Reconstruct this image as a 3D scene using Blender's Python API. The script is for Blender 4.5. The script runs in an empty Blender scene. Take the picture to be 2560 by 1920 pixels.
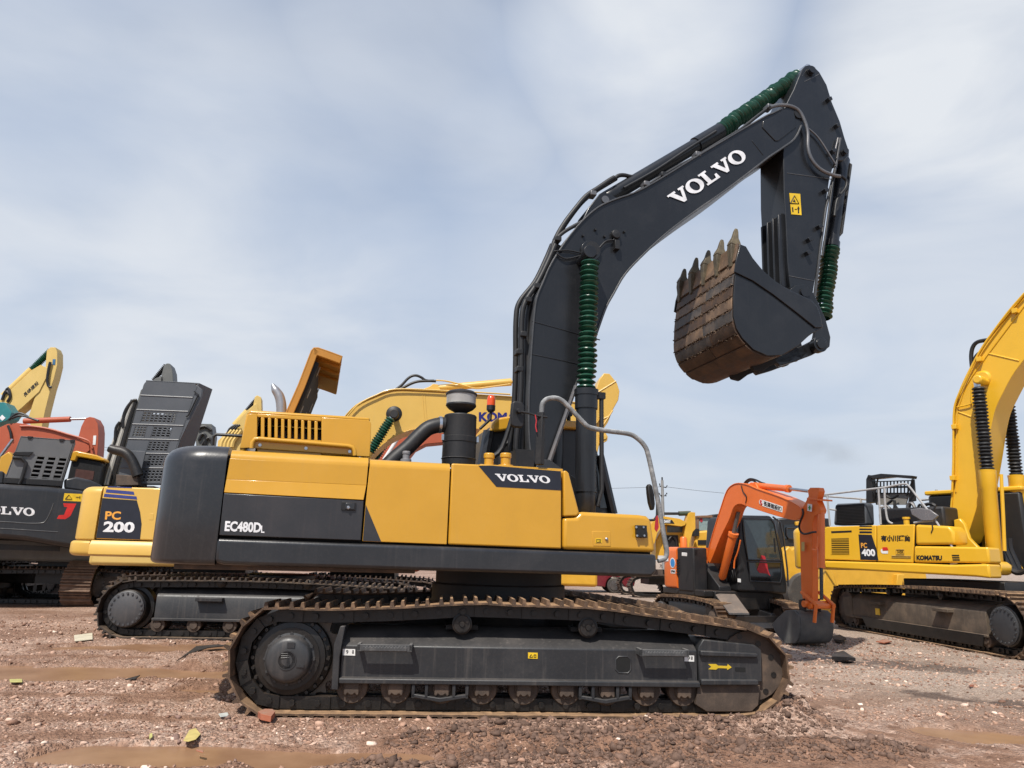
import bpy, bmesh, math, random
import numpy as np
from math import radians as R, sin, cos, tan, hypot, atan2, pi, sqrt
from mathutils import Vector, Matrix
random.seed(7)
C = bpy.context.scene.collection
sc = bpy.context.scene

# ------------------------------------------------------------------ camera, sky, sun, exposure
FPX, EYE, PITCH, ROLL = 1775.0, 1.5, R(13.6), R(1.55)
fwd = Vector((0, cos(PITCH), sin(PITCH)))
up0 = Vector((0, -sin(PITCH), cos(PITCH))); rt0 = Vector((1, 0, 0))
rt = rt0*cos(ROLL) + up0*sin(ROLL); up = up0*cos(ROLL) - rt0*sin(ROLL)
cd = bpy.data.cameras.new('camera'); cam = bpy.data.objects.new('camera', cd); C.objects.link(cam)
cd.sensor_width = 36; cd.lens = FPX/2560*36; cd.clip_start = 0.1; cd.clip_end = 4000
M = Matrix((rt, up, -fwd)).transposed().to_4x4(); M.translation = (0, 0, EYE)
cam.matrix_world = M; sc.camera = cam

SUN_AZ, SUN_EL = R(22), R(54)          # azimuth: left of straight behind the camera
sdir = Vector((-sin(SUN_AZ)*cos(SUN_EL), -cos(SUN_AZ)*cos(SUN_EL), sin(SUN_EL)))
sl = bpy.data.lights.new('sun', 'SUN'); sl.energy = 4.8; sl.angle = R(0.6); sl.color = (1, .95, .87)
so = bpy.data.objects.new('sun', sl); C.objects.link(so); so.location = sdir*60
so.rotation_euler = sdir.to_track_quat('Z', 'Y').to_euler()

w = bpy.data.worlds.new('World'); sc.world = w; w.use_nodes = True
nt = w.node_tree; nt.nodes.clear()
def N(t, typ, **kw):
    n = t.nodes.new(typ)
    for k, v in kw.items():
        if k in n.inputs.keys(): n.inputs[k].default_value = v
        else: setattr(n, k, v)
    return n
def ramp(t, stops, src=None, interp='LINEAR'):
    n = t.nodes.new('ShaderNodeValToRGB'); cr = n.color_ramp; cr.interpolation = interp
    while len(cr.elements) < len(stops): cr.elements.new(.5)
    for e, (p, c) in zip(cr.elements, stops):
        e.position = p; e.color = (c, c, c, 1) if not hasattr(c, '__len__') else (*c[:3], 1)
    if src is not None: t.links.new(src, n.inputs[0])
    return n
out = N(nt, 'ShaderNodeOutputWorld'); bg = N(nt, 'ShaderNodeBackground'); bg.inputs[1].default_value = 1.0
sky = N(nt, 'ShaderNodeTexSky'); sky.sky_type = 'NISHITA'; sky.sun_disc = False
sky.sun_elevation = SUN_EL; sky.sun_rotation = atan2(sdir.x, sdir.y); sky.air_density = 1.0; sky.dust_density = 1.5
SKY = 0.115
sk = N(nt, 'ShaderNodeVectorMath', operation='SCALE'); sk.inputs['Scale'].default_value = SKY
nt.links.new(sky.outputs[0], sk.inputs[0])
tc = N(nt, 'ShaderNodeTexCoord')
sep = N(nt, 'ShaderNodeSeparateXYZ'); nt.links.new(tc.outputs['Generated'], sep.inputs[0])
# cloud layer: project the direction on a flat cloud sheet
zc = N(nt, 'ShaderNodeMath', operation='MAXIMUM'); zc.inputs[1].default_value = .02; nt.links.new(sep.outputs[2], zc.inputs[0])
za = N(nt, 'ShaderNodeMath', operation='ADD'); za.inputs[1].default_value = .22; nt.links.new(zc.outputs[0], za.inputs[0])
dx = N(nt, 'ShaderNodeMath', operation='DIVIDE'); nt.links.new(sep.outputs[0], dx.inputs[0]); nt.links.new(za.outputs[0], dx.inputs[1])
dy = N(nt, 'ShaderNodeMath', operation='DIVIDE'); nt.links.new(sep.outputs[1], dy.inputs[0]); nt.links.new(za.outputs[0], dy.inputs[1])
cv = N(nt, 'ShaderNodeCombineXYZ'); nt.links.new(dx.outputs[0], cv.inputs[0]); nt.links.new(dy.outputs[0], cv.inputs[1])
mp1 = N(nt, 'ShaderNodeMapping'); mp1.inputs['Rotation'].default_value = (0, 0, R(38)); mp1.inputs['Scale'].default_value = (.55, 1.3, 1); mp1.inputs['Location'].default_value = (2.3, .9, 0)
nt.links.new(cv.outputs[0], mp1.inputs[0])
n1 = N(nt, 'ShaderNodeTexNoise', Scale=1.3, Detail=7.0, Roughness=.52, Distortion=.5); nt.links.new(mp1.outputs[0], n1.inputs[0])
mp2 = N(nt, 'ShaderNodeMapping'); mp2.inputs['Location'].default_value = (5.1, 3.3, 0); mp2.inputs['Scale'].default_value = (.8, .9, 1)
nt.links.new(cv.outputs[0], mp2.inputs[0])
n2 = N(nt, 'ShaderNodeTexNoise', Scale=.9, Detail=5.0, Roughness=.5, Distortion=.2); nt.links.new(mp2.outputs[0], n2.inputs[0])
r1 = ramp(nt, [(.34, .16), (.76, .56)], n1.outputs[0], 'EASE')
r2 = ramp(nt, [(.46, 0.), (.70, .75)], n2.outputs[0], 'EASE')
hz = ramp(nt, [(0, .98), (.10, .92), (.32, .60), (.7, .27), (1, .22)], sep.outputs[2])
a1 = N(nt, 'ShaderNodeMath', operation='MAXIMUM'); nt.links.new(r1.outputs[0], a1.inputs[0]); nt.links.new(r2.outputs[0], a1.inputs[1])
# screen-combine veil and cloud
inv1 = N(nt, 'ShaderNodeMath', operation='SUBTRACT'); inv1.inputs[0].default_value = 1; nt.links.new(a1.outputs[0], inv1.inputs[1])
inv2 = N(nt, 'ShaderNodeMath', operation='SUBTRACT'); inv2.inputs[0].default_value = 1; nt.links.new(hz.outputs[0], inv2.inputs[1])
mu = N(nt, 'ShaderNodeMath', operation='MULTIPLY'); nt.links.new(inv1.outputs[0], mu.inputs[0]); nt.links.new(inv2.outputs[0], mu.inputs[1])
inv3 = N(nt, 'ShaderNodeMath', operation='SUBTRACT'); inv3.inputs[0].default_value = 1; nt.links.new(mu.outputs[0], inv3.inputs[1])
ccol = ramp(nt, [(0, (.57, .65, .745)), (.25, (.53, .63, .79)), (.6, (.46, .575, .785)), (1, (.48, .59, .81))], sep.outputs[2])
mx = N(nt, 'ShaderNodeMix', data_type='RGBA'); nt.links.new(inv3.outputs[0], mx.inputs[0])
nt.links.new(sk.outputs[0], mx.inputs[6]); nt.links.new(ccol.outputs[0], mx.inputs[7])
# brighter bodies of cloud: soft banks in a few parts of the sky, broken up by the noise
def ray(px, py): return fwd + rt*((px-1280)/FPX) + up*((960-py)/FPX)
n3 = N(nt, 'ShaderNodeTexNoise', Scale=2.2, Detail=6.0, Roughness=.5, Distortion=.35); nt.links.new(mp2.outputs[0], n3.inputs[0])
r3 = ramp(nt, [(.24, .28), (.72, 1.)], n3.outputs[0], 'EASE')
nrm = N(nt, 'ShaderNodeVectorMath', operation='NORMALIZE'); nt.links.new(tc.outputs['Generated'], nrm.inputs[0])
last = None
for cx_, cy_, rad, amt in ((1600, 60, 13, 1.2), (1650, 300, 11, .8), (2440, 150, 14, 1.5), (1000, 150, 14, .6), (1200, 340, 9, .6), (250, 800, 34, .9), (2350, 600, 26, .7), (1500, 900, 26, .5), (150, 60, 14, .3)):
    dt = N(nt, 'ShaderNodeVectorMath', operation='DOT_PRODUCT'); nt.links.new(nrm.outputs[0], dt.inputs[0]); dt.inputs[1].default_value = ray(cx_, cy_).normalized()
    mr = N(nt, 'ShaderNodeMapRange', interpolation_type='SMOOTHSTEP'); mr.inputs[1].default_value = cos(R(rad)); mr.inputs[2].default_value = 1.0; mr.inputs[4].default_value = amt; nt.links.new(dt.outputs['Value'], mr.inputs[0])
    if last is None: last = mr.outputs[0]
    else:
        m_ = N(nt, 'ShaderNodeMath', operation='MAXIMUM'); nt.links.new(last, m_.inputs[0]); nt.links.new(mr.outputs[0], m_.inputs[1]); last = m_.outputs[0]
mk = N(nt, 'ShaderNodeMath', operation='MULTIPLY', use_clamp=True); nt.links.new(last, mk.inputs[0]); nt.links.new(r3.outputs[0], mk.inputs[1])
mb = N(nt, 'ShaderNodeMix', data_type='RGBA'); nt.links.new(mk.outputs[0], mb.inputs[0]); nt.links.new(mx.outputs[2], mb.inputs[6]); mb.inputs[7].default_value = (.78, .815, .865, 1)
nt.links.new(mb.outputs[2], bg.inputs[0]); nt.links.new(bg.outputs[0], out.inputs[0])
sc.view_settings.view_transform = 'Standard'; sc.view_settings.look = 'None'; sc.view_settings.exposure = 0; sc.view_settings.gamma = 1
sc.cycles.max_bounces = 6; sc.cycles.diffuse_bounces = 3; sc.cycles.glossy_bounces = 3; sc.cycles.transparent_max_bounces = 8

# ------------------------------------------------------------------ from photo pixels to the place
def ground(px, py, z=0.0):
    d = ray(px, py); t = (z-EYE)/d.z
    return Vector((d.x*t, d.y*t, z))
class Frame:                                    # a machine's own axes: x forward, y to its left, z up
    def __init__(s, o, yaw):
        s.o = Vector((o[0], o[1], 0)); s.yaw = yaw
        s.ex = Vector((cos(yaw), sin(yaw), 0)); s.ey = Vector((-sin(yaw), cos(yaw), 0))
    def loc(s, p): d = p - s.o; return Vector((d.dot(s.ex), d.dot(s.ey), p.z))
    def L(s, px, py, v):                        # point of the plane y = v seen at a pixel
        d = ray(px, py); t = (v + s.o.dot(s.ey))/d.dot(s.ey)
        return s.loc(Vector((0, 0, EYE)) + d*t)
    def X(s, px, py, x):                        # point of the plane x = const seen at a pixel
        d = ray(px, py); t = (x + s.o.dot(s.ex))/d.dot(s.ex)
        return s.loc(Vector((0, 0, EYE)) + d*t)
    def P(s, px, py, v): p = s.L(px, py, v); return (p.x, p.z)
    def poly(s, pts, v): return [s.P(a, b, v) for a, b in pts]
    def path(s, pts, v): return [s.L(a, b, v) for a, b in pts]
    def m(s, px, py, v):                        # metres per photo pixel there
        p = s.L(px, py, v); wp = s.o + s.ex*p.x + s.ey*p.y + Vector((0, 0, p.z-EYE)); return wp.dot(fwd)/FPX
def catmull(pts, n=6, closed=False):
    P = [Vector(p) for p in pts]; out = []; k = len(P)
    rng = range(k if closed else k-1)
    for i in rng:
        if closed: a, b, c, d = P[i-1], P[i], P[(i+1) % k], P[(i+2) % k]
        else: a, b, c, d = P[max(i-1, 0)], P[i], P[i+1], P[min(i+2, k-1)]
        for j in range(n):
            t = j/n
            out.append(.5*((2*b) + (c-a)*t + (2*a-5*b+4*c-d)*t*t + (3*b-a-3*c+d)*t**3))
    if not closed: out.append(P[-1])
    return out

# ------------------------------------------------------------------ mesh collecting
SPLIT = {'weld_plate', 'weld_seam', 'pipe_clamp', 'hood_stiffener', 'cable', 'cab_pillar', 'sticker_mark', 'clip', 'clamp_bolt', 'rim_spoke', 'engine_strut', 'lower_insulator', 'cylinder_bracket', 'bucket_ear', 'bucket_lug', 'boom_foot_bracket', 'grille_slat', 'louvre', 'side_slot'}
class MB:
    def __init__(s, fr=None): s.v = []; s.f = []; s.fr = fr
    def add(s, vs, fs):
        k = len(s.v); s.v += [Vector(p) for p in vs]; s.f += [[i+k for i in f] for f in fs]; return s
    def prism(s, poly, y0, y1):                 # outline in x,z, extruded along y
        n = len(poly); vs = [(p[0], y0, p[1]) for p in poly] + [(p[0], y1, p[1]) for p in poly]
        return s.add(vs, [list(range(n)), list(range(2*n-1, n-1, -1))] + [[i, (i+1) % n, n+(i+1) % n, n+i] for i in range(n)])
    def prismx(s, poly, x0, x1):                # outline in y,z
        n = len(poly); vs = [(x0, p[0], p[1]) for p in poly] + [(x1, p[0], p[1]) for p in poly]
        return s.add(vs, [list(range(n)), list(range(2*n-1, n-1, -1))] + [[i, (i+1) % n, n+(i+1) % n, n+i] for i in range(n)])
    def slab(s, pts, off):                      # polygon of 3-D points given a thickness vector
        n = len(pts); off = Vector(off); vs = [Vector(p) for p in pts] + [Vector(p)+off for p in pts]
        return s.add(vs, [list(range(n)), list(range(2*n-1, n-1, -1))] + [[i, (i+1) % n, n+(i+1) % n, n+i] for i in range(n)])
    def box(s, x0, x1, y0, y1, z0, z1): return s.prism([(x0, z0), (x1, z0), (x1, z1), (x0, z1)], y0, y1)
    def strip(s, line, t, y0, y1, closed=False):        # a bent plate following an x,z line, thickness t to its left
        P = [Vector((p[0], p[1])) for p in line]; n = len(P); Q = []
        for i in range(n):
            a = P[i-1] if (i or closed) else P[i]; b = P[(i+1) % n] if (i < n-1 or closed) else P[i]
            d = (b-a).normalized(); Q.append(P[i] + Vector((-d.y, d.x))*t)
        vs = []
        for i in range(n): vs += [(P[i].x, y0, P[i].y), (P[i].x, y1, P[i].y), (Q[i].x, y1, Q[i].y), (Q[i].x, y0, Q[i].y)]
        fs = []
        for i in range(n if closed else n-1):
            a = 4*i; b = 4*((i+1) % n)
            fs += [[a, b, b+1, a+1], [a+1, b+1, b+2, a+2], [a+2, b+2, b+3, a+3], [a+3, b+3, b, a]]
        if not closed: fs += [[0, 1, 2, 3], [4*n-1, 4*n-2, 4*n-3, 4*n-4]]
        return s.add(vs, fs)
    def tube(s, pts, r, seg=10, sm=0, cap=True):
        P = [Vector(p) for p in pts]
        if sm: P = catmull(P, sm)
        n = len(P); rr = r if hasattr(r, '__len__') else [r]*n
        if len(rr) != n: rr = list(np.interp(np.linspace(0, 1, n), np.linspace(0, 1, len(rr)), rr))
        prev = None; vs = []; fs = []
        for i in range(n):
            t = (P[min(i+1, n-1)] - P[max(i-1, 0)]).normalized()
            if prev is None:
                a = Vector((0, 0, 1)) if abs(t.z) < .9 else Vector((1, 0, 0)); u = t.cross(a).normalized()
            else:
                u = prev - t*prev.dot(t); u = u.normalized() if u.length > 1e-6 else t.orthogonal().normalized()
            prev = u; b = t.cross(u)
            vs += [P[i] + (u*cos(2*pi*k/seg) + b*sin(2*pi*k/seg))*rr[i] for k in range(seg)]
        for i in range(n-1):
            for k in range(seg): fs.append([i*seg+k, i*seg+(k+1) % seg, (i+1)*seg+(k+1) % seg, (i+1)*seg+k])
        if cap: fs += [list(range(seg))[::-1], [(n-1)*seg+k for k in range(seg)]]
        return s.add(vs, fs)
    def lathe(s, a, axis, prof, seg=24):        # prof: (distance along axis, radius)
        a = Vector(a); t = Vector(axis).normalized(); u = t.orthogonal().normalized(); b = t.cross(u)
        vs = []; fs = []; n = len(prof)
        for d, r in prof: vs += [a + t*d + (u*cos(2*pi*k/seg)+b*sin(2*pi*k/seg))*max(r, 1e-4) for k in range(seg)]
        for i in range(n-1):
            for k in range(seg): fs.append([i*seg+k, i*seg+(k+1) % seg, (i+1)*seg+(k+1) % seg, (i+1)*seg+k])
        fs += [list(range(seg))[::-1], [(n-1)*seg+k for k in range(seg)]]
        return s.add(vs, fs)
    def cyl(s, a, b, r, seg=20): a = Vector(a); b = Vector(b); return s.lathe(a, b-a, [(0, r), ((b-a).length, r)], seg)
    def bellows(s, a, b, r0, r1, n, seg=20, bend=0, rng=None):
        a = Vector(a); b = Vector(b); L = (b-a).length; t = (b-a)/L; prof = []; rng = rng or random.Random(3)
        u = t.orthogonal().normalized(); w_ = t.cross(u); vs = []; fs = []; k = 0
        for i in range(n):
            for d, r in ((0, r0), (.42, r1), (.58, r1)):
                prof.append(((i+d)/n*L, r*(1+rng.uniform(-.04, .04))))
        prof.append((L, r0))
        jx = [rng.uniform(-1, 1) for _ in range(n+2)]; jy = [rng.uniform(-1, 1) for _ in range(n+2)]
        for d, r in prof:
            q = d/L*n; i = int(q); fq = q-i; j = bend*r1
            off = u*(jx[i]*(1-fq)+jx[min(i+1, n+1)]*fq)*j + w_*(jy[i]*(1-fq)+jy[min(i+1, n+1)]*fq)*j
            tilt = [rng.uniform(-.03, .03) for _ in range(2)]
            vs += [a + t*d + off + (u*cos(2*pi*k/seg)+w_*sin(2*pi*k/seg))*r + t*r*(.12*bend*sin(2*pi*k/seg+i)) for k in range(seg)]
        m_ = len(prof)
        for i in range(m_-1):
            for k in range(seg): fs.append([i*seg+k, i*seg+(k+1) % seg, (i+1)*seg+(k+1) % seg, (i+1)*seg+k])
        return s.add(vs, fs)
    def islands(s):                             # the separate pieces collected so far
        par = list(range(len(s.v)))
        def find(i):
            while par[i] != i: par[i] = par[par[i]]; i = par[i]
            return i
        for f in s.f:
            for j in f[1:]: par[find(j)] = find(f[0])
        grp = {}
        for f in s.f: grp.setdefault(find(f[0]), []).append(f)
        res = []
        for fs in grp.values():
            m = MB(s.fr); mp = {}
            for f in fs:
                for i in f:
                    if i not in mp: mp[i] = len(m.v); m.v.append(s.v[i])
                m.f.append([mp[i] for i in f])
            res.append(m)
        return res
    def build(s, name, mat, parent=None, bevel=0, seg=2, sharp=38, label=None):
        if name in SPLIT:
            o = None
            for m in s.islands(): o = m._build(name, mat, parent, bevel, seg, sharp, label)
            return o
        return s._build(name, mat, parent, bevel, seg, sharp, label)
    def _build(s, name, mat, parent=None, bevel=0, seg=2, sharp=38, label=None):
        me = bpy.data.meshes.new(name)
        yaw = s.fr.yaw if s.fr else 0
        base = parent
        while base is not None and base.parent is not None: base = base.parent
        org = Vector(base.location) if base is not None else Vector((0, 0, 0))
        c_, s_ = cos(yaw), sin(yaw); o = s.fr.o if s.fr else Vector((0, 0, 0))
        vs = [(c_*p.x - s_*p.y + o.x - org.x, s_*p.x + c_*p.y + o.y - org.y, p.z - org.z) for p in s.v]
        me.from_pydata(vs, [], s.f)
        bm = bmesh.new(); bm.from_mesh(me); bmesh.ops.recalc_face_normals(bm, faces=bm.faces); bm.to_mesh(me); bm.free()
        me.polygons.foreach_set('use_smooth', [True]*len(me.polygons)); me.set_sharp_from_angle(angle=R(sharp))
        me.materials.append(mat)
        ob = bpy.data.objects.new(name, me); C.objects.link(ob)
        if parent is not None: ob.parent = parent
        if bevel:
            b = ob.modifiers.new('bevel', 'BEVEL'); b.width = bevel; b.segments = seg; b.limit_method = 'ANGLE'; b.angle_limit = R(40)
        if label: ob['label'] = label
        return ob
def tag(o, label=None, cat=None, group=None, kind=None):
    if label: o['label'] = label
    if cat: o['category'] = cat
    if group: o['group'] = group
    if kind: o['kind'] = kind
    return o
def thing(name, loc, label, cat, group=None):
    o = bpy.data.objects.new(name, None); C.objects.link(o); o.location = (loc[0], loc[1], 0); o.empty_display_size = .3
    return tag(o, label, cat, group)

# ------------------------------------------------------------------ lettering
_tx = {}
def text_mesh(body, bold=.0, shear=0.0):
    key = (body, bold, shear)
    if key in _tx: return _tx[key]
    cu = bpy.data.curves.new('lettering', 'FONT'); cu.body = body; cu.size = 1; cu.offset = bold; cu.shear = shear; cu.resolution_u = 3
    ob = bpy.data.objects.new('lettering', cu); C.objects.link(ob)
    me = bpy.data.meshes.new_from_object(ob.evaluated_get(bpy.context.evaluated_depsgraph_get()))
    vs = [(v.co.x, v.co.y) for v in me.vertices]; fs = [list(p.vertices) for p in me.polygons]
    bpy.data.objects.remove(ob); bpy.data.curves.remove(cu); bpy.data.meshes.remove(me)
    x0 = min(p[0] for p in vs); x1 = max(p[0] for p in vs); y0 = min(p[1] for p in vs); y1 = max(p[1] for p in vs)
    vs = [((a-x0)/(x1-x0), (b-y0)/(y1-y0)) for a, b in vs]
    _tx[key] = (vs, fs); return vs, fs
def slab_letters(word):                          # heavy slab-serif capitals V, O, L
    vs = []; fs = []; x = 0
    def poly(p):
        k = len(vs); vs.extend(p); fs.append(list(range(k, k+len(p))))
    for ch in word:
        if ch == 'V':
            poly([(x, 1), (x, .86), (x+.10, .86), (x+.44, 0), (x+.62, 0), (x+.78, .4), (x+.64, .50), (x+.57, .30), (x+.38, .86), (x+.48, .86), (x+.48, 1)])
            poly([(x+.64, .50), (x+.78, .4), (x+.95, .86), (x+1.04, .86), (x+1.04, 1), (x+.68, 1), (x+.68, .86), (x+.78, .86)]); x += 1.0
        elif ch == 'O':
            n = 28; k = len(vs)
            for i in range(n):
                t = 2*pi*i/n; vs.append((x+.5+.5*cos(t), .5+.53*sin(t)))
            for i in range(n):
                t = 2*pi*i/n; vs.append((x+.5+.235*cos(t), .5+.38*sin(t)))
            for i in range(n): fs.append([k+i, k+(i+1) % n, k+n+(i+1) % n, k+n+i])
            x += 1.04
        elif ch == 'L':
            poly([(x, 1), (x, .86), (x+.12, .86), (x+.12, .14), (x, .14), (x, 0), (x+.36, 0), (x+.36, .14), (x+.36, .86), (x+.50, .86), (x+.50, 1)])
            poly([(x+.36, 0), (x+.86, 0), (x+.86, .40), (x+.73, .40), (x+.66, .14), (x+.36, .14)]); x += .88
    X1 = max(p[0] for p in vs)
    return [(a/X1, b) for a, b in vs], fs
def letters(mb, data, bl, br, tl, proud, thick=.004):
    """lay flat lettering on the plane through three points; proud = vector off the surface"""
    vs, fs = data; bl = Vector(bl); ex = Vector(br)-bl; ey = Vector(tl)-bl; pr = Vector(proud)
    mb.add([bl + ex*a + ey*b + pr for a, b in vs], fs); return mb

# ------------------------------------------------------------------ materials
MATS = {}
def paint(name, col, rough=.4, dust=(.30, .22, .16), amt=.25, coat=0.0, metal=0.0, streak=.15, scale=1.0, spec=.5, bump=.02, var=.12, each=0):
    if name in MATS: return MATS[name]
    m = bpy.data.materials.new(name); m.use_nodes = True; t = m.node_tree; t.nodes.clear()
    o = N(t, 'ShaderNodeOutputMaterial'); b = N(t, 'ShaderNodeBsdfPrincipled'); t.links.new(b.outputs[0], o.inputs[0])
    tc = N(t, 'ShaderNodeTexCoord'); ge = N(t, 'ShaderNodeNewGeometry')
    n1 = N(t, 'ShaderNodeTexNoise', Scale=2.2*scale, Detail=6.0, Roughness=.62); t.links.new(tc.outputs['Object'], n1.inputs[0])
    mp = N(t, 'ShaderNodeMapping'); mp.inputs['Scale'].default_value = (22*scale, 22*scale, .9*scale); t.links.new(tc.outputs['Object'], mp.inputs[0])
    n2 = N(t, 'ShaderNodeTexNoise', Scale=1.0, Detail=3.0, Roughness=.6); t.links.new(mp.outputs[0], n2.inputs[0])
    n3 = N(t, 'ShaderNodeTexNoise', Scale=38*scale, Detail=3.0, Roughness=.7); t.links.new(tc.outputs['Object'], n3.inputs[0])
    # base colour slow variation
    cr = ramp(t, [(.3, tuple(c*(1-var) for c in col)), (.7, tuple(min(1, c*(1+var)) for c in col))], n1.outputs[0])
    if each:                                    # every copy a little different
        oi = N(t, 'ShaderNodeObjectInfo'); er = ramp(t, [(0, 1-each), (1, 1+each*.6)], oi.outputs['Random']); em_ = N(t, 'ShaderNodeMix', data_type='RGBA', blend_type='MULTIPLY'); em_.inputs[0].default_value = 1
        t.links.new(cr.outputs[0], em_.inputs[6]); t.links.new(er.outputs[0], em_.inputs[7]); base_out = em_.outputs[2]
    else: base_out = cr.outputs[0]
    # dust: lies on upward faces, plus drip streaks and patches
    sx = N(t, 'ShaderNodeSeparateXYZ'); t.links.new(ge.outputs['Normal'], sx.inputs[0])
    upm = ramp(t, [(.55, 0.), (.95, min(1, amt*2.2))], sx.outputs[2])
    pm = ramp(t, [(.5, 0.), (.75, amt)], n1.outputs[0])
    st = ramp(t, [(.56, 0.), (.78, streak)], n2.outputs[0])
    s3 = ramp(t, [(.5, 0.), (.72, amt*.6)], n3.outputs[0])
    mx1 = N(t, 'ShaderNodeMath', operation='ADD'); t.links.new(pm.outputs[0], mx1.inputs[0]); t.links.new(st.outputs[0], mx1.inputs[1])
    mx2 = N(t, 'ShaderNodeMath', operation='ADD'); t.links.new(mx1.outputs[0], mx2.inputs[0]); t.links.new(s3.outputs[0], mx2.inputs[1])
    mu = N(t, 'ShaderNodeMath', operation='MULTIPLY'); t.links.new(upm.outputs[0], mu.inputs[0])
    rr = ramp(t, [(.3, .35), (.65, 1.)], n1.outputs[0]); t.links.new(rr.outputs[0], mu.inputs[1])
    mx3 = N(t, 'ShaderNodeMath', operation='ADD', use_clamp=True); t.links.new(mx2.outputs[0], mx3.inputs[0]); t.links.new(mu.outputs[0], mx3.inputs[1])
    mc = N(t, 'ShaderNodeMix', data_type='RGBA'); t.links.new(mx3.outputs[0], mc.inputs[0]); t.links.new(base_out, mc.inputs[6]); mc.inputs[7].default_value = (*dust, 1)
    t.links.new(mc.outputs[2], b.inputs['Base Color'])
    ro = N(t, 'ShaderNodeMapRange'); ro.inputs[3].default_value = rough; ro.inputs[4].default_value = min(1, rough+.45); t.links.new(mx3.outputs[0], ro.inputs[0])
    t.links.new(ro.outputs[0], b.inputs['Roughness'])
    b.inputs['Metallic'].default_value = metal; b.inputs['Specular IOR Level'].default_value = spec
    b.inputs['Coat Weight'].default_value = coat; b.inputs['Coat Roughness'].default_value = .12
    if bump:
        bu = N(t, 'ShaderNodeBump'); bu.inputs['Strength'].default_value = min(1, bump*8); bu.inputs['Distance'].default_value = .004
        t.links.new(n3.outputs[0], bu.inputs['Height']); t.links.new(bu.outputs[0], b.inputs['Normal'])
    MATS[name] = m; return m
def plain(name, col, rough=.5, metal=0, emit=0, alpha=1, trans=0, spec=.5):
    if name in MATS: return MATS[name]
    m = bpy.data.materials.new(name); m.use_nodes = True; b = m.node_tree.nodes['Principled BSDF']; t = m.node_tree
    tc = N(t, 'ShaderNodeTexCoord'); n = N(t, 'ShaderNodeTexNoise', Scale=9.0, Detail=3.0); t.links.new(tc.outputs['Object'], n.inputs[0])
    cr = ramp(t, [(.3, tuple(c*.82 for c in col)), (.7, tuple(min(1, c*1.1) for c in col))], n.outputs[0]); t.links.new(cr.outputs[0], b.inputs['Base Color'])
    b.inputs['Roughness'].default_value = rough; b.inputs['Metallic'].default_value = metal; b.inputs['Specular IOR Level'].default_value = spec
    b.inputs['Alpha'].default_value = alpha; b.inputs['Transmission Weight'].default_value = trans
    MATS[name] = m; return m
YEL = paint('yellow_paint', (.60, .308, .020), .30, amt=.10, coat=.4, streak=.10, dust=(.45, .28, .10), var=.05)
CHA = paint('charcoal_paint', (.0165, .0172, .0195), .30, amt=.12, coat=.35, streak=.14, dust=(.12, .105, .095), var=.15)
BOOM = paint('boom_paint', (.0145, .0155, .018), .30, amt=.07, coat=.12, spec=.4, streak=.05, dust=(.09, .085, .08), var=.12)
FRM = paint('frame_paint', (.023, .024, .0265), .44, amt=.16, coat=.0, streak=.36, dust=(.13, .11, .095), var=.2)
BLK = paint('black_rubber', (.010, .010, .011), .5, amt=.18, streak=.1, dust=(.08, .065, .055), var=.2)
GRS = paint('greasy_black_steel', (.0085, .008, .0075), .40, amt=.24, streak=.15, dust=(.075, .05, .035), scale=2, bump=.06, var=.3)
SHOE = paint('muddy_track_shoe', (.095, .056, .034), .72, amt=.46, streak=.2, dust=(.42, .255, .135), scale=3, bump=.1, var=.45, each=.4)
MUDDY = paint('muddy_roller', (.07, .05, .038), .7, amt=.4, streak=.1, dust=(.20, .13, .085), scale=3, bump=.08, var=.3)
STEEL = paint('worn_steel', (.16, .16, .165), .42, amt=.3, metal=.6, streak=.2, dust=(.25, .2, .16), scale=2)
ALU = plain('bright_steel', (.55, .56, .58), .28, 1)
GRN = paint('green_bellows', (.007, .058, .032), .30, amt=.10, streak=.05, dust=(.10, .14, .11), var=.25, scale=2)
BLKB = paint('black_bellows', (.012, .012, .013), .45, amt=.12, streak=.05, dust=(.12, .12, .12), var=.2, scale=2)
WHITE = plain('white_lettering', (.80, .80, .81), .45)
FOAM = paint('foam_wrap', (.17, .175, .18), .7, amt=.6, streak=.2, dust=(.48, .48, .47), scale=5, bump=.08, var=.3)
RUST = paint('rusty_bucket_steel', (.045, .028, .020), .55, amt=.4, streak=.3, dust=(.17, .075, .03), scale=1.7, bump=.1, var=.55)
TOOTH = paint('muddy_tooth', (.09, .072, .045), .6, amt=.5, streak=.2, dust=(.22, .17, .09), scale=3, bump=.08, var=.4)
DARK = plain('dark_inside', (.006, .006, .006), .8)
GLS = plain('dark_glass', (.010, .012, .014), .06, spec=.8)
LABY = plain('warning_yellow', (.80, .52, .02), .4)
LABW = plain('white_label', (.78, .78, .76), .5)
INK = plain('black_ink', (.010, .010, .012), .5)
# ================================================================== the big excavator in front
G0 = ground(1270, 1797)
TY, UY = R(5), R(15)
O1 = (G0.x - 1.67*sin(TY), G0.y + 1.67*cos(TY))
T = Frame(O1, TY); U = Frame(O1, UY)
EX = thing('crawler_excavator', O1, 'large yellow and charcoal crawler excavator in the foreground, bucket raised on a dark boom', 'excavator')
def px(fr, v, pts): return fr.poly(pts, v)

# ---- undercarriage -------------------------------------------------
def loop_len(P): return sum((P[i]-P[i-1]).length for i in range(len(P)))
def resample(P, n):
    P = [Vector(p) for p in P]; k = len(P); seg = [(P[(i+1) % k]-P[i]).length for i in range(k)]; L = sum(seg); res = []
    i = 0; acc = 0
    for j in range(n):
        d = L*j/n
        while acc+seg[i] < d: acc += seg[i]; i += 1
        t = (d-acc)/seg[i]; a = P[i]; b = P[(i+1) % k]; res.append((a+(b-a)*t, (b-a).normalized()))
    return res, L
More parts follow.
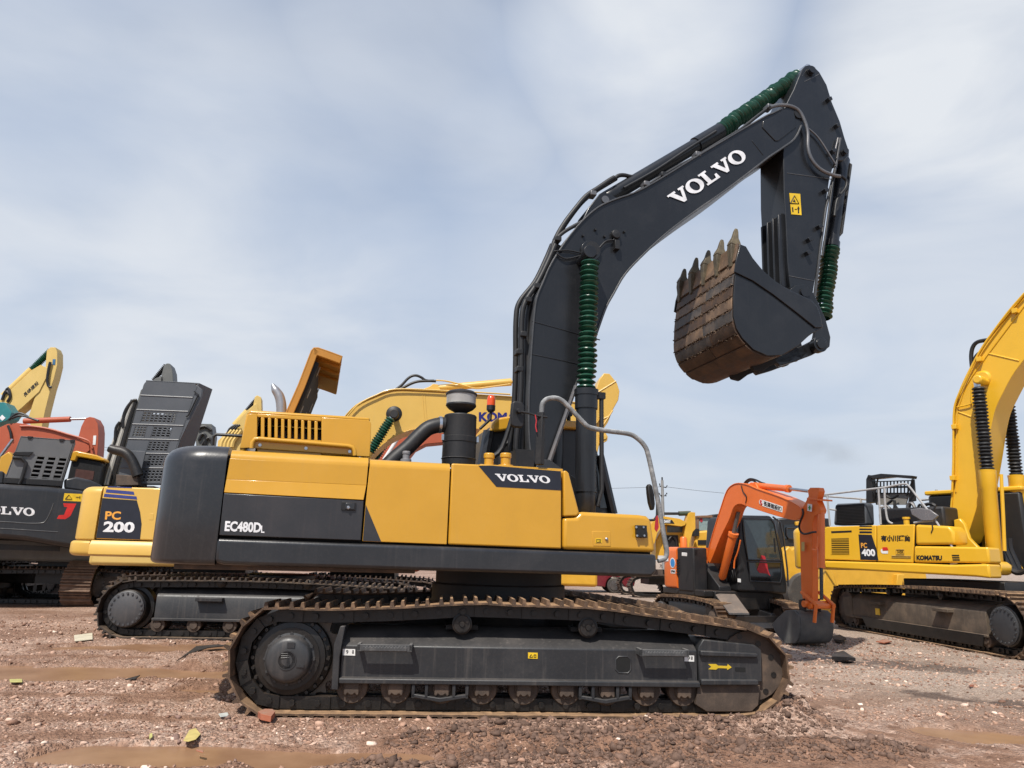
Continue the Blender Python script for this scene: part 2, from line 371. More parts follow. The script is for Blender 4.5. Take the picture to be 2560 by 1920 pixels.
# outer line of the shoes (x,z), clockwise seen from the near side: top run left to right
near = -1.67
loop_px = [(690, 1519), (812, 1522), (997, 1517), (1180, 1508), (1291, 1512), (1398, 1515), (1508, 1521), (1620, 1537), (1722, 1550), (1824, 1565), (1890, 1578), (1936, 1604), (1963, 1640), (1973, 1684), (1960, 1732), (1925, 1772), (1870, 1792),
           (1700, 1800), (1270, 1797), (900, 1793), (680, 1789), (640, 1783), (603, 1757), (578, 1713), (570, 1660), (580, 1608), (605, 1568), (640, 1535)]
LP = [Vector(T.P(a, b, near)) for a, b in loop_px]
for p in LP: p.y = max(p.y, .012)
for i in (17, 18, 19, 20): LP[i].y = .012
LPc = catmull([(p.x, 0, p.y) for p in LP], 5, True); LPc = [Vector((p.x, p.z)) for p in LPc]
def shoe_mesh(p, w_, th=.018, gr=(.0, .5), gh=.052):
    mb = MB()
    mb.box(-p*.485, p*.53, -w_/2, w_/2, -th, 0)
    for g in gr:
        x = -p*.40 + g*p*.86; mb.prism([(x-.022, 0), (x+.022, 0), (x+.012, gh), (x-.012, gh)], -w_/2, w_/2)
    return mb
def make_track(root, fr, pts, yc, width, nshoe, mshoe, mchain, individually, label=None, chain_t=.12, gr=(.0, .5)):
    smp, L = resample(pts, nshoe); p = L/nshoe
    # orientation: outward normal is to the left of travel if the loop runs clockwise
    area = sum(pts[i-1].x*pts[i].y - pts[i].x*pts[i-1].y for i in range(len(pts)))
    sg = -1 if area > 0 else 1
    ch = MB(fr)
    cen = [q - Vector((-t.y, t.x))*sg*.03 for q, t in smp]
    inn = [q - Vector((-t.y, t.x))*sg*(chain_t+.02) for q, t in smp]
    for sgn in (-1, 1):
        for i in range(nshoe):
            j = (i+1) % nshoe; y = yc + sgn*.11
            a, b, c_, d = cen[i], cen[j], inn[j], inn[i]
            e = .0 if i % 2 else .018
            ch.prism([(a.x, a.y), (b.x, b.y), (c_.x, c_.y), (d.x, d.y)], y-.035-e, y+.035+e)
            mid = (a+b+c_+d)/4; ch.cyl((mid.x, y+sgn*.03-.0, mid.y), (mid.x, y+sgn*.075, mid.y), .030, 8)
    tr = ch.build('track', mchain, root, label=label)
    if individually:
        me = None; org = Vector(root.location)
        for i, (q, t) in enumerate(smp):
            n = Vector((-t.y, t.x))*sg
            if me is None:
                ob = shoe_mesh(p, width, gr=gr).build('track_shoe', mshoe); me = ob.data; C.objects.unlink(ob); bpy.data.objects.remove(ob)
            o = bpy.data.objects.new('track_shoe', me); C.objects.link(o); o.parent = tr
            X = Vector((t.x*cos(fr.yaw), t.x*sin(fr.yaw), t.y)); Z = Vector((n.x*cos(fr.yaw), n.x*sin(fr.yaw), n.y)); Y = Z.cross(X)
            m = Matrix((X, Y, Z)).transposed().to_4x4()
            wp = fr.o + fr.ex*q.x + fr.ey*yc + Vector((0, 0, q.y)) - org
            jit = Matrix.Rotation(random.uniform(-.02, .02), 4, 'Y')
            o.matrix_local = Matrix.Translation(wp) @ m @ jit
    else:
        sh = MB(fr); base = shoe_mesh(p, width, gr=gr)
        for q, t in smp:
            n = Vector((-t.y, t.x))*sg
            vs = [Vector((q.x + t.x*v.x + n.x*v.z, yc + v.y*1.0, q.y + t.y*v.x + n.y*v.z)) for v in base.v]
            sh.add(vs, base.f)
        o = sh.build('track_shoes', mshoe, tr)
    return tr
def side_frame(fr, root, sgn, yo):
    """sgn -1 near, +1 far; yo = |outer face|"""
    pass
for sgn in (-1, 1):
    yc = sgn*1.37
    make_track(EX, T, LPc, yc, .60, 50, SHOE, GRS, True)
    Y = lambda a: sgn*a            # outward positive
    # box of the track frame
    zb, zt = T.P(1270, 1712, -1.6)[1], T.P(1270, 1614, -1.6)[1]
    x0, x1 = T.P(852, 1650, -1.6)[0], T.P(1743, 1660, -1.6)[0]
    z2 = T.P(1100, 1566, -1.3)[1]
    mb = MB(T); mb.prismx([(Y(1.60), zb+.05), (Y(1.60), zt-.025), (Y(1.575), zt), (Y(1.30), z2), (Y(1.14), z2), (Y(1.14), zb)], x0, x1)
    mb.prismx([(Y(1.645), zb), (Y(1.645), zb+.045), (Y(1.60), zb+.058), (Y(1.55), zb+.058), (Y(1.55), zb)], x0, x1+.01)
    # rear flange plate and raised middle rib
    ob = mb.build('track_frame', FRM, EX, .008)
    fl = MB(T); fl.prism(px(T, -1.63, [(852, 1565), (864, 1565), (850, 1640), (846, 1724), (829, 1722), (836, 1610)]), Y(1.66), Y(1.40)); fl.build('flange', FRM, ob, .006)
    xh, zh = T.P(1558, 1662, -1.6); wh = .072
    hole = MB(T); hole.prism([(xh+wh*cx_, zh+wh*cz_) for cx_, cz_ in [(-1, -.6), (-.6, -1), (.6, -1), (1, -.6), (1, .6), (.6, 1), (-.6, 1), (-1, .6)]], Y(1.603), Y(1.52)); hole.build('access_hole', DARK, ob)
    rim = MB(T); rim.tube([Vector((xh+wh*1.05*cx_, Y(1.60), zh+wh*1.05*cz_)) for cx_, cz_ in [(-1, -.6), (-.6, -1), (.6, -1), (1, -.6), (1, .6), (.6, 1), (-.6, 1), (-1, .6), (-1, -.6)]], .008, 6); rim.build('hole_rim', FRM, ob)
    # front yoke with two ledges and the lower guard
    yk = MB(T); y0 = Y(1.61)
    yk.prism(px(T, -1.6, [(1745, 1618), (1757, 1598), (1885, 1612), (1903, 1625), (1905, 1705), (1747, 1706)]), y0, Y(1.15))
    for (a, b, c_, d) in (((1750, 1626), (1893, 1634), (1893, 1644), (1750, 1640)), ((1752, 1698), (1895, 1700), (1896, 1713), (1752, 1713))):
        yk.prism(px(T, -1.64, [a, b, c_, d]), Y(1.655), Y(1.60))
    yo = yk.build('idler_yoke', FRM, EX, .01)
    gd = MB(T); gd.prism(px(T, -1.61, [(1747, 1708), (1902, 1714), (1897, 1764), (1880, 1780), (1768, 1780), (1740, 1762)]), Y(1.60), Y(1.54)); gd.build('lower_guard', MUDDY, yo, .006)
    # idler, sprocket with cover
    ci = Vector((T.P(1893, 1690, near)[0], 0, .49)); idl = MB(T)
    idl.lathe((ci.x, yc-.18, ci.z), (0, 1, 0), [(0, .2), (0, .33), (.10, .33), (.10, .40), (.26, .40), (.26, .33), (.36, .33), (.36, .2)], 36); idl.build('idler', MUDDY, EX)
    cs = Vector((T.P(726, 1645, -1.5)[0], 0, T.P(726, 1645, -1.5)[1])); spk = MB(T); teeth = []
    for i in range(21*4):
        a = 2*pi*i/(21*4); r_ = (.415, .435, .485, .435)[i % 4]; teeth.append((cs.x+r_*cos(a), cs.z+r_*sin(a)))
    rg_ = MB(T); rg_.prism(teeth, yc-.03, yc+.03)
    spk.lathe((cs.x, yc, cs.z), (0, sgn, 0), [(-.1, .3), (.05, .385), (.085, .375), (.10, .33), (.14, .33), (.15, .28), (.17, .28)], 44)
    for i in range(24):
        a = 2*pi*i/24; spk.cyl((cs.x+.355*cos(a), yc+sgn*.09, cs.z+.355*sin(a)), (cs.x+.355*cos(a), yc+sgn*.125, cs.z+.355*sin(a)), .018, 6)
    sp = spk.build('sprocket', GRS, EX); rg_.build('sprocket_ring', paint('worn_sprocket', (.10, .085, .072), .45, amt=.35, metal=.3, dust=(.20, .14, .09), scale=3), sp, .004)
    cv_ = MB(T); cv_.lathe((cs.x, yc+sgn*.15, cs.z), (0, sgn, 0), [(0, .235), (.02, .235), (.025, .218), (.09, .212), (.118, .195), (.132, .165), (.140, .1), (.142, .0)], 44)
    for i in range(12):
        a = 2*pi*i/12; cv_.cyl((cs.x+.228*cos(a), yc+sgn*.17, cs.z+.228*sin(a)), (cs.x+.228*cos(a), yc+sgn*.19, cs.z+.228*sin(a)), .016, 6)
    cov = cv_.build('hub_cover', paint('hub_paint', (.036, .037, .039), .4, amt=.2, streak=.25, dust=(.13, .11, .10)), sp)
    em = MB(T); pf = yc+sgn*.291
    em.lathe((cs.x, pf, cs.z), (0, sgn, 0), [(0, .088), (.006, .088), (.006, .078), (.0, .078)], 30)
    for k in range(3):
        o_ = -.045 + k*.03
        em.tube([Vector((cs.x-.055, pf+sgn*.003, cs.z+.03-o_*.6+.0)), Vector((cs.x+.012+o_*.2, pf+sgn*.003, cs.z+.035-o_*.6)), Vector((cs.x+.02+o_*.3, pf+sgn*.003, cs.z-.055))], .006, 6)
    em.box(cs.x-.01, cs.x+.06, pf-.004, pf+.004, cs.z+.11, cs.z+.16); em.box(cs.x+.09, cs.x+.16, pf-.004, pf+.004, cs.z-.06, cs.z-.035)
    em.build('hub_emblem', FRM, cov)
    # carrier and bottom rollers
    for a, b in ((1155, 1559), (1468, 1568)):
        c_ = T.P(a, b, -1.5); ro = MB(T)
        ro.lathe((c_[0], yc, c_[1]), (0, sgn, 0), [(-.16, .07), (-.16, .085), (.10, .085), (.10, .098), (.17, .098), (.175, .085), (.185, .08), (.185, .03), (.20, .025), (.20, 0)], 24)
        for i in range(3):
            an = 2*pi*i/3+.5; ro.cyl((c_[0]+.055*cos(an), yc+sgn*.18, c_[1]+.055*sin(an)), (c_[0]+.055*cos(an), yc+sgn*.198, c_[1]+.055*sin(an)), .016, 6)
        ro.build('carrier_roller', GRS, EX)
        pd = MB(T); pd.box(c_[0]-.16, c_[0]+.16, yc-.10, yc+.10, z2-.01, z2+.03); pd.build('roller_seat', DARK, EX)
    for a in (881, 990, 1104, 1204, 1307, 1413, 1514, 1611, 1703):
        c_ = T.P(a, 1732, -1.5); z_ = .245; ro = MB(T)
        ro.lathe((c_[0], yc, z_), (0, sgn, 0), [(-.19, .10), (-.19, .125), (.05, .125), (.06, .148), (.17, .148), (.185, .14), (.187, .09), (.21, .085), (.215, .03)], 30)
        ob = ro.build('bottom_roller', MUDDY, EX)
        cp = MB(T); cp.prism([(c_[0]-.07, z_+.09), (c_[0]-.07, z_-.055), (c_[0]-.052, z_-.07), (c_[0]-.035, z_-.045), (c_[0]-.012, z_-.062), (c_[0]+.012, z_-.062), (c_[0]+.035, z_-.045), (c_[0]+.052, z_-.07), (c_[0]+.07, z_-.055), (c_[0]+.07, z_+.09)], yc+sgn*.18, yc+sgn*.235); cp.build('roller_cap', MUDDY, ob, .008)
    for xa, xb in ((1029, 1171), (1446, 1578)):
        a = T.P(xa, 1730, -1.6)[0]; b = T.P(xb, 1730, -1.6)[0]; q = MB(T); t_ = .03; h1 = zb; h0 = .155
        for x in (a, b-t_, a+.125, b-.155): q.box(x, x+t_, min(Y(1.55), Y(1.63)), max(Y(1.55), Y(1.63)), h0+.01, h1)
        q.prism([(a, h0+.02), ((a+b)/2, h0-.025), (b, h0+.02), (b, h0+.05), ((a+b)/2, h0+.012), (a, h0+.05)], Y(1.63), Y(1.53)); q.build('track_guide', FRM, EX, .005)
    # step brackets with serrated tread
    for (a, b) in (((897, 1611), (1032, 1622)), ((1590, 1624), (1712, 1642))):
        l = T.P(*a, -1.6); r_ = T.P(*b, -1.6); q = MB(T); zt_ = l[1]+.01; n = 14
        q.box(l[0], r_[0], min(Y(1.72), Y(1.74)), max(Y(1.72), Y(1.74)), zt_-.055, zt_+.008)
        top = [(l[0]+.05+(r_[0]-l[0]-.1)*i/(2*n), zt_ - (0 if i % 2 else .018)) for i in range(2*n+1)]
        q.prism(top + [(r_[0]-.05, zt_-.05), (l[0]+.05, zt_-.05)], Y(1.742), Y(1.75))
        for x in (l[0], r_[0]-.03): q.box(x, x+.03, min(Y(1.59), Y(1.74)), max(Y(1.59), Y(1.74)), zt_-.05, zt_+.012)
        q.build('step', paint('step_paint', (.06, .061, .063), .5, amt=.3, streak=.2, dust=(.28, .26, .24)), EX, .004)
    if sgn < 0:
        def sticker(fr, name, v, pts, mat, parent, th=.004):
            return MB(fr).prism(px(fr, v, pts), v, v-th).build(name, mat, parent)
        for pts, tl in (([(857, 1622), (888, 1623), (888, 1639), (857, 1638)], '9'), ([(1711, 1638), (1735, 1639), (1735, 1654), (1711, 1653)], '8')):
            st_ = sticker(T, 'sticker', -1.601, pts, LABW, ob if False else EX)
            q = MB(T); v = -1.606
            letters(q, text_mesh('9', .02), T.L(pts[0][0]+8, pts[3][1]-3, v), T.L(pts[0][0]+14, pts[3][1]-3, v), T.L(pts[0][0]+8, pts[0][1]+3, v), (0, 0, 0))
            letters(q, text_mesh('8', .02), T.L(pts[1][0]-8, pts[3][1]-3, v), T.L(pts[1][0]-3, pts[3][1]-3, v), T.L(pts[1][0]-8, pts[0][1]+3, v), (0, 0, 0)); q.build('sticker_mark', INK, st_)
        st_ = sticker(T, 'warning_label', -1.601, [(1320, 1631), (1344, 1632), (1344, 1647), (1320, 1646)], LABY, EX)
        q = MB(T); v = -1.606
        q.tube([T.L(1324, 1643, v), T.L(1328, 1636, v), T.L(1332, 1643, v), T.L(1324, 1643, v)], .004, 4); q.tube([T.L(1335, 1637, v), T.L(1340, 1637, v), T.L(1340, 1643, v), T.L(1335, 1643, v), T.L(1335, 1637, v)], .004, 4); q.build('label_sign', INK, st_)
        sticker(T, 'direction_arrow', -1.611, [(1770, 1660), (1778, 1660), (1790, 1660), (1795, 1664), (1818, 1665), (1819, 1660), (1829, 1668), (1818, 1675), (1817, 1671), (1795, 1670), (1790, 1674), (1771, 1673), (1778, 1667)], plain('arrow_yellow', (.62, .42, .02), .5), EX)
        sl_ = MB(T); sl_.prism(px(T, -1.611, [(1838, 1668), (1863, 1669), (1864, 1678), (1861, 1680), (1839, 1679), (1837, 1676)]), -1.611, -1.613); sl_.build('slot', DARK, EX)
# centre frame: X-shaped carbody and the slewing ring
q = MB(T); q.lathe((0, 0, .55), (0, 0, 1), [(0, .9), (.35, .85), (.45, .80), (.62, .80), (.62, .76), (.82, .76)], 40)
for sx_ in (-1, 1):
    for sy_ in (-1, 1):
        q.slab([(sx_*.35, sy_*.5, .62), (sx_*.7, sy_*.3, .62), (sx_*1.5, sy_*1.2, .50), (sx_*1.1, sy_*1.2, .50)], (0, 0, .30))
q.build('carbody', paint('carbody_paint', (.022, .022, .023), .6, amt=.35, dust=(.10, .065, .045)), EX, .01)

# ---- upper structure ----------------------------------------------
V0 = -1.45
def round_slab(mb, xt, xf, hw, r_, z0, z1, rtop, rbot, n=8):
    lev = []
    for i in range(5): a = pi/2*i/4; lev.append((z0 + rbot*(1-sin(a)), rbot*(1-cos(a))))
    lev = lev[::-1][::-1]; lev = sorted([(z0+rbot*(1-cos(pi/2*i/4)), rbot*(1-sin(pi/2*i/4))) for i in range(5)]) + [(z1-rtop*(1-sin(pi/2*i/6)), rtop*(1-cos(pi/2*i/6))) for i in range(7)]
    rings = []
    for z, d in lev:
        rr_ = max(r_-d*.4, .02); pl = [(xf, -(hw-d))]
        for i in range(n+1): a = pi/2*i/n; pl.append((xt+d+rr_-rr_*sin(a), -(hw-d)+rr_-rr_*cos(a)))
        pl = pl + [(x, -y) for x, y in pl[::-1]]; rings.append([(x, y, z) for x, y in pl])
    k = len(rings[0]); vs = [p for rg in rings for p in rg]; fs = [list(range(k)), [len(vs)-k+i for i in range(k)][::-1]]
    for i in range(len(rings)-1):
        for j in range(k): fs.append([i*k+j, i*k+(j+1) % k, (i+1)*k+(j+1) % k, (i+1)*k+j])
    return mb.add(vs, fs)
xt = U.P(381, 1330, -1.15)[0]; xf = U.P(556, 1260, V0)[0]; zt = U.P(520, 1114, -1.3)[1]; zb = U.P(470, 1411, V0)[1]
q = MB(U); round_slab(q, xt, xf-.006, 1.46, .42, zb, zt, .17, .05)
CW = q.build('counterweight', CHA, EX, 0, sharp=50)
q = MB(U); q.box(xt+.25, -1.2, -1.3, 1.3, zb-.045, zb+.02); q.build('counterweight_base', MUDDY, CW, .01)
# inner block that the doors close
q = MB(U); zdeck = U.P(930, 1147, V0)[1]
q.prism([(xf, zb+.05), (1.35, zb+.02), (1.35, 1.6), (.45, 1.62), (.4, zdeck-.05), (xf, zdeck-.03)], -1.37, -.40)
q.prism([(xf, zb+.05), (-.1, zb+.02), (-.1, zdeck-.05), (xf, zdeck-.03)], -.40, 1.42)
q.box(-.1, 1.55, .46, 1.42, zb+.02, 1.55)
q.build('house_frame', DARK, EX)
q = MB(U); q.box(xf, 1.5, -1.36, 1.42, zb-.005, zb+.05); q.build('floor_pan', MUDDY, EX)
def panel(name, pts, mat, th=.06, v=V0, bevel=.012, parent=None): return MB(U).prism(px(U, v, pts), v, v+th).build(name, mat, parent or EX, bevel, 3)
def shoulder(pl, pr, r_, mat, parent):        # the rounded top edge where a door folds over into the deck
    a, b = U.L(*pl, V0), U.L(*pr, V0); vs = []; n = 7
    for k in range(n+1):
        t = pi/2*k/n
        for p in (a, b): vs.append((p.x, V0+r_*(1-cos(t)), p.z-r_+r_*sin(t)))
    fs = [[2*k, 2*k+1, 2*k+3, 2*k+2] for k in range(n)]
    for p in (a, b): vs.append((p.x, V0+r_, p.z-r_))
    fs += [[2*k for k in range(n+1)]+[2*n+2], [2*k+1 for k in range(n+1)]+[2*n+3], [2*n, 2*n+1, 2*n+3, 2*n+2], [0, 1, 2*n+3, 2*n+2]]
    return MB(U).add(vs, fs).build('door_shoulder', mat, parent)
# rear door: yellow upper field, folded band, dark lower field
d1 = panel('rear_door', [(575, 1146), (920, 1166), (916, 1213), (566, 1198)], YEL, bevel=.003)
shoulder((579, 1122), (922, 1142), .098, YEL, d1)
a = [U.L(566, 1198, V0), U.L(916, 1213, V0), U.L(909, 1250, V0-.022), U.L(560, 1231, V0-.022)]
MB(U).slab(a, (0, .06, 0)).build('door_fold', YEL, d1, .004)
q = MB(U).prism(px(U, V0-.02, [(560, 1233), (909, 1252), (902, 1351), (548, 1338)]), V0-.02, V0+.06); d1b = q.build('door_lower_field', paint('dark_decal', (.026, .026, .029), .38, amt=.10, coat=.2, streak=.12, dust=(.11, .08, .07)), d1, .006)
lx = [(855, 1254), (890, 1256), (889, 1277), (853, 1275)]
h_ = panel('door_latch', lx, BLK, .02, V0-.035, .004, d1); q = MB(U); q.prism(px(U, V0-.04, [(864, 1257), (887, 1258), (886, 1274), (862, 1273)]), V0-.042, V0-.03); q.build('latch_plate', CHA, h_, .004)
q = MB(U); p = U.L(871, 1269, V0-.045); q.lathe(p, (0, -1, 0), [(-.005, .016), (.008, .016), (.014, .01)], 14); q.build('lock', ALU, h_)
q = MB(U); v = V0-.024; letters(q, text_mesh('EC480D', .04), U.L(561, 1328, v), U.L(652, 1332, v), U.L(563.5, 1302, v), (0, 0, 0)); letters(q, text_mesh('L', .02), U.L(652.5, 1332, v), U.L(661, 1332.4, v), U.L(653, 1314, v), (0, 0, 0)); q.build('model_lettering', WHITE, d1)
d2 = panel('middle_door', [(924.5, 1166), (1125, 1177), (1117, 1361), (906, 1353), (914, 1260)], YEL, bevel=.006)
shoulder((926, 1146), (1126, 1157), .085, YEL, d2)
MB(U).prism(px(U, V0-.003, [(914.5, 1262), (953, 1354), (907, 1352)]), V0-.003, V0+.01).build('dark_wedge', MATS['dark_decal'], d2)
d3 = panel('front_door', [(1130, 1158), (1195, 1161), (1404, 1176), (1404, 1372), (1121, 1361)], YEL, bevel=.016)
MB(U).prism(px(U, V0-.003, [(1196, 1164), (1230, 1164), (1402, 1178), (1403.5, 1226), (1241, 1217)]), V0-.003, V0+.012).build('name_plate', plain('navy_decal', (.016, .018, .028), .35), d3)
q = MB(U); v = V0-.005; letters(q, slab_letters('VOLVO'), U.L(1243, 1202, v), U.L(1378, 1208, v), U.L(1237, 1184, v), (0, 0, 0)); q.build('name_lettering', WHITE, d3)
panel('corner_panel', [(1409, 1177), (1416, 1176), (1422, 1182), (1448, 1279), (1446, 1287), (1441, 1290), (1410, 1291)], YEL, .5, bevel=.03)
q = MB(U).prism(px(U, V0, [(1409, 1294), (1440, 1293), (1452, 1279), (1600, 1287), (1618, 1290), (1628, 1299), (1640, 1381), (1408, 1373)]), V0, -.62); fb = q.build('front_box', YEL, EX, .045, 4)
q = MB(U).prism(px(U, V0-.004, [(1480, 1328), (1526, 1328), (1527, 1366), (1483, 1365)]), V0-.004, V0+.01); hd_ = q.build('battery_hatch', YEL, fb, .004)
q = MB(U).prism(px(U, V0-.008, [(1489, 1346), (1504, 1346), (1505, 1357), (1489, 1357)]), V0-.008, V0-.002); bl_ = q.build('battery_label', LABY, hd_)
q = MB(U); v = V0-.010; q.tube([U.L(1491, 1355, v), U.L(1491, 1349, v), U.L(1502, 1349, v), U.L(1502, 1355, v), U.L(1491, 1355, v)], .003, 4); letters(q, text_mesh('+', .02), U.L(1498, 1354, v), U.L(1501, 1354, v), U.L(1498, 1351, v), (0, 0, 0)); q.build('battery_sign', INK, bl_)
q = MB(U); q.lathe(U.L(1516, 1348, V0-.006), (0, -1, 0), [(0, .018), (.012, .016), (.018, .008)], 14); q.build('hatch_lock', ALU, hd_)
sk_ = MB(U).prism(px(U, V0-.02, [(541, 1345), (1642, 1386), (1643, 1430), (1630, 1443), (560, 1412), (535, 1405)]), V0-.02, -1.30).build('side_skirt', CHA, EX, .035, 4)
# engine hood with real slots
vh = -1.20; sl_x = [1030, 1090, 1148, 1205, 1262, 1320, 1378, 1434, 1493, 1550]
q = MB(U); H_ = lambda X, Yp: (350+X/3.456, 980+Yp/3.456)
tops = [H_(x, 190+i*4) for i, x in enumerate(sl_x)]
q.prism(px(U, vh, [(599, 1121), (604, 1100), (618, 1040), (620, 1034)] + [H_(1012, 186), H_(1012, 400)] + [H_(1012, 480)]), vh, vh+.05)
q.prism(px(U, vh, [H_(1012, 186), H_(1568, 218), H_(1568, 252), H_(1012, 215)]), vh, vh+.05)
q.prism(px(U, vh, [H_(1012, 388), H_(1568, 418), H_(1568, 560), H_(1012, 520)]), vh, vh+.05)
q.prism(px(U, vh, [H_(1568, 218), (922, 1050), (928, 1058), (925, 1142), H_(1568, 540)]), vh, vh+.05)
for i in range(9):
    a, b = sl_x[i]+15, sl_x[i+1]-15; ya, yb = 217+i*4, 388+i*3.2
    q.prism(px(U, vh, [H_(a, ya), H_(b, ya+3), H_(b, yb+6), H_(a-2, yb+5)]), vh, vh+.05)
zt0 = U.P(621, 1031, vh); zt1 = U.P(924, 1050, vh)
hood = q.build('engine_hood', YEL, EX, .006)
q = MB(U); xA = U.P(600, 1119, vh)[0]; xB = U.P(926, 1139, vh)[0]
q.prism([(zt0[0]-.02, zt0[1]-.015), (zt1[0]+.01, zt1[1]-.015), (zt1[0]+.0, zt1[1]+.028), (zt0[0]+.02, zt0[1]+.028)], vh+.0, .35)
q.prism([(zt1[0]-.03, zdeck-.03), (zt1[0]+.015, zdeck-.03), (zt1[0]+.012, zt1[1]-.01), (zt1[0]-.03, zt1[1]-.01)], vh+.01, .35)
q.prism([(xA-.01, zdeck-.05), (xA+.04, zdeck-.05), (zt0[0]+.03, zt0[1]-.01), (zt0[0]-.02, zt0[1]-.01)], vh+.01, .35); q.build('hood_top', YEL, hood, .03, 3)
q = MB(U); q.cyl((zt0[0]+.25, -.85, zdeck+.18), (zt1[0]-.35, -.85, zdeck+.18), .15); q.cyl((zt0[0]+.45, -1.02, zdeck+.1), (zt1[0]-.3, -1.02, zdeck+.1), .06); q.build('muffler', STEEL, hood)
q = MB(U); q.box(zt0[0]+.05, zt1[0]-.05, -.55, -.5, zdeck-.02, zt1[1]-.03); q.build('bulkhead', DARK, hood)
# low guard rail on the hood
q = MB(U); v = vh-.06; q.tube(U.path([(629, 1121), (631, 1106), (637, 1098), (648, 1097), (760, 1106), (870, 1115), (881, 1118), (886, 1126), (887, 1139)], v), .022, 10); gr_ = q.build('hood_guard_rail', YEL, hood)
q = MB(U); q.prism(px(U, vh-.01, [(638, 1100), (878, 1118), (880, 1138), (634, 1121)]), vh-.01, vh-.03); q.build('rail_plate', YEL, gr_, .004)
for a, b in ((650, 1113), (765, 1121), (874, 1129)):
    q = MB(U); q.lathe(U.L(a, b, vh-.03), (0, -1, 0), [(0, .017), (.015, .017), (.015, 0)], 6); q.build('bolt', ALU, gr_)
# raised engine hood behind
prof = U.poly([(712, 1035), (745, 960), (777, 876), (784, 868), (796, 868), (825, 878), (857, 890)], -.9)
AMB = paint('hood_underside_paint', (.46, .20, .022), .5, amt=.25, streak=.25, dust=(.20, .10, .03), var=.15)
q = MB(U); q.strip(prof, -.03, -.9, 1.05)
e = (Vector(prof[-1])-Vector(prof[-2])).normalized(); n_ = Vector((e.y, -e.x))
rh = q.build('raised_hood', AMB, EX, .012)
q = MB(U); q.strip([(p[0]+n_.x*.0, p[1]) for p in prof[3:]], -.09, -.9, -.86); q.strip(prof[:4], -.08, -.9, -.87)
for yv in (-.55, -.2, .15): q.strip(prof[4:], -.055, yv, yv+.05)
q.build('hood_stiffener', AMB, rh, .005)
q = MB(U); pr2 = U.poly([(722, 1036), (752, 966), (778, 903)], -.8); q.strip(pr2, -.09, -.86, 1.0); ins = q.build('insulation_mat', paint('insulation', (.013, .012, .012), .8, amt=.2, dust=(.05, .04, .03)), rh, .01)
q = MB(U); a, b = Vector(pr2[0]), Vector(pr2[-1]); d_ = (b-a).normalized(); nn = Vector((d_.y, -d_.x))
for f_, yv in ((.08, -.7), (.2, .1), (.42, -.66), (.5, .45), (.86, -.6), (.9, .5), (.3, .8)):
    c_ = a+(b-a)*f_; q.slab([(c_.x+nn.x*.092, yv, c_.y+nn.y*.092), (c_.x+nn.x*.092, yv+.05, c_.y+nn.y*.092), (c_.x+nn.x*.092+d_.x*.11, yv+.05, c_.y+nn.y*.092+d_.y*.11), (c_.x+nn.x*.092+d_.x*.11, yv, c_.y+nn.y*.092+d_.y*.11)], (nn.x*.008, 0, nn.y*.008))
q.build('clip', paint('clip_steel', (.32, .28, .23), .5), ins)
# exhaust stack
m_ = U.m(700, 1000, -.75); q = MB(U); pp = U.path([(704, 1045), (703, 1012), (698, 990), (688, 974), (681, 960)], -.75)
q.tube(pp, [12.5*m_, 12.5*m_, 12*m_, 10*m_, 3*m_], 18, 5); q.build('exhaust_stack', paint('galvanised_pipe', (.40, .40, .41), .38, metal=.75, amt=.25, dust=(.30, .26, .22)), EX)
# air pre-cleaner
va = -.95; m_ = U.m(1146, 1090, va); c0 = U.L(1146, 1165, va); q = MB(U); Z = lambda y: U.P(1146, y, va)[1]
z0 = c0.z
def lat(pr, mat, nm, par, seg=40): return MB(U).lathe((c0.x, c0.y, z0), (0, 0, 1), [(Z(y)-z0, r_*m_) for y, r_ in pr], seg).build(nm, mat, par)
ac = lat([(1165, 41), (1150, 42), (1148, 44), (1146, 42), (1108, 41.5), (1107, 43), (1094, 43), (1093, 41), (1046, 40.5), (1042, 41), (1039, 39), (1037, 20)], BLK, 'air_cleaner', EX)
lat([(1040, 14), (1026, 13.5)], BLK, 'neck', ac); lat([(1032, 15), (1029, 20), (1023, 31), (1018, 36), (1015, 38.5), (1011, 38)], BLK, 'bowl_base', ac)
lat([(1012, 37), (987, 37.5), (987, 36), (1012, 35.5)], plain('clear_bowl', (.42, .41, .39), .12, alpha=.82), 'clear_bowl', ac); lat([(988, 39.5), (984, 39.5), (979, 33), (975, 18), (974, 8), (972, 7), (971.5, 0)], BLK, 'lid', ac)
lat([(1012, 14), (985, 14)], DARK, 'inner_pipe', ac)
q = MB(U)
for s_ in (-1, 1): q.box(c0.x+s_*44*m_-.012, c0.x+s_*44*m_+.012, c0.y-.05, c0.y-.02, Z(1104), Z(1090))
q.build('clamp_bolt', ALU, ac)
q = MB(U); q.tube(U.path([(958, 1175), (985, 1148), (1020, 1118), (1050, 1088), (1072, 1070), (1100, 1062), (1112, 1062)], va), 19*m_, 18, 4); hs = q.build('intake_hose', BLK, EX)
q = MB(U); a = U.L(1100, 1062, va); q.cyl(a+Vector((-.015, 0, 0)), a+Vector((.015, 0, 0)), 21*m_); q.build('hose_clamp', ALU, hs)
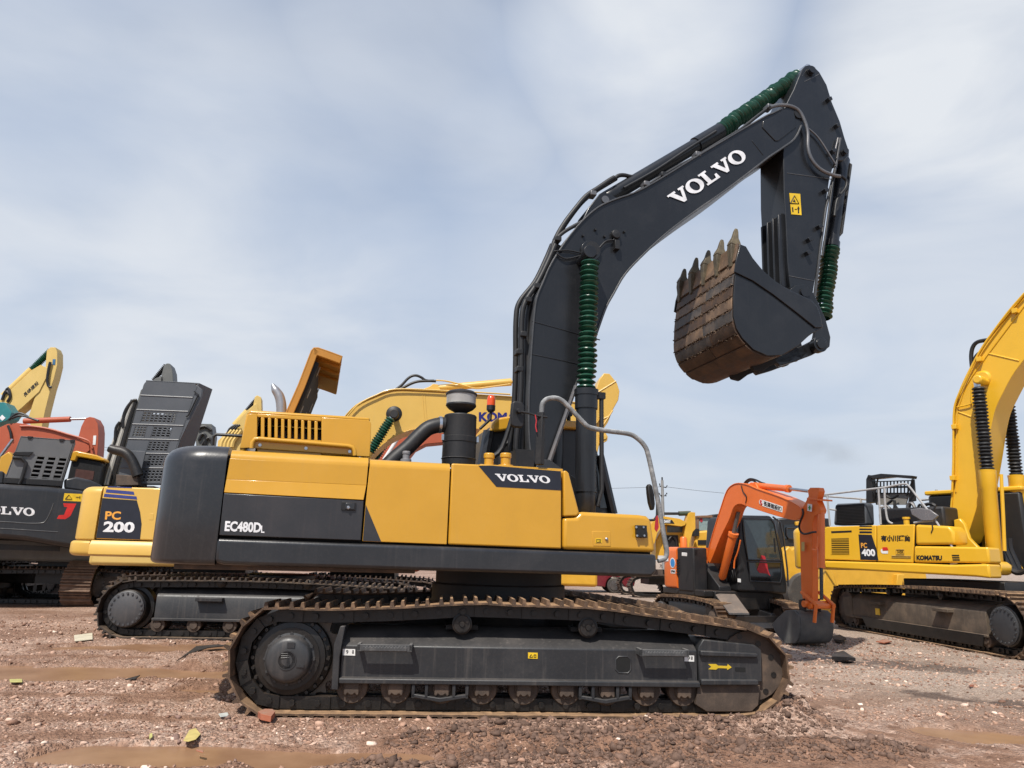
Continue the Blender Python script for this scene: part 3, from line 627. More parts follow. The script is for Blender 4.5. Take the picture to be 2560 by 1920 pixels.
for (x_, yt, yb_, r_, nm, mt) in ((1222, 1133, 1168, 12.5, 'filler_cap', YEL), (1264, 1133, 1163, 13, 'filler_neck', YEL), (1015, 1128, 1148, 9, 'tank_cap', paint('grey_cap', (.20, .20, .21), .5))):
    vv = -1.2; mm = U.m(x_, yt, vv); c_ = U.L(x_, yb_, vv); zt_ = U.P(x_, yt, vv)[1]; q = MB(U)
    hgt = zt_-c_.z; q.lathe(c_, (0, 0, 1), [(-.05, r_*1.5*mm), (.0, r_*1.5*mm), (.0, r_*.95*mm), (hgt*.6, r_*.95*mm), (hgt*.62, r_*1.1*mm), (hgt*.93, r_*1.1*mm), (hgt, r_*.9*mm)], 20); q.build(nm, mt, EX, .004)
q = MB(U); zz = U.P(1250, 1168, -1.2)[1]; q.box(U.P(1195, 1165, -1.2)[0], U.P(1400, 1172, -1.2)[0], -1.3, -.95, zz-.05, zz+.01); q.build('tank_top', YEL, EX, .006)

# ---- cab on the far side
vc0, vc1 = .50, 1.42
CABK = paint('cab_black', (.014, .014, .015), .4, amt=.1, dust=(.08, .075, .07))
outl = [(1196, 1175), (1212, 1085), (1226, 1066), (1300, 1058), (1480, 1075), (1498, 1130), (1536, 1290), (1536, 1330), (1290, 1330)]
q = MB(U); po = px(U, vc0, outl); q.prism(po, vc0+.04, vc1); cab = q.build('cab', CABK, EX, .03)
q = MB(U)
for a, b, wd in (((1205, 1172), (1222, 1078), .075), ((1293, 1300), (1296, 1065), .05), ((1500, 1138), (1534, 1285), .06)):
    q.tube([U.L(*a, vc0), U.L(*b, vc0)], wd, 8)
q.build('cab_pillar', CHA, cab)
q = MB(U); q.prism(px(U, vc0, [(1224, 1080), (1229, 1060), (1240, 1047), (1268, 1042), (1472, 1056), (1484, 1076), (1300, 1068), (1252, 1079)]), vc0-.06, vc1+.05); q.build('cab_roof', YEL, cab, .03, 3)
q = MB(U); q.prism(px(U, vc0+.03, [(1505, 1150), (1515, 1190), (1529, 1270), (1500, 1270), (1490, 1150)]), vc0+.03, vc0+.02); q.build('cab_window', GLS, cab)
# beacon on its bracket
vb = .35; mm = U.m(1227, 1010, vb); c_ = U.L(1227, 1030, vb); q = MB(U); Zb = lambda y: U.P(1227, y, vb)[1]
q.lathe((c_.x, c_.y, c_.z), (0, 0, 1), [(0, 8*mm), (Zb(1026)-c_.z, 8*mm), (Zb(1026)-c_.z, 11*mm), (Zb(1014)-c_.z, 11*mm)], 20); q.tube([U.L(1227, 1026, vb), U.L(1226, 1048, vb), U.L(1200, 1072, vb)], .02); bcn = q.build('beacon_base', BLK, EX)
q = MB(U); q.lathe((c_.x, c_.y, c_.z), (0, 0, 1), [(Zb(1014)-c_.z, 10.5*mm), (Zb(1000)-c_.z, 10.5*mm), (Zb(992)-c_.z, 9*mm), (Zb(988)-c_.z, 5*mm), (Zb(987)-c_.z, 0)], 22); q.build('beacon_lens', plain('orange_lens', (.75, .09, .02), .2), bcn)

# ---- boom
vb0 = -.36
top_px = [(1335, 1175), (1325, 1100), (1324, 1000), (1330, 883), (1336, 803), (1343, 748), (1359, 707), (1380, 660), (1416, 604), (1455, 556), (1496, 520), (1536, 501), (1611, 472), (1742, 393), (1828, 342), (1912, 293), (1935, 283), (1973, 264)]
bot_px = [(2000, 268), (2008, 290), (2002, 312), (1985, 345), (1955, 368), (1922, 390), (1886, 418), (1814, 473), (1742, 523), (1669, 578), (1610, 632), (1561, 684), (1531, 735), (1513, 768), (1494, 820), (1470, 890), (1438, 960), (1405, 1060), (1372, 1165), (1362, 1185)]
tp = U.poly(top_px, vb0); bp = U.poly(bot_px, vb0)
def sm2(P, n): return [(p.x, p.z) for p in catmull([(a, 0, b) for a, b in P], n)]
tps, bps = sm2(tp, 4), sm2(bp, 4)
q = MB(U); q.prism(tps + bps, vb0+.012, .36-.012); boom = q.build('boom', BOOM, EX)
q = MB(U); q.strip(bps[8:], .025, vb0-.012, .36+.012); q.strip(tps[:-2], .02, vb0-.012, .36+.012); q.build('boom_flange', paint('boom_edge', (.06, .062, .066), .38, amt=.3, dust=(.2, .19, .18)), boom, .004)
q = MB(U)
for a, b in (((1330, 803), (1500, 850)), ((1328, 885), (1470, 915)), ((1880, 352), (1908, 388))): q.tube([U.L(*a, vb0+.012), U.L(*b, vb0+.012)], .009, 6)
q.prism(px(U, vb0, [(1908, 302), (1935, 290), (1975, 262), (1985, 265), (1990, 318), (1946, 352), (1938, 352), (1906, 318)]), vb0+.013, vb0-.002)
q.build('weld_plate', BOOM, boom, .006)
q = MB(U); v = vb0-.003; letters(q, slab_letters('VOLVO'), U.L(1694, 516, v), U.L(1872, 394, v), U.L(1667, 490, v), (0, 0, 0)); q.build('boom_lettering', WHITE, boom)
# bracket for the arm cylinder
q = MB(U)
for s_ in (-.2, .16): q.prism(px(U, -.2, [(1450, 566), (1470, 520), (1499, 484), (1510, 478), (1538, 492), (1560, 500), (1500, 540)]), s_, s_+.04)
q.build('cylinder_bracket', BOOM, boom, .01)
q = MB(U); c_ = U.L(1514, 498, -.22); q.cyl(c_, c_+Vector((0, .44, 0)), .055); q.build('pin', STEEL, boom)
# boom foot pin, small fittings and cables on the flank
q = MB(U); c_ = U.L(1476, 628, -.72); q.lathe(c_, (0, 1, 0), [(0, .07), (0, .085), (.13, .085), (.13, .06), (1.31, .06), (1.31, .085), (1.44, .085)], 24); c2 = U.L(1476, 628, vb0); q.lathe((c2.x, vb0-.03, c2.z), (0, 1, 0), [(0, .14), (.78, .14)], 28); q.build('cylinder_pin', BOOM, boom, .004)
q = MB(U); v = vb0-.02
for pts in ([(1385, 628), (1420, 626), (1455, 633)], [(1392, 634), (1415, 647), (1457, 638)], [(1498, 620), (1515, 603), (1535, 600)], [(1535, 578), (1540, 590), (1533, 601)]): q.tube(U.path(pts, v), .012, 8, 4)
q.lathe(U.L(1538, 588, vb0), (0, -1, 0), [(0, .06), (.02, .07), (.05, .06), (.06, .0)], 14)
c_ = U.L(1540, 610, vb0); q.box(c_.x-.04, c_.x+.03, vb0-.07, vb0+.02, c_.z-.1, c_.z+.03)
q.build('cable', BLK, boom, .004)
for a, b in ((1488, 575), (1457, 590), (1511, 592), (1560, 580)):
    q = MB(U); q.lathe(U.L(a, b, vb0+.01), (0, -1, 0), [(0, .02), (.03, .018), (.03, 0)], 6); q.build('bolt', BLK, boom)
# hoses and pipes along the back of the boom
def pipe(pts, v, r_, mat, nm, sm=5, par=None): return MB(U).tube(U.path(pts, v), r_, 10, sm).build(nm, mat, par or EX)
back = [(1293, 1165), (1290, 1110), (1300, 1000), (1303, 900), (1304, 800), (1313, 755), (1345, 705), (1372, 650), (1388, 612)]
for k, (ox, oy, v) in enumerate(((0, 0, -.30), (14, 2, -.20), (-14, 0, -.05), (24, 4, .02), (6, 0, .14))):
    mat = GRS if k % 2 else BLK
    pipe([(x+ox*(1 if y > 720 else .55), y+oy) for x, y in back], v, .036 if k < 3 else .03, BLK, 'boom_pipe', par=boom)
pipe([(1380, 628), (1386, 604), (1410, 580), (1452, 556), (1500, 530), (1560, 500), (1612, 468), (1680, 425), (1742, 391), (1800, 355), (1848, 326), (1890, 293), (1918, 272)], -.30, .026, BLK, 'boom_pipe', par=boom)
for k, (pts) in enumerate(([(1372, 650), (1388, 600), (1410, 560), (1440, 520), (1466, 490), (1496, 470), (1522, 452), (1536, 444)], [(1376, 640), (1396, 590), (1420, 550), (1455, 505), (1488, 478), (1520, 458), (1540, 446)])):
    pipe(pts, -.12+.2*k, .036, BLK, 'hydraulic_hose', par=boom)
pipe([(1532, 452), (1545, 440), (1560, 438), (1580, 442), (1606, 441)], -.05, .03, BLK, 'hydraulic_hose', par=boom)
for a, b, v in ((1480, 487, -.12), (1392, 600, -.3), (1613, 463, -.3), (1656, 440, -.3), (1741, 389, -.3), (1920, 270, -.3), (1306, 838, -.3), (1296, 882, -.28), (1297, 925, -.28), (1318, 752, -.28), (1340, 718, -.28)):
    p_ = U.L(a, b, v); q = MB(U); q.box(p_.x-.04, p_.x+.05, p_.y-.06, p_.y+.08, p_.z-.03, p_.z+.04); q.build('pipe_clamp', STEEL if a in (1480, 1613, 1741, 1920) else BLK, boom, .01)
# arm cylinder on the boom
A0, A1 = U.L(1514, 498, 0), U.L(1800, 328, 0); A2 = U.L(1996, 190, 0); A3 = U.L(2020, 168, 0); m_ = U.m(1700, 400, 0)
ax_ = (A1-A0).normalized()
q = MB(U); q.lathe(A0, A1-A0, [(-.10, .06), (0, .11), (.12, .11), (.2, 18*m_), ((A1-A0).length-.55, 18*m_), ((A1-A0).length-.55, 21*m_), ((A1-A0).length, 21*m_), ((A1-A0).length, 10*m_)], 28)
acy = q.build('arm_cylinder', BOOM, EX, 0)
q = MB(U); q.bellows(A1, A2, 16*m_, 22*m_, 30, bend=.14); q.build('cylinder_bellows', GRN, acy)
q = MB(U); q.cyl(A1, A3, 9*m_); q.build('rod', ALU, acy)
pipe([(1560, 470), (1640, 425), (1720, 372), (1790, 328)], -.14, .02, BLK, 'cylinder_pipe', par=acy)

# ---- arm
va0 = -.30
arm_px = [(2006, 172), (2014, 164), (2023, 162), (2033, 164), (2049, 180), (2067, 212), (2080, 255), (2100, 303), (2112, 345), (2123, 378), (2121, 390), (2108, 402), (2090, 400), (2085, 410), (2074, 447), (2056, 567), (2044, 660), (2031, 742), (2024, 752), (2006, 757), (1988, 748), (1976, 724), (1969, 653), (1965, 560), (1960, 480), (1958, 372), (1950, 300), (1960, 272), (1973, 245), (1984, 224), (1996, 194)]
q = MB(U); q.prism(px(U, va0, arm_px), va0, -va0); arm = q.build('arm', BOOM, EX, .012)
q = MB(U); q.strip(px(U, va0, [(2012, 205), (2030, 196), (2049, 186)]), .012, va0-.006, va0+.01)
for a, b in (((1968, 433), (2078, 448)), ((1972, 690), (2034, 702))): q.tube([U.L(*a, va0), U.L(*b, va0)], .008, 6)
q.strip(px(U, va0, [(2098, 345), (2087, 415), (2062, 520), (2048, 620), (2034, 742)]), .03, va0-.02, va0+.02); q.build('arm_rib', MATS['boom_edge'], arm, .004)
# long guard bars on the inner face
for i in range(4):
    yv = -.24+i*.14; pz = px(U, va0, [(1948, 525), (1956, 520), (1968, 720), (1958, 720)]); e = i*.0
    a = U.P(1964, 520, va0); b = U.P(1973, 716, va0)
    q = MB(U); q.prism([(a[0], a[1]-.05), (b[0], b[1]), (b[0]-.09, b[1]+.03), (a[0]-.09, a[1]-.09)], yv, yv+.035); q.build('wear_bar', BOOM, arm, .01)
q = MB(U); q.prism(px(U, va0-.003, [(1973, 483), (2000, 485), (2003.5, 538), (1978, 536)]), va0-.003, va0-.008); wl = q.build('warning_label', LABY, arm)
q = MB(U); v = va0-.011; tri = [(1976, 508), (1986, 489), (1997, 509), (1976, 508)]
q.tube(U.path(tri, v), .008, 4); q.prism(px(U, v, [(1982, 504), (1986, 498), (1990, 506)]), v, v+.003); q.prism(px(U, v, [(1980, 518), (1983, 518), (1984, 530), (1981, 530)]), v, v+.003); q.tube(U.path([(1987, 523), (1992, 523)], v), .006, 4)
q.lathe(U.L(1996, 518, v), (0, -1, 0), [(0, .012), (.003, .012)], 8); q.prism(px(U, v, [(1993, 520), (1999, 520), (1998, 526), (1998, 533), (1995, 533), (1995, 526)]), v, v+.003); q.build('warning_sign', INK, wl)
for a, b in ((2068, 253), (2088, 318), (2078, 382), (2059, 480), (2044, 570), (2019, 602), (2015, 635)):
    p_ = U.L(a, b, va0); q = MB(U); q.slab([(p_.x-.045, va0+.01, p_.z+.01), (p_.x+.02, va0+.01, p_.z+.045), (p_.x+.045, va0+.01, p_.z-.01), (p_.x-.02, va0+.01, p_.z-.045)], (0, -.09, 0)); q.build('hose_lug', BOOM, arm, .006)
for a, b, r_ in ((2025, 180, .075), (1990, 290, .10), (2108, 382, .055), (2006, 734, .09)):
    p_ = U.L(a, b, va0); q = MB(U); q.lathe((p_.x, va0-.02, p_.z), (0, 1, 0), [(-.05, r_*.55), (-.05, r_*.8), (0, r_*.8), (0, r_), (.04, r_)], 24); q.build('pin', BLK if b == 290 else BOOM, arm)
pipe([(1925, 268), (1948, 263), (1975, 265), (1996, 276), (2010, 300), (2019, 330), (2020, 370), (2030, 400), (2052, 424), (2080, 437), (2100, 441)], va0-.07, .028, STEEL, 'arm_hose', par=arm)
pipe([(2022, 322), (2040, 338), (2055, 357), (2072, 384), (2090, 412)], va0-.04, .014, STEEL, 'arm_hose', par=arm)
pipe([(2095, 345), (2086, 385)], va0-.04, .013, STEEL, 'arm_hose', par=arm)
pipe([(2104, 441), (2116, 452), (2114, 470), (2100, 488), (2091, 505), (2086, 540)], va0+.08, .024, BLK, 'arm_hose', par=arm)
pipe([(2088, 425), (2080, 470), (2068, 560), (2056, 640)], va0-.03, .018, BLK, 'arm_hose', par=arm)
# bucket cylinder
B0, B1, B2, B3 = U.L(2110, 384, 0), U.L(2077, 620, 0), U.L(2056, 795, 0), U.L(2040, 850, 0); m_ = U.m(2080, 600, 0)
q = MB(U); q.lathe(B0, B1-B0, [(-.06, .07), (.08, .08), (.14, 17*m_), ((B1-B0).length-.12, 17*m_), ((B1-B0).length-.1, 20*m_), ((B1-B0).length, 20*m_)], 26); bcy = q.build('bucket_cylinder', BOOM, EX)
q = MB(U); q.bellows(B1, B2, 14*m_, 21*m_, 17, bend=.14); q.build('cylinder_bellows', GRN, bcy)
q = MB(U); q.cyl(B1, B3, 9*m_); q.build('rod', ALU, bcy)
q = MB(U); q.tube([p for p in (B0+(B1-B0)*.10+Vector((.04, -.04, 0)), B0+(B1-B0)*.14+Vector((.10, -.08, 0)), B0+(B1-B0)*.86+Vector((.10, -.08, 0)), B0+(B1-B0)*.92+Vector((.04, -.04, 0)))], .02, 8); q.build('cylinder_pipe', BLK, bcy)
# ---- bucket
HB = .80
shell = U.poly([(1846, 610), (1842, 640), (1836, 680), (1831, 740), (1831, 792), (1838, 824), (1853, 849), (1880, 876), (1916, 892), (1953, 889), (1990, 868), (2022, 840), (2044, 826)], -HB)
she = sm2(shell, 3)
q = MB(U); q.strip(she, .045, -HB, HB); bk = q.build('bucket', RUST, EX, .004)
side = [(1846, 612), (1862, 618), (1879, 647), (1905, 679), (1937, 706), (1972, 727), (2025, 751), (2040, 768), (2048, 790), (2054, 820), (2040, 828), (2022, 838), (1993, 865), (1953, 889), (1916, 891), (1880, 875), (1853, 847), (1838, 822), (1831, 791), (1831, 740), (1836, 680)]
for s_ in (-1, 1):
    sp_ = px(U, -HB, side)
    q = MB(U); q.prism(sp_, s_*HB, s_*(HB+.03)); sd = q.build('side_plate', BOOM, bk, .006)
    q = MB(U); q.prism(px(U, -HB-.03, [(1848, 614), (1862, 619), (1879, 648), (1905, 680), (1937, 707), (1972, 728), (2024, 752), (2040, 768), (2048, 790), (2054, 820), (2036, 820), (1990, 783), (1930, 737), (1880, 703), (1834, 681), (1838, 650)]), s_*(HB+.03), s_*(HB+.055)); q.build('side_cutter', BOOM, sd, .005)
# wear strips following the shell, rusty
cum = [0]
for i in range(1, len(she)): cum.append(cum[-1]+hypot(she[i][0]-she[i-1][0], she[i][1]-she[i-1][1]))
def at(d):
    d = max(0, min(cum[-1]-1e-4, d)); i = max(k for k in range(len(cum)) if cum[k] <= d); i = min(i, len(she)-2)
    t = (d-cum[i])/(cum[i+1]-cum[i]); return (she[i][0]+(she[i+1][0]-she[i][0])*t, she[i][1]+(she[i+1][1]-she[i][1])*t)
d_ = .30; k = 0
RST = [paint('wear_strip_%s' % n_, c_, .6, amt=.45, streak=.3, dust=du, scale=2, bump=.12, var=.5) for n_, c_, du in (('rust', (.15, .095, .060), (.33, .215, .13)), ('grey', (.060, .053, .050), (.22, .15, .10)), ('brown', (.065, .037, .022), (.20, .11, .055)))]
while d_ < 1.55:
    ln = [at(d_+.15*j/4) for j in range(5)]; ysp = [-HB-.005, -.1+.25*((k*37) % 5-2)/5, HB+.005]
    for j in range(2):
        q = MB(U); q.strip(ln, -.014-.003*((k+j) % 2), ysp[j], ysp[j+1]-.008); q.build('wear_strip', RST[(k+j*2) % 3] if k < 6 else RST[2], bk, .004)
    d_ += .172; k += 1
ln = [at(.0), at(.1), at(.2), at(.27)]; q = MB(U); q.strip(ln, -.03, -HB-.02, HB+.02); q.build('lip_plate', RST[0], bk, .004)
# mud crumbs packed between the strips
rg = random.Random(5); q = MB(U)
for i in range(1100):
    kk = rg.choice((0, 1, 2, 3, 4, 5, 6)); c_ = at(.30+.172*kk-.011+rg.gauss(0, .012)); y_ = rg.uniform(-HB, HB); s_ = rg.uniform(.006, .016)
    p_ = Vector((c_[0]-.02*0, y_, c_[1])); e = [Vector((rg.uniform(-1, 1), rg.uniform(-1, 1), rg.uniform(-1, 1)))*s_ for _ in range(4)]
    tn = Vector((at(.30+.172*kk+.02)[0]-at(.30+.172*kk-.02)[0], 0, at(.30+.172*kk+.02)[1]-at(.30+.172*kk-.02)[1])).normalized(); nr_ = Vector((tn.z, 0, -tn.x))
    p_ += nr_*.014
    q.add([p_+v_*1.6 for v_ in e], [[0, 1, 2], [0, 2, 3], [0, 1, 3], [1, 2, 3]])
o = q.build('packed_mud', paint('packed_mud', (.085, .052, .032), .9, amt=.4, scale=4), bk); o['kind'] = 'stuff'
# teeth
t0 = Vector((she[0][0], 0, she[0][1])); t1 = Vector((at(.15)[0], 0, at(.15)[1])); ud = (t0-t1).normalized(); nd = Vector((-ud.z, 0, ud.x))
rg = random.Random(9)
for i in range(5):
    yv = -.72+.36*i; b0 = t0 - ud*.06 + Vector((0, yv, 0)); lean = nd*.0
    def sect(d, hy, hn, off=0): c_ = b0+ud*d+nd*(.02+off); return [c_+Vector((0, -hy, 0))-nd*hn, c_+Vector((0, hy, 0))-nd*hn, c_+Vector((0, hy, 0))+nd*hn, c_+Vector((0, -hy, 0))+nd*hn]
    def loftm(secs):
        vs = [p for s_ in secs for p in s_]; fs = [[0, 1, 2, 3], [len(vs)-1, len(vs)-2, len(vs)-3, len(vs)-4]]
        for j in range(len(secs)-1):
            for k_ in range(4): fs.append([j*4+k_, j*4+(k_+1) % 4, j*4+4+(k_+1) % 4, j*4+4+k_])
        return MB(U).add(vs, fs)
    f_ = rg.uniform(.92, 1.06)
    ad = loftm([sect(-.27, .030, .02), sect(-.10, .045, .05), sect(-.02, .052, .070), sect(.06, .052, .074)]).build('tooth_adapter', TOOTH, bk, .008)
    loftm([sect(.055, .058, .080), sect(.11*f_, .052, .068), sect(.18*f_, .030, .044), sect(.28*f_, .024, .030), sect(.33*f_, .015, .018)]).build('tooth', TOOTH, bk, .006)
# ears, links
q = MB(U)
for s_ in (-.34, .28):
    q.prism(px(U, -.3, [(1960, 735), (1985, 715), (2010, 712), (2030, 735), (2060, 800), (2072, 845), (2070, 868), (2058, 878), (2038, 876), (2030, 850), (2035, 825), (1990, 800)]), s_, s_+.06)
q.build('bucket_ear', BOOM, bk, .01)
c_ = U.L(2052, 860, -.42); q = MB(U); q.lathe(c_, (0, 1, 0), [(-.02, .05), (-.02, .075), (0, .075), (0, .115), (.1, .115), (.1, .07), (.84, .07), (.84, .115), (.92, .115)], 26); q.build('link_pin', BOOM, bk, .004)
q = MB(U)
for s_ in (-.30, .22): q.prism(px(U, -.3, [(2048, 842), (2060, 872), (2030, 888), (1985, 905), (1950, 915), (1935, 900), (1955, 885), (2010, 862)]), s_, s_+.08)
q.build('bucket_link', BOOM, EX, .012)
q = MB(U)
for s_ in (-.30, .24): q.prism(px(U, -.3, [(1866, 888), (1890, 880), (1960, 880), (2010, 862), (2020, 880), (2005, 897), (1990, 893), (1975, 905), (1945, 907), (1925, 915), (1905, 930), (1885, 925)]), s_, s_+.06)
q.build('bucket_lug', MATS['insulation'], bk, .01)
# ---- boom cylinders, one each side
for s_ in (-1, 1):
    vv = -.60; P0, P1, P2, P3 = U.L(1476, 628, vv), U.L(1474, 652, vv), U.L(1466, 975, vv), U.L(1463, 1285, vv); m_ = U.m(1470, 900, vv)
    f_ = lambda p: Vector((p.x, s_*abs(vv), p.z))
    P0, P1, P2, P3 = f_(P0), f_(P1), f_(P2), f_(P3); ln_ = (P2-P3).length
    q = MB(U); q.lathe(P3, P2-P3, [(-.1, .05), (0, 24*m_), (ln_*.17, 24*m_), (ln_*.17, 27*m_), (ln_*.20, 27*m_), (ln_*.20, 25*m_), (ln_*.84, 25*m_), (ln_*.84, 28*m_), (ln_*.95, 28*m_), (ln_*.95, 30*m_), (ln_, 30*m_), (ln_, 14*m_)], 32); cy = q.build('boom_cylinder', CHA if False else BOOM, EX)
    q = MB(U); q.bellows(P2, P1, 14*m_, 24*m_, 25, bend=.10, seg=24); q.build('cylinder_bellows', GRN, cy)
    q = MB(U); q.cyl(P2, P0, 9*m_); q.lathe(P0+Vector((0, -s_*.09, 0)), (0, s_, 0), [(0, .1), (.18, .1)], 24); q.build('rod', BLK, cy)
    q = MB(U); q.tube([Vector((P2.x+.20, s_*.6, P2.z-.05)), Vector((P2.x+.20, s_*.6, P3.z+.3)), Vector((P3.x+.15, s_*.6, P3.z+.1))], .03, 8); q.box(P2.x-.05, P2.x+.24, s_*.6-.04, s_*.6+.04, P2.z-.1, P2.z-.02); q.build('cylinder_pipe', BLK, cy)
# boom foot brackets and valve gear in the gap between deck and cab
q = MB(U)
for s_ in (-.46, .40): q.prism(px(U, -.4, [(1330, 1180), (1345, 1150), (1370, 1150), (1440, 1200), (1470, 1290), (1300, 1290)]), s_, s_+.06)
q.build('boom_foot_bracket', CHA, EX, .01)
q = MB(U)
for a, b, v in ((1215, 1150, -.2), (1250, 1120, 0), (1285, 1100, .2)): q.tube(U.path([(a, 1190), (a+5, b), (a+40, b-30), (a+75, 1010)], v), .03, 8, 4)
q.box(U.P(1290, 1150, -.5)[0], U.P(1335, 1150, -.5)[0], -.5, .4, 2.3, 2.75); q.build('valve_hose', BLK, EX)
q = MB(U); q.tube([U.L(1440, 965, -.40), U.L(1368, 1168, -.40)], .028, 8); q.build('boom_edge_highlight', paint('highlight_grey', (.10, .10, .11), .4), EX)  # pale bar standing in for the highlight along the boom's lower edge
# foam-wrapped handrail, sleeve post, mirrors
vr = -1.38
q = MB(U); q.tube(U.path([(1354, 1035), (1354.5, 1020), (1357, 1008), (1367, 998), (1388, 995), (1407, 1003), (1425, 1021), (1443, 1040), (1461, 1059), (1475, 1069), (1515, 1077), (1569, 1084), (1591, 1094), (1611, 1114), (1621, 1140), (1640, 1228), (1650, 1280), (1660, 1340), (1667, 1378), (1662, 1396), (1645, 1402)], vr), .027, 10, 3); hr = q.build('handrail', FOAM, EX)
q = MB(U); p0, p1 = U.L(1349, 1162, vr), U.L(1353, 1031, vr); mm = U.m(1352, 1100, vr); q.tube([p0, p1], [12.5*mm, 11*mm], 4); q.build('rail_sleeve', BLK, hr, .006)
q = MB(U); p_ = U.L(1295, 1036, vr); mm = U.m(1295, 1036, vr)
q.slab([p_+Vector((a*mm, 0, b*mm)) for a, b in ((-15, 30), (-17, 0), (-16, -28), (-8, -32), (12, -32), (16, -26), (17, 24), (10, 33), (-10, 34))], (0, .08, 0)); mr = q.build('mirror', BLK, EX, .02, 3)
q = MB(U); q.tube(U.path([(1296, 1028), (1318, 1032), (1345, 1040), (1368, 1043)], vr-.03), .012, 8); q.lathe(U.L(1296, 1028, vr-.02), (0, -1, 0), [(0, .03), (.04, .02)], 10); q.build('mirror_arm', BLK, mr)
q = MB(U); q.tube(U.path([(1338, 1037), (1341, 1052), (1339, 1066), (1342, 1080)], vr-.04), .007, 6); q.build('red_ribbon', plain('red_ribbon', (.45, .02, .03), .6), mr)
v = -1.30; p_ = U.L(1629, 1242, v); mm = U.m(1629, 1242, v); q = MB(U)
ov = [(-9, 26), (-4, 33), (3, 28), (8, 8), (10, -18), (7, -32), (1, -33), (-5, -15), (-8, 8)]
q.slab([p_+Vector((a*mm, 0, b*mm)) for a, b in ov], (0, .07, 0)); mr = q.build('mirror', BLK, EX, .02, 3)
q = MB(U); q.tube(U.path([(1600, 1320), (1603, 1307), (1612, 1301), (1635, 1300), (1642, 1290), (1643, 1270), (1641, 1230)], v-.05), .014, 8); q.build('mirror_arm', BLK, mr)
q = MB(U); q.prism(px(U, V0-.004, [(1586, 1313), (1613, 1314), (1614, 1345), (1588, 1344)]), V0-.004, V0-.05); br_ = q.build('mirror_bracket', BLK, EX, .006)
for a, b in ((1590, 1318), (1608, 1318), (1592, 1339), (1610, 1339)):
    q = MB(U); q.lathe(U.L(a, b, V0-.05), (0, -1, 0), [(0, .012), (.012, .012), (.012, 0)], 6); q.build('bolt', ALU, br_)
q = MB(U); q.slab([U.L(a, b, v-.07) for a, b in ((1640, 1292), (1645, 1288), (1647, 1318), (1642, 1330), (1637, 1322))], (0, .01, 0)); q.build('red_ribbon', MATS['red_ribbon'], mr)
q = MB(U); q.tube(U.path([(536, 1090), (530, 1100), (532, 1112)], -.6), .014); q.tube(U.path([(532, 1113), (533, 1092), (540, 1086), (605, 1090)], -.9), .016, 8); q.build('rear_rail', BLK, EX)
# ================================================================== the other machines in the yard
def stand(pxx, depth, yaw):                 # frame standing on the ground below photo column pxx, depth metres away
    d = ray(pxx, 1390+.027*(pxx-1280)); k = depth/d.dot(fwd); return Frame((d.x*k, d.y*k), yaw)
def stadium(x0, x1, r0, r1, z0=.012, sag=.03, top=None):
    """closed track line between axle x0 (radius r0) and x1 (radius r1)"""
    P = []
    for i in range(9): a = pi/2 + pi*i/8; P.append((x0+r0*cos(a), z0+r0+r0*sin(a)))
    n = 10
    for i in range(1, n): P.append((x0+(x1-x0)*i/n, z0))
    for i in range(9): a = -pi/2 + pi*i/8; P.append((x1+r1*cos(a), z0+r1+r1*sin(a)))
    zt = top if top else 2*max(r0, r1)+.05
    for i in range(1, n): f = i/n; P.append((x1+(x0-x1)*f, z0+(2*r1*(1-f)+2*r0*f) + (zt-2*max(r0, r1))*sin(pi*f)))
    return [Vector(p) for p in P]
def dusty(name, col, **k): return paint(name, col, **k)
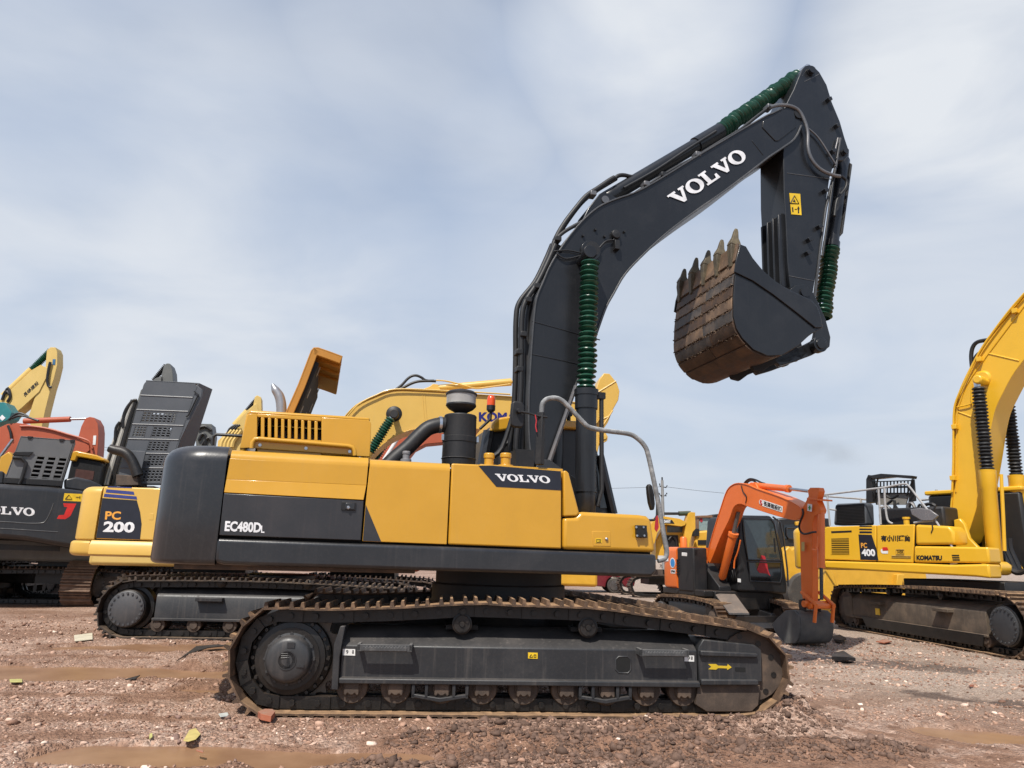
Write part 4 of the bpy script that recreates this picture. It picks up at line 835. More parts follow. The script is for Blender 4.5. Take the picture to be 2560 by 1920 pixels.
def undercarriage(root, fr, x0, x1, r0, r1, gauge, width, mframe, n=44, sprocket_at=0, mshoe=SHOE, steps=True, plate=True, individually=False, cover=None, gr=(0, .5)):
    loop = stadium(x0, x1, r0, r1)
    for sgn in (-1, 1):
        yc = sgn*gauge/2; Yf = lambda a: sgn*a; yo = gauge/2+width*.36
        make_track(root, fr, loop, yc, width, n, mshoe, GRS, individually, chain_t=.10, gr=gr)
        zb, zt = .30, .30+min(r0, r1)*.95
        q = MB(fr); q.prismx([(Yf(yo), zb), (Yf(yo), zt-.05), (Yf(yo-.03), zt), (Yf(yo-.28), zt+.12), (Yf(yo-.4), zt+.12), (Yf(yo-.4), zb)], x0+r0*.95, x1-r1*.75)
        q.prismx([(Yf(yo+.04), zb-.01), (Yf(yo+.04), zb+.03), (Yf(yo-.02), zb+.035), (Yf(yo-.02), zb-.01)], x0+r0*.9, x1-r1*.7)
        tf = q.build('track_frame', mframe, root, .006)
        q = MB(fr); q.prism([(x1-r1*.78, zb-.03), (x1-.02, zb-.0), (x1+.02, zt-.03), (x1-r1*.78, zt+.02)], Yf(yo+.01), Yf(yo-.3)); q.build('idler_yoke', mframe, tf, .01)
        q = MB(fr); q.lathe((x1, yc, r1+.012), (0, sgn, 0), [(-.15, r1*.8), (.15, r1*.8), (.16, r1*.5), (.2, r1*.3)], 28); q.build('idler', MUDDY, root)
        q = MB(fr); q.lathe((x0, yc, r0+.012), (0, sgn, 0), [(-.1, r0*.82), (.08, r0*.82), (.09, r0*.7), (width*.42, r0*.66), (width*.46, r0*.6)], 32); sp = q.build('sprocket', GRS, root)
        q = MB(fr); rr_ = r0*.62; q.lathe((x0, yc+sgn*width*.46, r0+.012), (0, sgn, 0), [(0, rr_), (.02, rr_), (.028, rr_*.96), (.03, 0)], 32)
        for i in range(20): a = 2*pi*i/20; q.cyl((x0+rr_*.88*cos(a), yc+sgn*(width*.46+.02), r0+.012+rr_*.88*sin(a)), (x0+rr_*.88*cos(a), yc+sgn*(width*.46+.045), r0+.012+rr_*.88*sin(a)), .02, 6)
        q.build('hub_cover', cover or paint('hub_grey', (.055, .057, .062), .45, amt=.25, streak=.3, dust=(.14, .12, .11)), sp)
        nr_ = 7
        for i in range(nr_):
            x = x0+r0*1.1+(x1-x0-r0*1.1-r1*.9)*i/(nr_-1); q = MB(fr); q.lathe((x, yc, .225), (0, sgn, 0), [(-.15, .115), (width*.33, .115), (width*.34, .07), (width*.38, .06)], 18); q.build('bottom_roller', MUDDY, root)
        for f in (.33, .66):
            x = x0+(x1-x0)*f; q = MB(fr); q.lathe((x, yc, zt+.20), (0, sgn, 0), [(-.12, .08), (width*.3, .08), (width*.34, .03)], 16); q.build('carrier_roller', GRS, root)
        if steps:
            for f in (.3, .72):
                x = x0+(x1-x0)*f; q = MB(fr); q.box(x-.22, x+.22, min(Yf(yo-.01), Yf(yo+.13)), max(Yf(yo-.01), Yf(yo+.13)), zt-.10, zt-.04); q.build('step', mframe, root, .006)
    q = MB(fr); xm = (x0+x1)/2; q.box(xm-.8, xm+.8, -gauge/2+.1, gauge/2-.1, .45, .85); q.lathe((xm, 0, .8), (0, 0, 1), [(0, .62), (.25, .62)], 30); q.build('carbody', GRS, root, .02)

# ---------------------------------------------------------------- yellow excavator behind the counterweight (200)
KY = paint('pale_yellow_paint', (.68, .42, .085), .40, amt=.10, coat=.15, streak=.08, dust=(.42, .32, .17), var=.05)
y7 = R(6); g = ground(430, 1599); k0 = Frame((g.x-1.40*sin(y7), g.y+1.40*cos(y7)), y7)
xl = k0.P(240, 1530, -1.4)[0]; K2 = Frame(k0.o + k0.ex*(xl+2.12), y7)
R2 = thing('crawler_excavator', K2.o, 'yellow excavator numbered 200 just behind the charcoal counterweight, grey hood raised', 'excavator', 'excavators parked behind')
SHD = paint('oily_track_shoe', (.040, .030, .024), .7, amt=.35, streak=.1, dust=(.22, .15, .095), scale=3, bump=.1, var=.4)
undercarriage(R2, K2, -1.66, 2.75, .46, .44, 2.2, .60, FRM, 52, mshoe=SHD)
vs_ = -1.32
zt = K2.P(300, 1217, vs_)[1]; zb = K2.P(300, 1352, vs_)[1]; zl = K2.P(300, 1392, vs_)[1]
q = MB(K2); xt = K2.P(192, 1330, -1.05)[0]; xs_ = K2.P(248, 1280, vs_)[0]; round_slab(q, xt, xs_-.01, 1.34, .34, zb, zt, .12, .03); c2_ = q.build('counterweight', KY, R2, 0, sharp=50)
q = MB(K2); round_slab(q, xt-.05, xs_-.06, 1.36, .34, zl, zb-.012, .05, .08); q.build('counterweight_foot', KY, c2_, 0, sharp=50)
q = MB(K2); q.box(xs_, 1.9, -1.28, 1.30, zl+.02, zt-.02); q.build('house_frame', DARK, R2)
q = MB(K2); q.prism([(xs_+.005, zb+.02), (xs_+1.3, zb+.02), (xs_+1.3, zt), (xs_+.005, zt)], vs_, vs_+.08); sd = q.build('side_door', KY, R2, .025, 3)
q = MB(K2); q.prism([(xs_+1.31, zb+.02), (1.95, zb+.02), (1.95, zt), (xs_+1.31, zt)], vs_, vs_+.08); q.build('side_door', KY, R2, .025, 3)
q = MB(K2); q.prismx([(vs_-.01, zb), (vs_-.07, zb-.08), (vs_-.07, zl+.03), (vs_+.02, zl), (vs_+.3, zl), (vs_+.3, zb)], xs_-.05, 2.0); q.build('sill', KY, R2, .01)
v = vs_-.004; q = MB(K2).prism(px(K2, v, [(256, 1245), (342, 1251), (350, 1280), (354, 1310), (350, 1349), (240, 1345)]), v, v+.012); dc = q.build('number_plate', MATS['navy_decal'], sd)
for a, b, c_, d in ((270, 1216, 328, 1218), (266, 1223, 334, 1229), (261, 1234, 341, 1241)):
    q = MB(K2).prism(px(K2, v, [(a, b), (c_, d), (c_+2, d+ (2 if b < 1220 else 8)), (a-2, b+(2 if b < 1220 else 8))]), v, v+.01); q.build('stripe', plain('stripe_blue', (.035, .05, .22), .45), sd)
v = vs_-.006
q = MB(K2); letters(q, text_mesh('PC', .03), K2.L(262, 1299, v), K2.L(301, 1299.5, v), K2.L(264, 1278, v), (0, 0, 0)); q.build('letter', plain('letter_orange', (.80, .36, .05), .45), dc)
q = MB(K2); letters(q, text_mesh('200', .04), K2.L(257, 1330, v), K2.L(335, 1332, v), K2.L(260, 1303, v), (0, 0, 0)); q.build('number', WHITE, dc)
q = MB(K2).prism(px(K2, vs_-.004, [(374, 1284), (384, 1284), (383, 1300), (372, 1300)]), vs_-.004, vs_+.01); q.build('latch', KY, sd, .003)
# raised ribbed grey hood
HG = paint('hood_grey', (.080, .086, .096), .42, amt=.05, streak=.08, dust=(.14, .14, .14), var=.1)
vh2 = -.95
def quadmap(fr, v, tl, tr, br, bl):
    A, B, Cc, D = fr.L(*tl, v), fr.L(*tr, v), fr.L(*br, v), fr.L(*bl, v)
    return lambda s_, t_: (A*(1-s_)+B*s_)*(1-t_) + (D*(1-s_)+Cc*s_)*t_
def plate(mb, fm, s0, s1, t0, t1, th=.03): mb.slab([fm(s0, t0), fm(s1, t0), fm(s1, t1), fm(s0, t1)], (0, th, 0))
def grille(mb, fm, s0, s1, t0, t1, nx_, ny_, bx=.35, by=.4, th=.03):
    wx = (s1-s0)/nx_; wy = (t1-t0)/ny_
    for i in range(nx_+1): a = s0+i*wx; plate(mb, fm, max(s0, a-wx*bx/2), min(s1, a+wx*bx/2), t0, t1, th)
    for j in range(ny_+1): b_ = t0+j*wy; plate(mb, fm, s0, s1, max(t0, b_-wy*by/2), min(t1, b_+wy*by/2), th*.9)
fm = quadmap(K2, vh2, (362, 950), (494, 957), (410, 1212), (289, 1212))
q = MB(K2)
q.slab([fm(.0, .145)]+[fm(.10-.10*cos(a_), .055-.055*sin(a_)) for a_ in [pi/2*i/5 for i in range(6)]]+[fm(.90+.10*sin(a_), .055-.055*cos(a_)) for a_ in [pi/2*i/5 for i in range(6)]]+[fm(1, .145)], (0, .03, 0)); plate(q, fm, 0, 1, .155, .285)
rows = [(.295, .425, [(.14, .80)]), (.435, .565, [(.06, .30), (.42, .80)]), (.575, .70, [(.42, .84)]), (.71, .84, [(.50, .98)]), (.845, .99, [(.5, .98)])]
for t0_, t1_, holes in rows:
    s_ = 0
    for a, b_ in holes:
        plate(q, fm, s_, a, t0_, t1_); grille(q, fm, a, b_, t0_+.015, t1_-.02, max(4, int((b_-a)*13)), 4, .38, .45); plate(q, fm, a, b_, t0_, t0_+.015); plate(q, fm, a, b_, t1_-.02, t1_); s_ = b_
    plate(q, fm, s_, 1, t0_, t1_)
rh2 = q.build('raised_hood', HG, R2, .004)
q = MB(K2); dp_ = Vector((.06, .40, 0)); q.slab([fm(.05, .45)+dp_, fm(.95, .45)+dp_, fm(.95, .98)+dp_, fm(.05, .98)+dp_], (0, .04, 0)); q.slab([fm(.05, .29)+dp_, fm(.5, .29)+dp_, fm(.5, .45)+dp_, fm(.05, .45)+dp_], (0, .04, 0)); q.build('hood_dark_backing', DARK, rh2)  # added dark sheets so the grille holes look shaded inside
q = MB(K2)
for t_ in (.15, .29, .43, .57, .705, .842): q.tube([fm(0, t_)+Vector((0, .004, 0)), fm(1, t_)+Vector((0, .004, 0))], .016, 8)
q.build('hood_rib', HG, rh2)
q = MB(K2); e1 = [fm(1, 0), fm(1, 1)]
q.slab([fm(.985, .02), fm(1.12, .06), fm(1.16, .13), fm(1.02, .62), fm(1.0, .64)], (0, .05, 0))
A_ = fm(1, .0); B_ = fm(1, .66); q.slab([A_, B_, B_+Vector((.10, .5, 0)), A_+Vector((.10, .5, 0))], (.03, 0, 0)); A_ = fm(.02, 0); B_ = fm(1, 0); q.slab([A_, B_, B_+Vector((.0, .32, .02)), A_+Vector((.0, .32, .02))], (0, 0, -.03))
q.build('hood_side', HG, rh2, .012)
q = MB(K2); q.tube([fm(1.0, .09)+Vector((0, -.03, 0)), fm(1.10, .12)+Vector((0, -.03, 0)), fm(1.04, .33)+Vector((0, -.03, 0)), fm(1.0, .34)+Vector((0, -.03, 0))], .014, 6); q.build('hood_handle', BLK, rh2)
m_ = K2.m(300, 1130, -1.1)
q = MB(K2); q.tube(K2.path([(274, 1120), (287, 1125), (305, 1129), (318, 1136), (329, 1150), (338, 1170), (345, 1190)], -1.1), [10*m_, 11.5*m_, 12*m_, 12*m_, 12*m_, 12.5*m_, 13*m_], 16, 3); ex2 = q.build('exhaust_pipe', GRS, R2)
q = MB(K2).prism(px(K2, -1.12, [(290, 1186), (342, 1190), (346, 1213), (289, 1214)]), -1.12, -.7); q.build('exhaust_box', MUDDY, R2, .01)
q = MB(K2).prism(px(K2, -1.08, [(318, 1126), (364, 1128), (350, 1190), (334, 1180), (330, 1150)]), -1.08, -1.05); q.build('service_lid', HG, rh2, .006)
# working arm: boom, cylinder, arm
vb = -.28
b2t = [(800, 1190), (816, 1120), (838, 1076), (860, 1046), (891, 1014), (933, 993), (985, 976), (1047, 977), (1120, 981), (1193, 988), (1276, 993), (1400, 1003), (1490, 1015)]
b2b = [(1500, 1040), (1480, 1062), (1400, 1068), (1276, 1072), (1150, 1069), (1055, 1070), (1016, 1077), (976, 1096), (945, 1120), (910, 1160), (880, 1210)]
q = MB(K2); q.prism(sm2(K2.poly(b2t, vb), 3)+sm2(K2.poly(b2b, vb), 3), vb, -vb); bm2 = q.build('boom', KY, R2, .008)
q = MB(K2); q.strip(sm2(K2.poly(b2t, vb), 3), .02, vb-.02, -vb+.02); q.strip(sm2(K2.poly(b2b, vb), 3), .02, vb-.02, -vb+.02); q.build('boom_flange', KY, bm2, .004)
q = MB(K2)
for a, b_ in (((1056, 986), (1063, 1066)), ((1062, 987), (1069, 1067))): q.tube([K2.L(*a, vb), K2.L(*b_, vb)], .008, 6)
q.build('weld_seam', KY, bm2)
v = vb-.004; q = MB(K2); letters(q, text_mesh('KOMATSU', .045), K2.L(1197, 1054, v), K2.L(1345, 1056, v), K2.L(1197, 1030, v), (0, 0, 0)); q.build('boom_lettering', plain('letter_blue', (.012, .014, .16), .4), bm2)
q = MB(K2); c_ = K2.L(985, 1034, vb-.35); q.lathe(c_, (0, 1, 0), [(0, .075), (.03, .09), (.12, .09), (.12, .06), (1.2, .06), (1.2, .09), (1.3, .09)], 20); c_ = K2.L(985, 1034, vb-.03); q.lathe(c_, (0, 1, 0), [(0, .12), (.03, .16), (.6, .16)], 24); q.build('cylinder_pin', BLK, bm2)
m_ = K2.m(950, 1090, -.55)
for s_ in (-1, 1):
    f_ = lambda p: Vector((p.x, s_*.55, p.z)); P0, P1, P2 = f_(K2.L(985, 1034, -.55)), f_(K2.L(977, 1046, -.55)), f_(K2.L(925, 1130, -.55)); P3 = P2+(P2-P1)*.9
    q = MB(K2); q.cyl(P3, P2, 10*m_); cy = q.build('boom_cylinder', KY, R2); q = MB(K2); q.bellows(P2, P1, 9*m_, 13*m_, 15, bend=.08); q.build('cylinder_bellows', GRN, cy); q = MB(K2); q.cyl(P2, P0, 6*m_); q.build('rod', ALU, cy)
m_ = K2.m(1180, 960, 0); q = MB(K2); A_, B_ = K2.L(1085, 971, 0), K2.L(1278, 955, 0); q.lathe(A_, B_-A_, [(-.05, .05), (0, 8*m_), ((B_-A_).length, 9.5*m_), ((B_-A_).length+.01, 4*m_), ((B_-A_).length+1.2, 4*m_)], 20); ac2 = q.build('arm_cylinder', KY, R2)
q = MB(K2); q.prism(px(K2, -.1, [(1045, 978), (1075, 966), (1082, 960), (1094, 961), (1100, 972), (1104, 980)]), -.12, .12); q.build('cylinder_bracket', KY, bm2, .01)
for pts, r_ in (([(988, 975), (1005, 962), (1018, 948), (1030, 940), (1042, 939), (1054, 944), (1065, 951), (1090, 953)], .028), ([(992, 976), (1010, 968), (1030, 958), (1050, 953), (1085, 952)], .03), ([(1090, 951), (1110, 952), (1135, 957), (1165, 965), (1190, 971), (1220, 968), (1276, 960)], .016)):
    q = MB(K2); q.tube(K2.path(pts, -.1), r_, 8, 4); q.build('hydraulic_hose', BLK if r_ > .02 else KY, bm2)
q = MB(K2); q.tube(K2.path([(860, 1052), (895, 1012), (940, 988), (990, 973), (1120, 977), (1276, 986)], vb-.06), .016, 8, 4); q.build('boom_pipe', KY, bm2)
arm2 = [(1499, 948), (1510, 933), (1524, 934), (1543, 958), (1549, 978), (1546, 1000), (1533, 1023), (1520, 1056), (1506, 1076), (1490, 1150), (1462, 1240), (1440, 1236), (1456, 1120), (1470, 1050), (1482, 1000)]
q = MB(K2); q.prism(px(K2, -.2, arm2), -.2, .2); am = q.build('arm', KY, R2, .012)
q = MB(K2)
for a, b_ in (((1488, 985), (1540, 953)), ((1532, 1026), (1500, 1076)), ((1498, 1052), (1522, 1041))): q.tube([K2.L(*a, -.2), K2.L(*b_, -.2)], .016, 6)
q.build('arm_rib', KY, am)
q = MB(K2); q.prism(px(K2, -.24, [(1497, 1085), (1512, 1078), (1520, 1092), (1518, 1102), (1500, 1112)]), -.24, .24); q.lathe(K2.L(1511, 1093, -.26), (0, 1, 0), [(0, .05), (.5, .05)], 14); q.build('arm_bracket', KY, am, .01)

# ---------------------------------------------------------------- big charcoal excavator seen from behind at the left
yv_ = R(30); V3 = stand(60, 16.6, yv_); 
R3 = thing('crawler_excavator', V3.o, 'charcoal excavator at the left edge showing its rear counterweight and vented grey engine cover', 'excavator', 'excavators parked behind')
vr3 = 0.0
ow = [(-320, 1192), (0, 1209), (120, 1216), (205, 1226), (226, 1236), (234, 1262), (236, 1330), (228, 1370), (190, 1374), (60, 1352), (0, 1347), (-320, 1336)]
q = MB(V3); q.prism(px(V3, vr3, ow), vr3, vr3+.9); cw3 = q.build('counterweight', CHA, R3, .12, 4)
q = MB(V3); v = vr3-.004; q.tube(V3.path([(-300, 1294), (0, 1304), (60, 1308), (100, 1308), (114, 1302), (126, 1280), (134, 1258)], v+.006), .014, 6, 3); q.tube(V3.path([(-300, 1310), (20, 1322), (145, 1330)], v+.004), .012, 6); q.build('moulded_edge', MATS['boom_edge'], cw3)
q = MB(V3); letters(q, slab_letters('VOLVO'), V3.L(-60, 1282, v), V3.L(87, 1290, v), V3.L(-60, 1262, v), (0, 0, 0)); q.build('name_lettering', WHITE, cw3)
q = MB(V3).prism(px(V3, v, [(158, 1258), (191, 1259), (176, 1290), (163, 1298), (142, 1297), (147, 1288), (160, 1287), (168, 1268), (160, 1267)]), v, v+.012); q.build('red_reflector', plain('reflector_red', (.62, .025, .02), .3), cw3)
q = MB(V3).prism(px(V3, v, [(161, 1233), (206, 1235), (204, 1254), (158, 1252)]), v, v+.01); wl = q.build('warning_label', LABY, cw3)
q = MB(V3); v -= .004; q.tube(V3.path([(163, 1248), (172, 1237), (180, 1248), (163, 1248)], v), .008, 4); q.tube(V3.path([(190, 1243), (197, 1243)], v), .007, 4); q.prism(px(V3, v, [(198, 1241), (201, 1241), (200, 1248), (199, 1248)]), v, v+.003); q.build('warning_sign', INK, wl)
fm = quadmap(V3, .35, (52, 1090), (188, 1101), (156, 1202), (13, 1193))
GC = paint('cover_grey', (.135, .138, .142), .45, amt=.12, streak=.06, dust=(.2, .2, .19), var=.08)
q = MB(V3)
cols_ = [(.42, .55), (.62, .75), (.82, .95)]; rws = [.46, .565, .67, .775, .88]
plate(q, fm, 0, 1, 0, .44, .05); plate(q, fm, 0, .42, .44, 1, .05); plate(q, fm, .95, 1, .44, 1, .05); plate(q, fm, .42, .95, .94, 1, .05)
plate(q, fm, .55, .62, .44, .94, .05); plate(q, fm, .75, .82, .44, .94, .05)
for c0_, c1_ in cols_:
    for r_ in [.44]+[x+.065 for x in rws]: plate(q, fm, c0_, c1_, r_, r_+(.02 if r_ == .44 else .04), .05)
ec = q.build('engine_cover', GC, R3, .004)
q = MB(V3); q.slab([fm(.02, .05)+Vector((0, .35, 0)), fm(.98, .05)+Vector((0, .35, 0)), fm(.98, .95)+Vector((0, .35, 0)), fm(.02, .95)+Vector((0, .35, 0))], (0, .05, 0)); q.build('cover_dark_backing', DARK, ec)  # added dark sheet: shade behind the slots instead of bright sky
q = MB(V3); A_, B_, Cc, D_ = fm(0, 0), fm(1, 0), fm(1, 1), fm(0, 1); dp = Vector((0, .7, 0))
q.slab([A_, B_, B_+dp, A_+dp], (0, 0, -.04)); q.slab([B_, Cc, Cc+dp, B_+dp], (-.04, 0, 0)); q.slab([A_, D_, D_+dp, A_+dp], (.04, 0, 0)); q.slab([D_+Vector((-.02, -.03, 0)), Cc+Vector((.02, -.03, 0)), Cc+dp, D_+dp], (0, 0, -.14)); q.build('cover_side', BLK, ec, .01)
q = MB(V3); q.slab([fm(.0, .38)+Vector((0, -.04, 0)), fm(.33, .36)+Vector((0, -.04, 0)), fm(.28, .47)+Vector((0, -.04, 0)), fm(-.02, .47)+Vector((0, -.04, 0))], (0, .03, 0)); q.tube([fm(.0, .53)+Vector((0, -.05, 0)), fm(.16, .53)+Vector((0, -.05, 0)), fm(.27, .64)+Vector((0, -.05, 0)), fm(.29, 1.0)+Vector((0, -.05, 0)), fm(.28, 1.15)+Vector((0, -.05, 0))], .045, 6); q.build('camera_bracket', BLK, ec, .01)
for a in (.12, .7, .9):
    q = MB(V3); q.slab([fm(a, -.01)+Vector((0, -.02, 0)), fm(a+.1, -.01)+Vector((0, -.02, 0)), fm(a+.08, .06)+Vector((0, -.02, 0)), fm(a+.02, .06)+Vector((0, -.02, 0))], (0, .02, 0)); q.build('cover_latch', BLK, ec, .005)
q = MB(V3); q.prism(px(V3, .4, [(-300, 1160), (10, 1178), (12, 1212), (-300, 1195)]), .4, 1.2); q.prism(px(V3, .4, [(160, 1198), (190, 1192), (226, 1200), (256, 1214), (256, 1235), (160, 1222)]), .4, 1.2); q.build('rear_deck', CHA, R3, .05, 3)
zz = V3.P(60, 1352, 0)[1]; xr3 = V3.P(228, 1340, 0)[0]
q = MB(V3); q.box(xr3-3.3, xr3-.05, .5, 4.6, zz, zz+.9); q.build('house', DARK, R3, .05)
q = MB(V3); q.prism(px(V3, .5, [(-100, 1356), (150, 1366), (150, 1378), (-100, 1372)]), .5, .6); q.build('tow_frame', GRS, R3)
# its tracks point away from us
w0 = stand(206, 17.6, 0).o; k0 = Frame((0, 0), R(99)); c3 = w0 + k0.ex*2.72 + k0.ey*1.375; W3 = Frame(c3, R(99))
undercarriage(R3, W3, -2.2, 2.2, .52, .50, 2.75, .70, GRS, 46, gr=(0, .33, .66), mshoe=paint('brown_muddy_shoe', (.13, .08, .054), .8, amt=.4, dust=(.20, .13, .09), scale=3, var=.35), steps=False)

# ---------------------------------------------------------------- far booms on the left and middle
DSH = paint('dark_muddy_shoe', (.06, .040, .029), .8, amt=.35, dust=(.13, .085, .058), scale=3, var=.4)
def flat_arm(root, fr, name, pts, mat, half, parent=None, smooth=0, bevel=.01):
    P_ = fr.poly(pts, -half)
    if smooth: P_ = [(p.x, p.z) for p in catmull([(a, 0, b_) for a, b_ in P_], smooth, True)]
    return MB(fr).prism(P_, -half, half).build(name, mat, parent or root, bevel)
def rod_(root, fr, name, a, b_, rpx, mat, v=0, parent=None, n=12):
    m_ = fr.m(*a, v); return MB(fr).cyl(fr.L(*a, v), fr.L(*b_, v), rpx*m_, n).build(name, mat, parent or root)
def hidden_house(root, fr, x, mat, ln=3.6, wd=2.7, top=2.3):
    q = MB(fr); q.box(x-ln*.7, x+ln*.4, -wd/2, wd/2, 1.05, top); q.build('house', mat, root, .08)
    q = MB(fr); q.box(x+ln*.0, x+ln*.40, .1, wd/2, top-.1, top+.85); q.build('cab', CABK, root, .06)
    for s_ in (-1, 1): make_track(root, Frame(fr.o + fr.ex*x, fr.yaw), stadium(-1.6, 1.6, .42, .40), s_*1.1, .55, 36, DSH, GRS, False, chain_t=.10)
    q = MB(fr); q.box(x-.8, x+.8, -.9, .9, .5, 1.06); q.build('carbody', GRS, root)
RED = paint('orange_red_paint', (.42, .085, .035), .5, amt=.15, streak=.12, dust=(.33, .15, .09), var=.1)
Y1 = paint('faded_yellow_paint', (.66, .46, .14), .5, amt=.12, streak=.1, dust=(.42, .33, .18), var=.08)
GRY = paint('grey_boom_paint', (.12, .125, .12), .5, amt=.25, streak=.2, dust=(.25, .24, .22))
F = stand(60, 27, R(8)); r_ = thing('crawler_excavator', F.o, 'pale yellow excavator far at the left whose boom and arm rise highest against the sky', 'excavator', 'excavators parked behind')
b = flat_arm(r_, F, 'boom', [(-120, 1150), (-60, 1060), (16, 984), (78, 926), (101, 912), (120, 920), (115, 945), (98, 979), (55, 1019), (35, 1035), (-20, 1100), (-70, 1180)], Y1, .3)
a = flat_arm(r_, F, 'arm', [(117, 876), (126, 868), (138, 868), (143, 880), (143, 912), (135, 945), (127, 970), (113, 1025), (108, 1050), (100, 1090), (80, 1090), (72, 1040), (84, 1002), (101, 956), (113, 926)], Y1, .26)
rod_(r_, F, 'arm_cylinder', (10, 990), (80, 924), 9, Y1); m_ = F.m(100, 900, 0); MB(F).bellows(F.L(80, 924, 0), F.L(128, 876, 0), 6*m_, 9*m_, 16).build('cylinder_bellows', GRN, r_)
v = -.305; q = MB(F); letters(q, text_mesh('長嶋建設', .02), F.L(62, 994, v), F.L(98, 960, v), F.L(57, 985, v), (0, 0, 0)); q.build('boom_lettering', INK, b)
v = -.265; q = MB(F).prism(px(F, v, [(132, 898), (139, 898), (138, 912), (131, 912)]), v, v-.01); q.build('decal', plain('decal_blue', (.05, .16, .30), .5), a)
for pts in ([(126, 905), (122, 920), (118, 950), (122, 966), (129, 968)], [(12, 985), (20, 970), (26, 990), (18, 1005)], [(5, 1000), (14, 978), (24, 986)]): MB(F).tube(F.path(pts, -.34), .05, 6, 3).build('hydraulic_hose', BLK, r_)
hidden_house(r_, F, F.P(-90, 1150, 0)[0], Y1)
F = stand(-20, 25, R(5)); r_ = thing('crawler_excavator', F.o, 'teal excavator boom entering at the left edge above the orange-red boom', 'excavator', 'excavators parked behind')
b = flat_arm(r_, F, 'boom', [(-160, 1150), (-60, 1010), (-10, 1005), (12, 1006), (29, 1031), (24, 1045), (14, 1052), (-30, 1065), (-110, 1180)], paint('teal_paint', (.02, .19, .20), .4, amt=.15, dust=(.15, .25, .25)), .3)
v = -.305; q = MB(F).prism(px(F, v, [(-2, 1045), (6, 1037), (14, 1045), (6, 1052)]), v, v-.01); q.build('white_mark', WHITE, b); hidden_house(r_, F, F.P(-130, 1150, 0)[0], MATS['teal_paint'])
F = stand(100, 21, R(8)); r_ = thing('crawler_excavator', F.o, 'orange-red excavator at the left whose boom passes behind the grey vented cover', 'excavator', 'excavators parked behind')
b = flat_arm(r_, F, 'boom', [(-90, 1180), (-40, 1090), (0, 1068), (18, 1060), (43, 1057), (66, 1060), (114, 1072), (162, 1084), (203, 1099), (222, 1114), (224, 1126), (205, 1140), (160, 1136), (100, 1128), (50, 1130), (0, 1152), (-30, 1230), (-80, 1230)], RED, .3)
a = flat_arm(r_, F, 'arm', [(213, 1046), (224, 1042), (235, 1044), (244, 1060), (246, 1078), (245, 1110), (242, 1150), (232, 1210), (215, 1210), (214, 1140), (198, 1112), (194, 1098), (203, 1066)], RED, .25)
rod_(r_, F, 'arm_cylinder', (60, 1053), (176, 1048), 7, RED); rod_(r_, F, 'rod', (176, 1048), (216, 1047), 3, ALU); rod_(r_, F, 'boom_cylinder_rod', (-5, 1150), (33, 1098), 4, ALU, v=-.5)
MB(F).tube(F.path([(50, 1066), (80, 1066), (125, 1073), (170, 1086), (205, 1096), (224, 1105), (230, 1122)], -.34), .035, 6, 3).build('boom_pipe', RED, b)
for pts in ([(30, 1046), (45, 1040), (60, 1040), (78, 1046), (96, 1052)], [(22, 1050), (40, 1035), (55, 1034), (70, 1042)], [(28, 1096), (26, 1080), (20, 1064)]): MB(F).tube(F.path(pts, -.36), .035, 6, 3).build('hydraulic_hose', BLK, b)
v = -.255; q = MB(F).prism(px(F, v, [(234, 1089), (241, 1089), (239, 1112), (232, 1112)]), v, v-.01); q.build('white_label', LABW, a); hidden_house(r_, F, F.P(-60, 1190, 0)[0], RED)
F = stand(215, 19.0, R(12)); r_ = thing('crawler_excavator', F.o, 'excavator with yellow cab roof and dark window, between the grey cover and grey hood', 'excavator', 'excavators parked behind')
q = MB(F); q.prism(px(F, -.5, [(176, 1153), (180, 1131), (192, 1127), (243, 1138), (262, 1148), (262, 1153), (250, 1152), (194, 1142), (190, 1153)]), -.55, .55); q.build('cab_roof', MATS['yellow_paint'], r_, .04)
q = MB(F); q.prism(px(F, -.45, [(178, 1152), (192, 1143), (250, 1153), (257, 1160), (246, 1215), (240, 1290), (160, 1290), (166, 1205)]), -.45, .5); cb = q.build('cab', CABK, r_, .03)
q = MB(F); q.prism(px(F, -.46, [(190, 1172), (236, 1178), (232, 1200), (186, 1196)]), -.46, -.44); q.build('cab_window', plain('reddish_glass', (.10, .055, .05), .15), cb)
q = MB(F); q.prism(px(F, -.3, [(0, 1142), (22, 1128), (34, 1142), (30, 1200), (-10, 1200)]), -.3, .3); q.build('boom_foot', MATS['yellow_paint'], r_, .03)
q = MB(F); q.box(-.7, .5, .6, 1.6, 0.0, 2.0); q.build('house', DARK, r_, .05)
F = stand(360, 19.5, R(10)); r_ = thing('crawler_excavator', F.o, 'grey excavator with pale wrapped hoses on its boom, tip peeking above the raised grey hood', 'excavator', 'excavators parked behind')
b = flat_arm(r_, F, 'boom', [(225, 1260), (262, 1160), (290, 1090), (322, 1012), (333, 998), (344, 1000), (352, 975), (388, 946), (404, 940), (400, 970), (372, 1010), (330, 1110), (300, 1220), (270, 1280)], GRY, .32)
a = flat_arm(r_, F, 'arm', [(410, 913), (417, 908), (425, 909), (431, 927), (433, 960), (440, 1060), (420, 1060), (398, 970), (402, 945)], GRY, .25)
m_ = F.m(400, 930, 0); MB(F).bellows(F.L(384, 952, 0), F.L(416, 913, 0), 4*m_, 7*m_, 12).build('cylinder_bellows', BLKB, r_)
WH = paint('wrapped_hose', (.42, .41, .38), .6, amt=.4, dust=(.16, .15, .14), scale=6)
for k in range(6):
    o_ = k*6; MB(F).tube(F.path([(250+o_, 1212), (258+o_, 1180), (275+o_*.9, 1130), (292+o_*.8, 1080), (310+o_*.6, 1035), (330+o_*.3, 1000)], -.36+.0*k), .05 if k % 2 else .035, 6, 3).build('hydraulic_hose', WH if k in (0, 2, 3) else BLK, b)
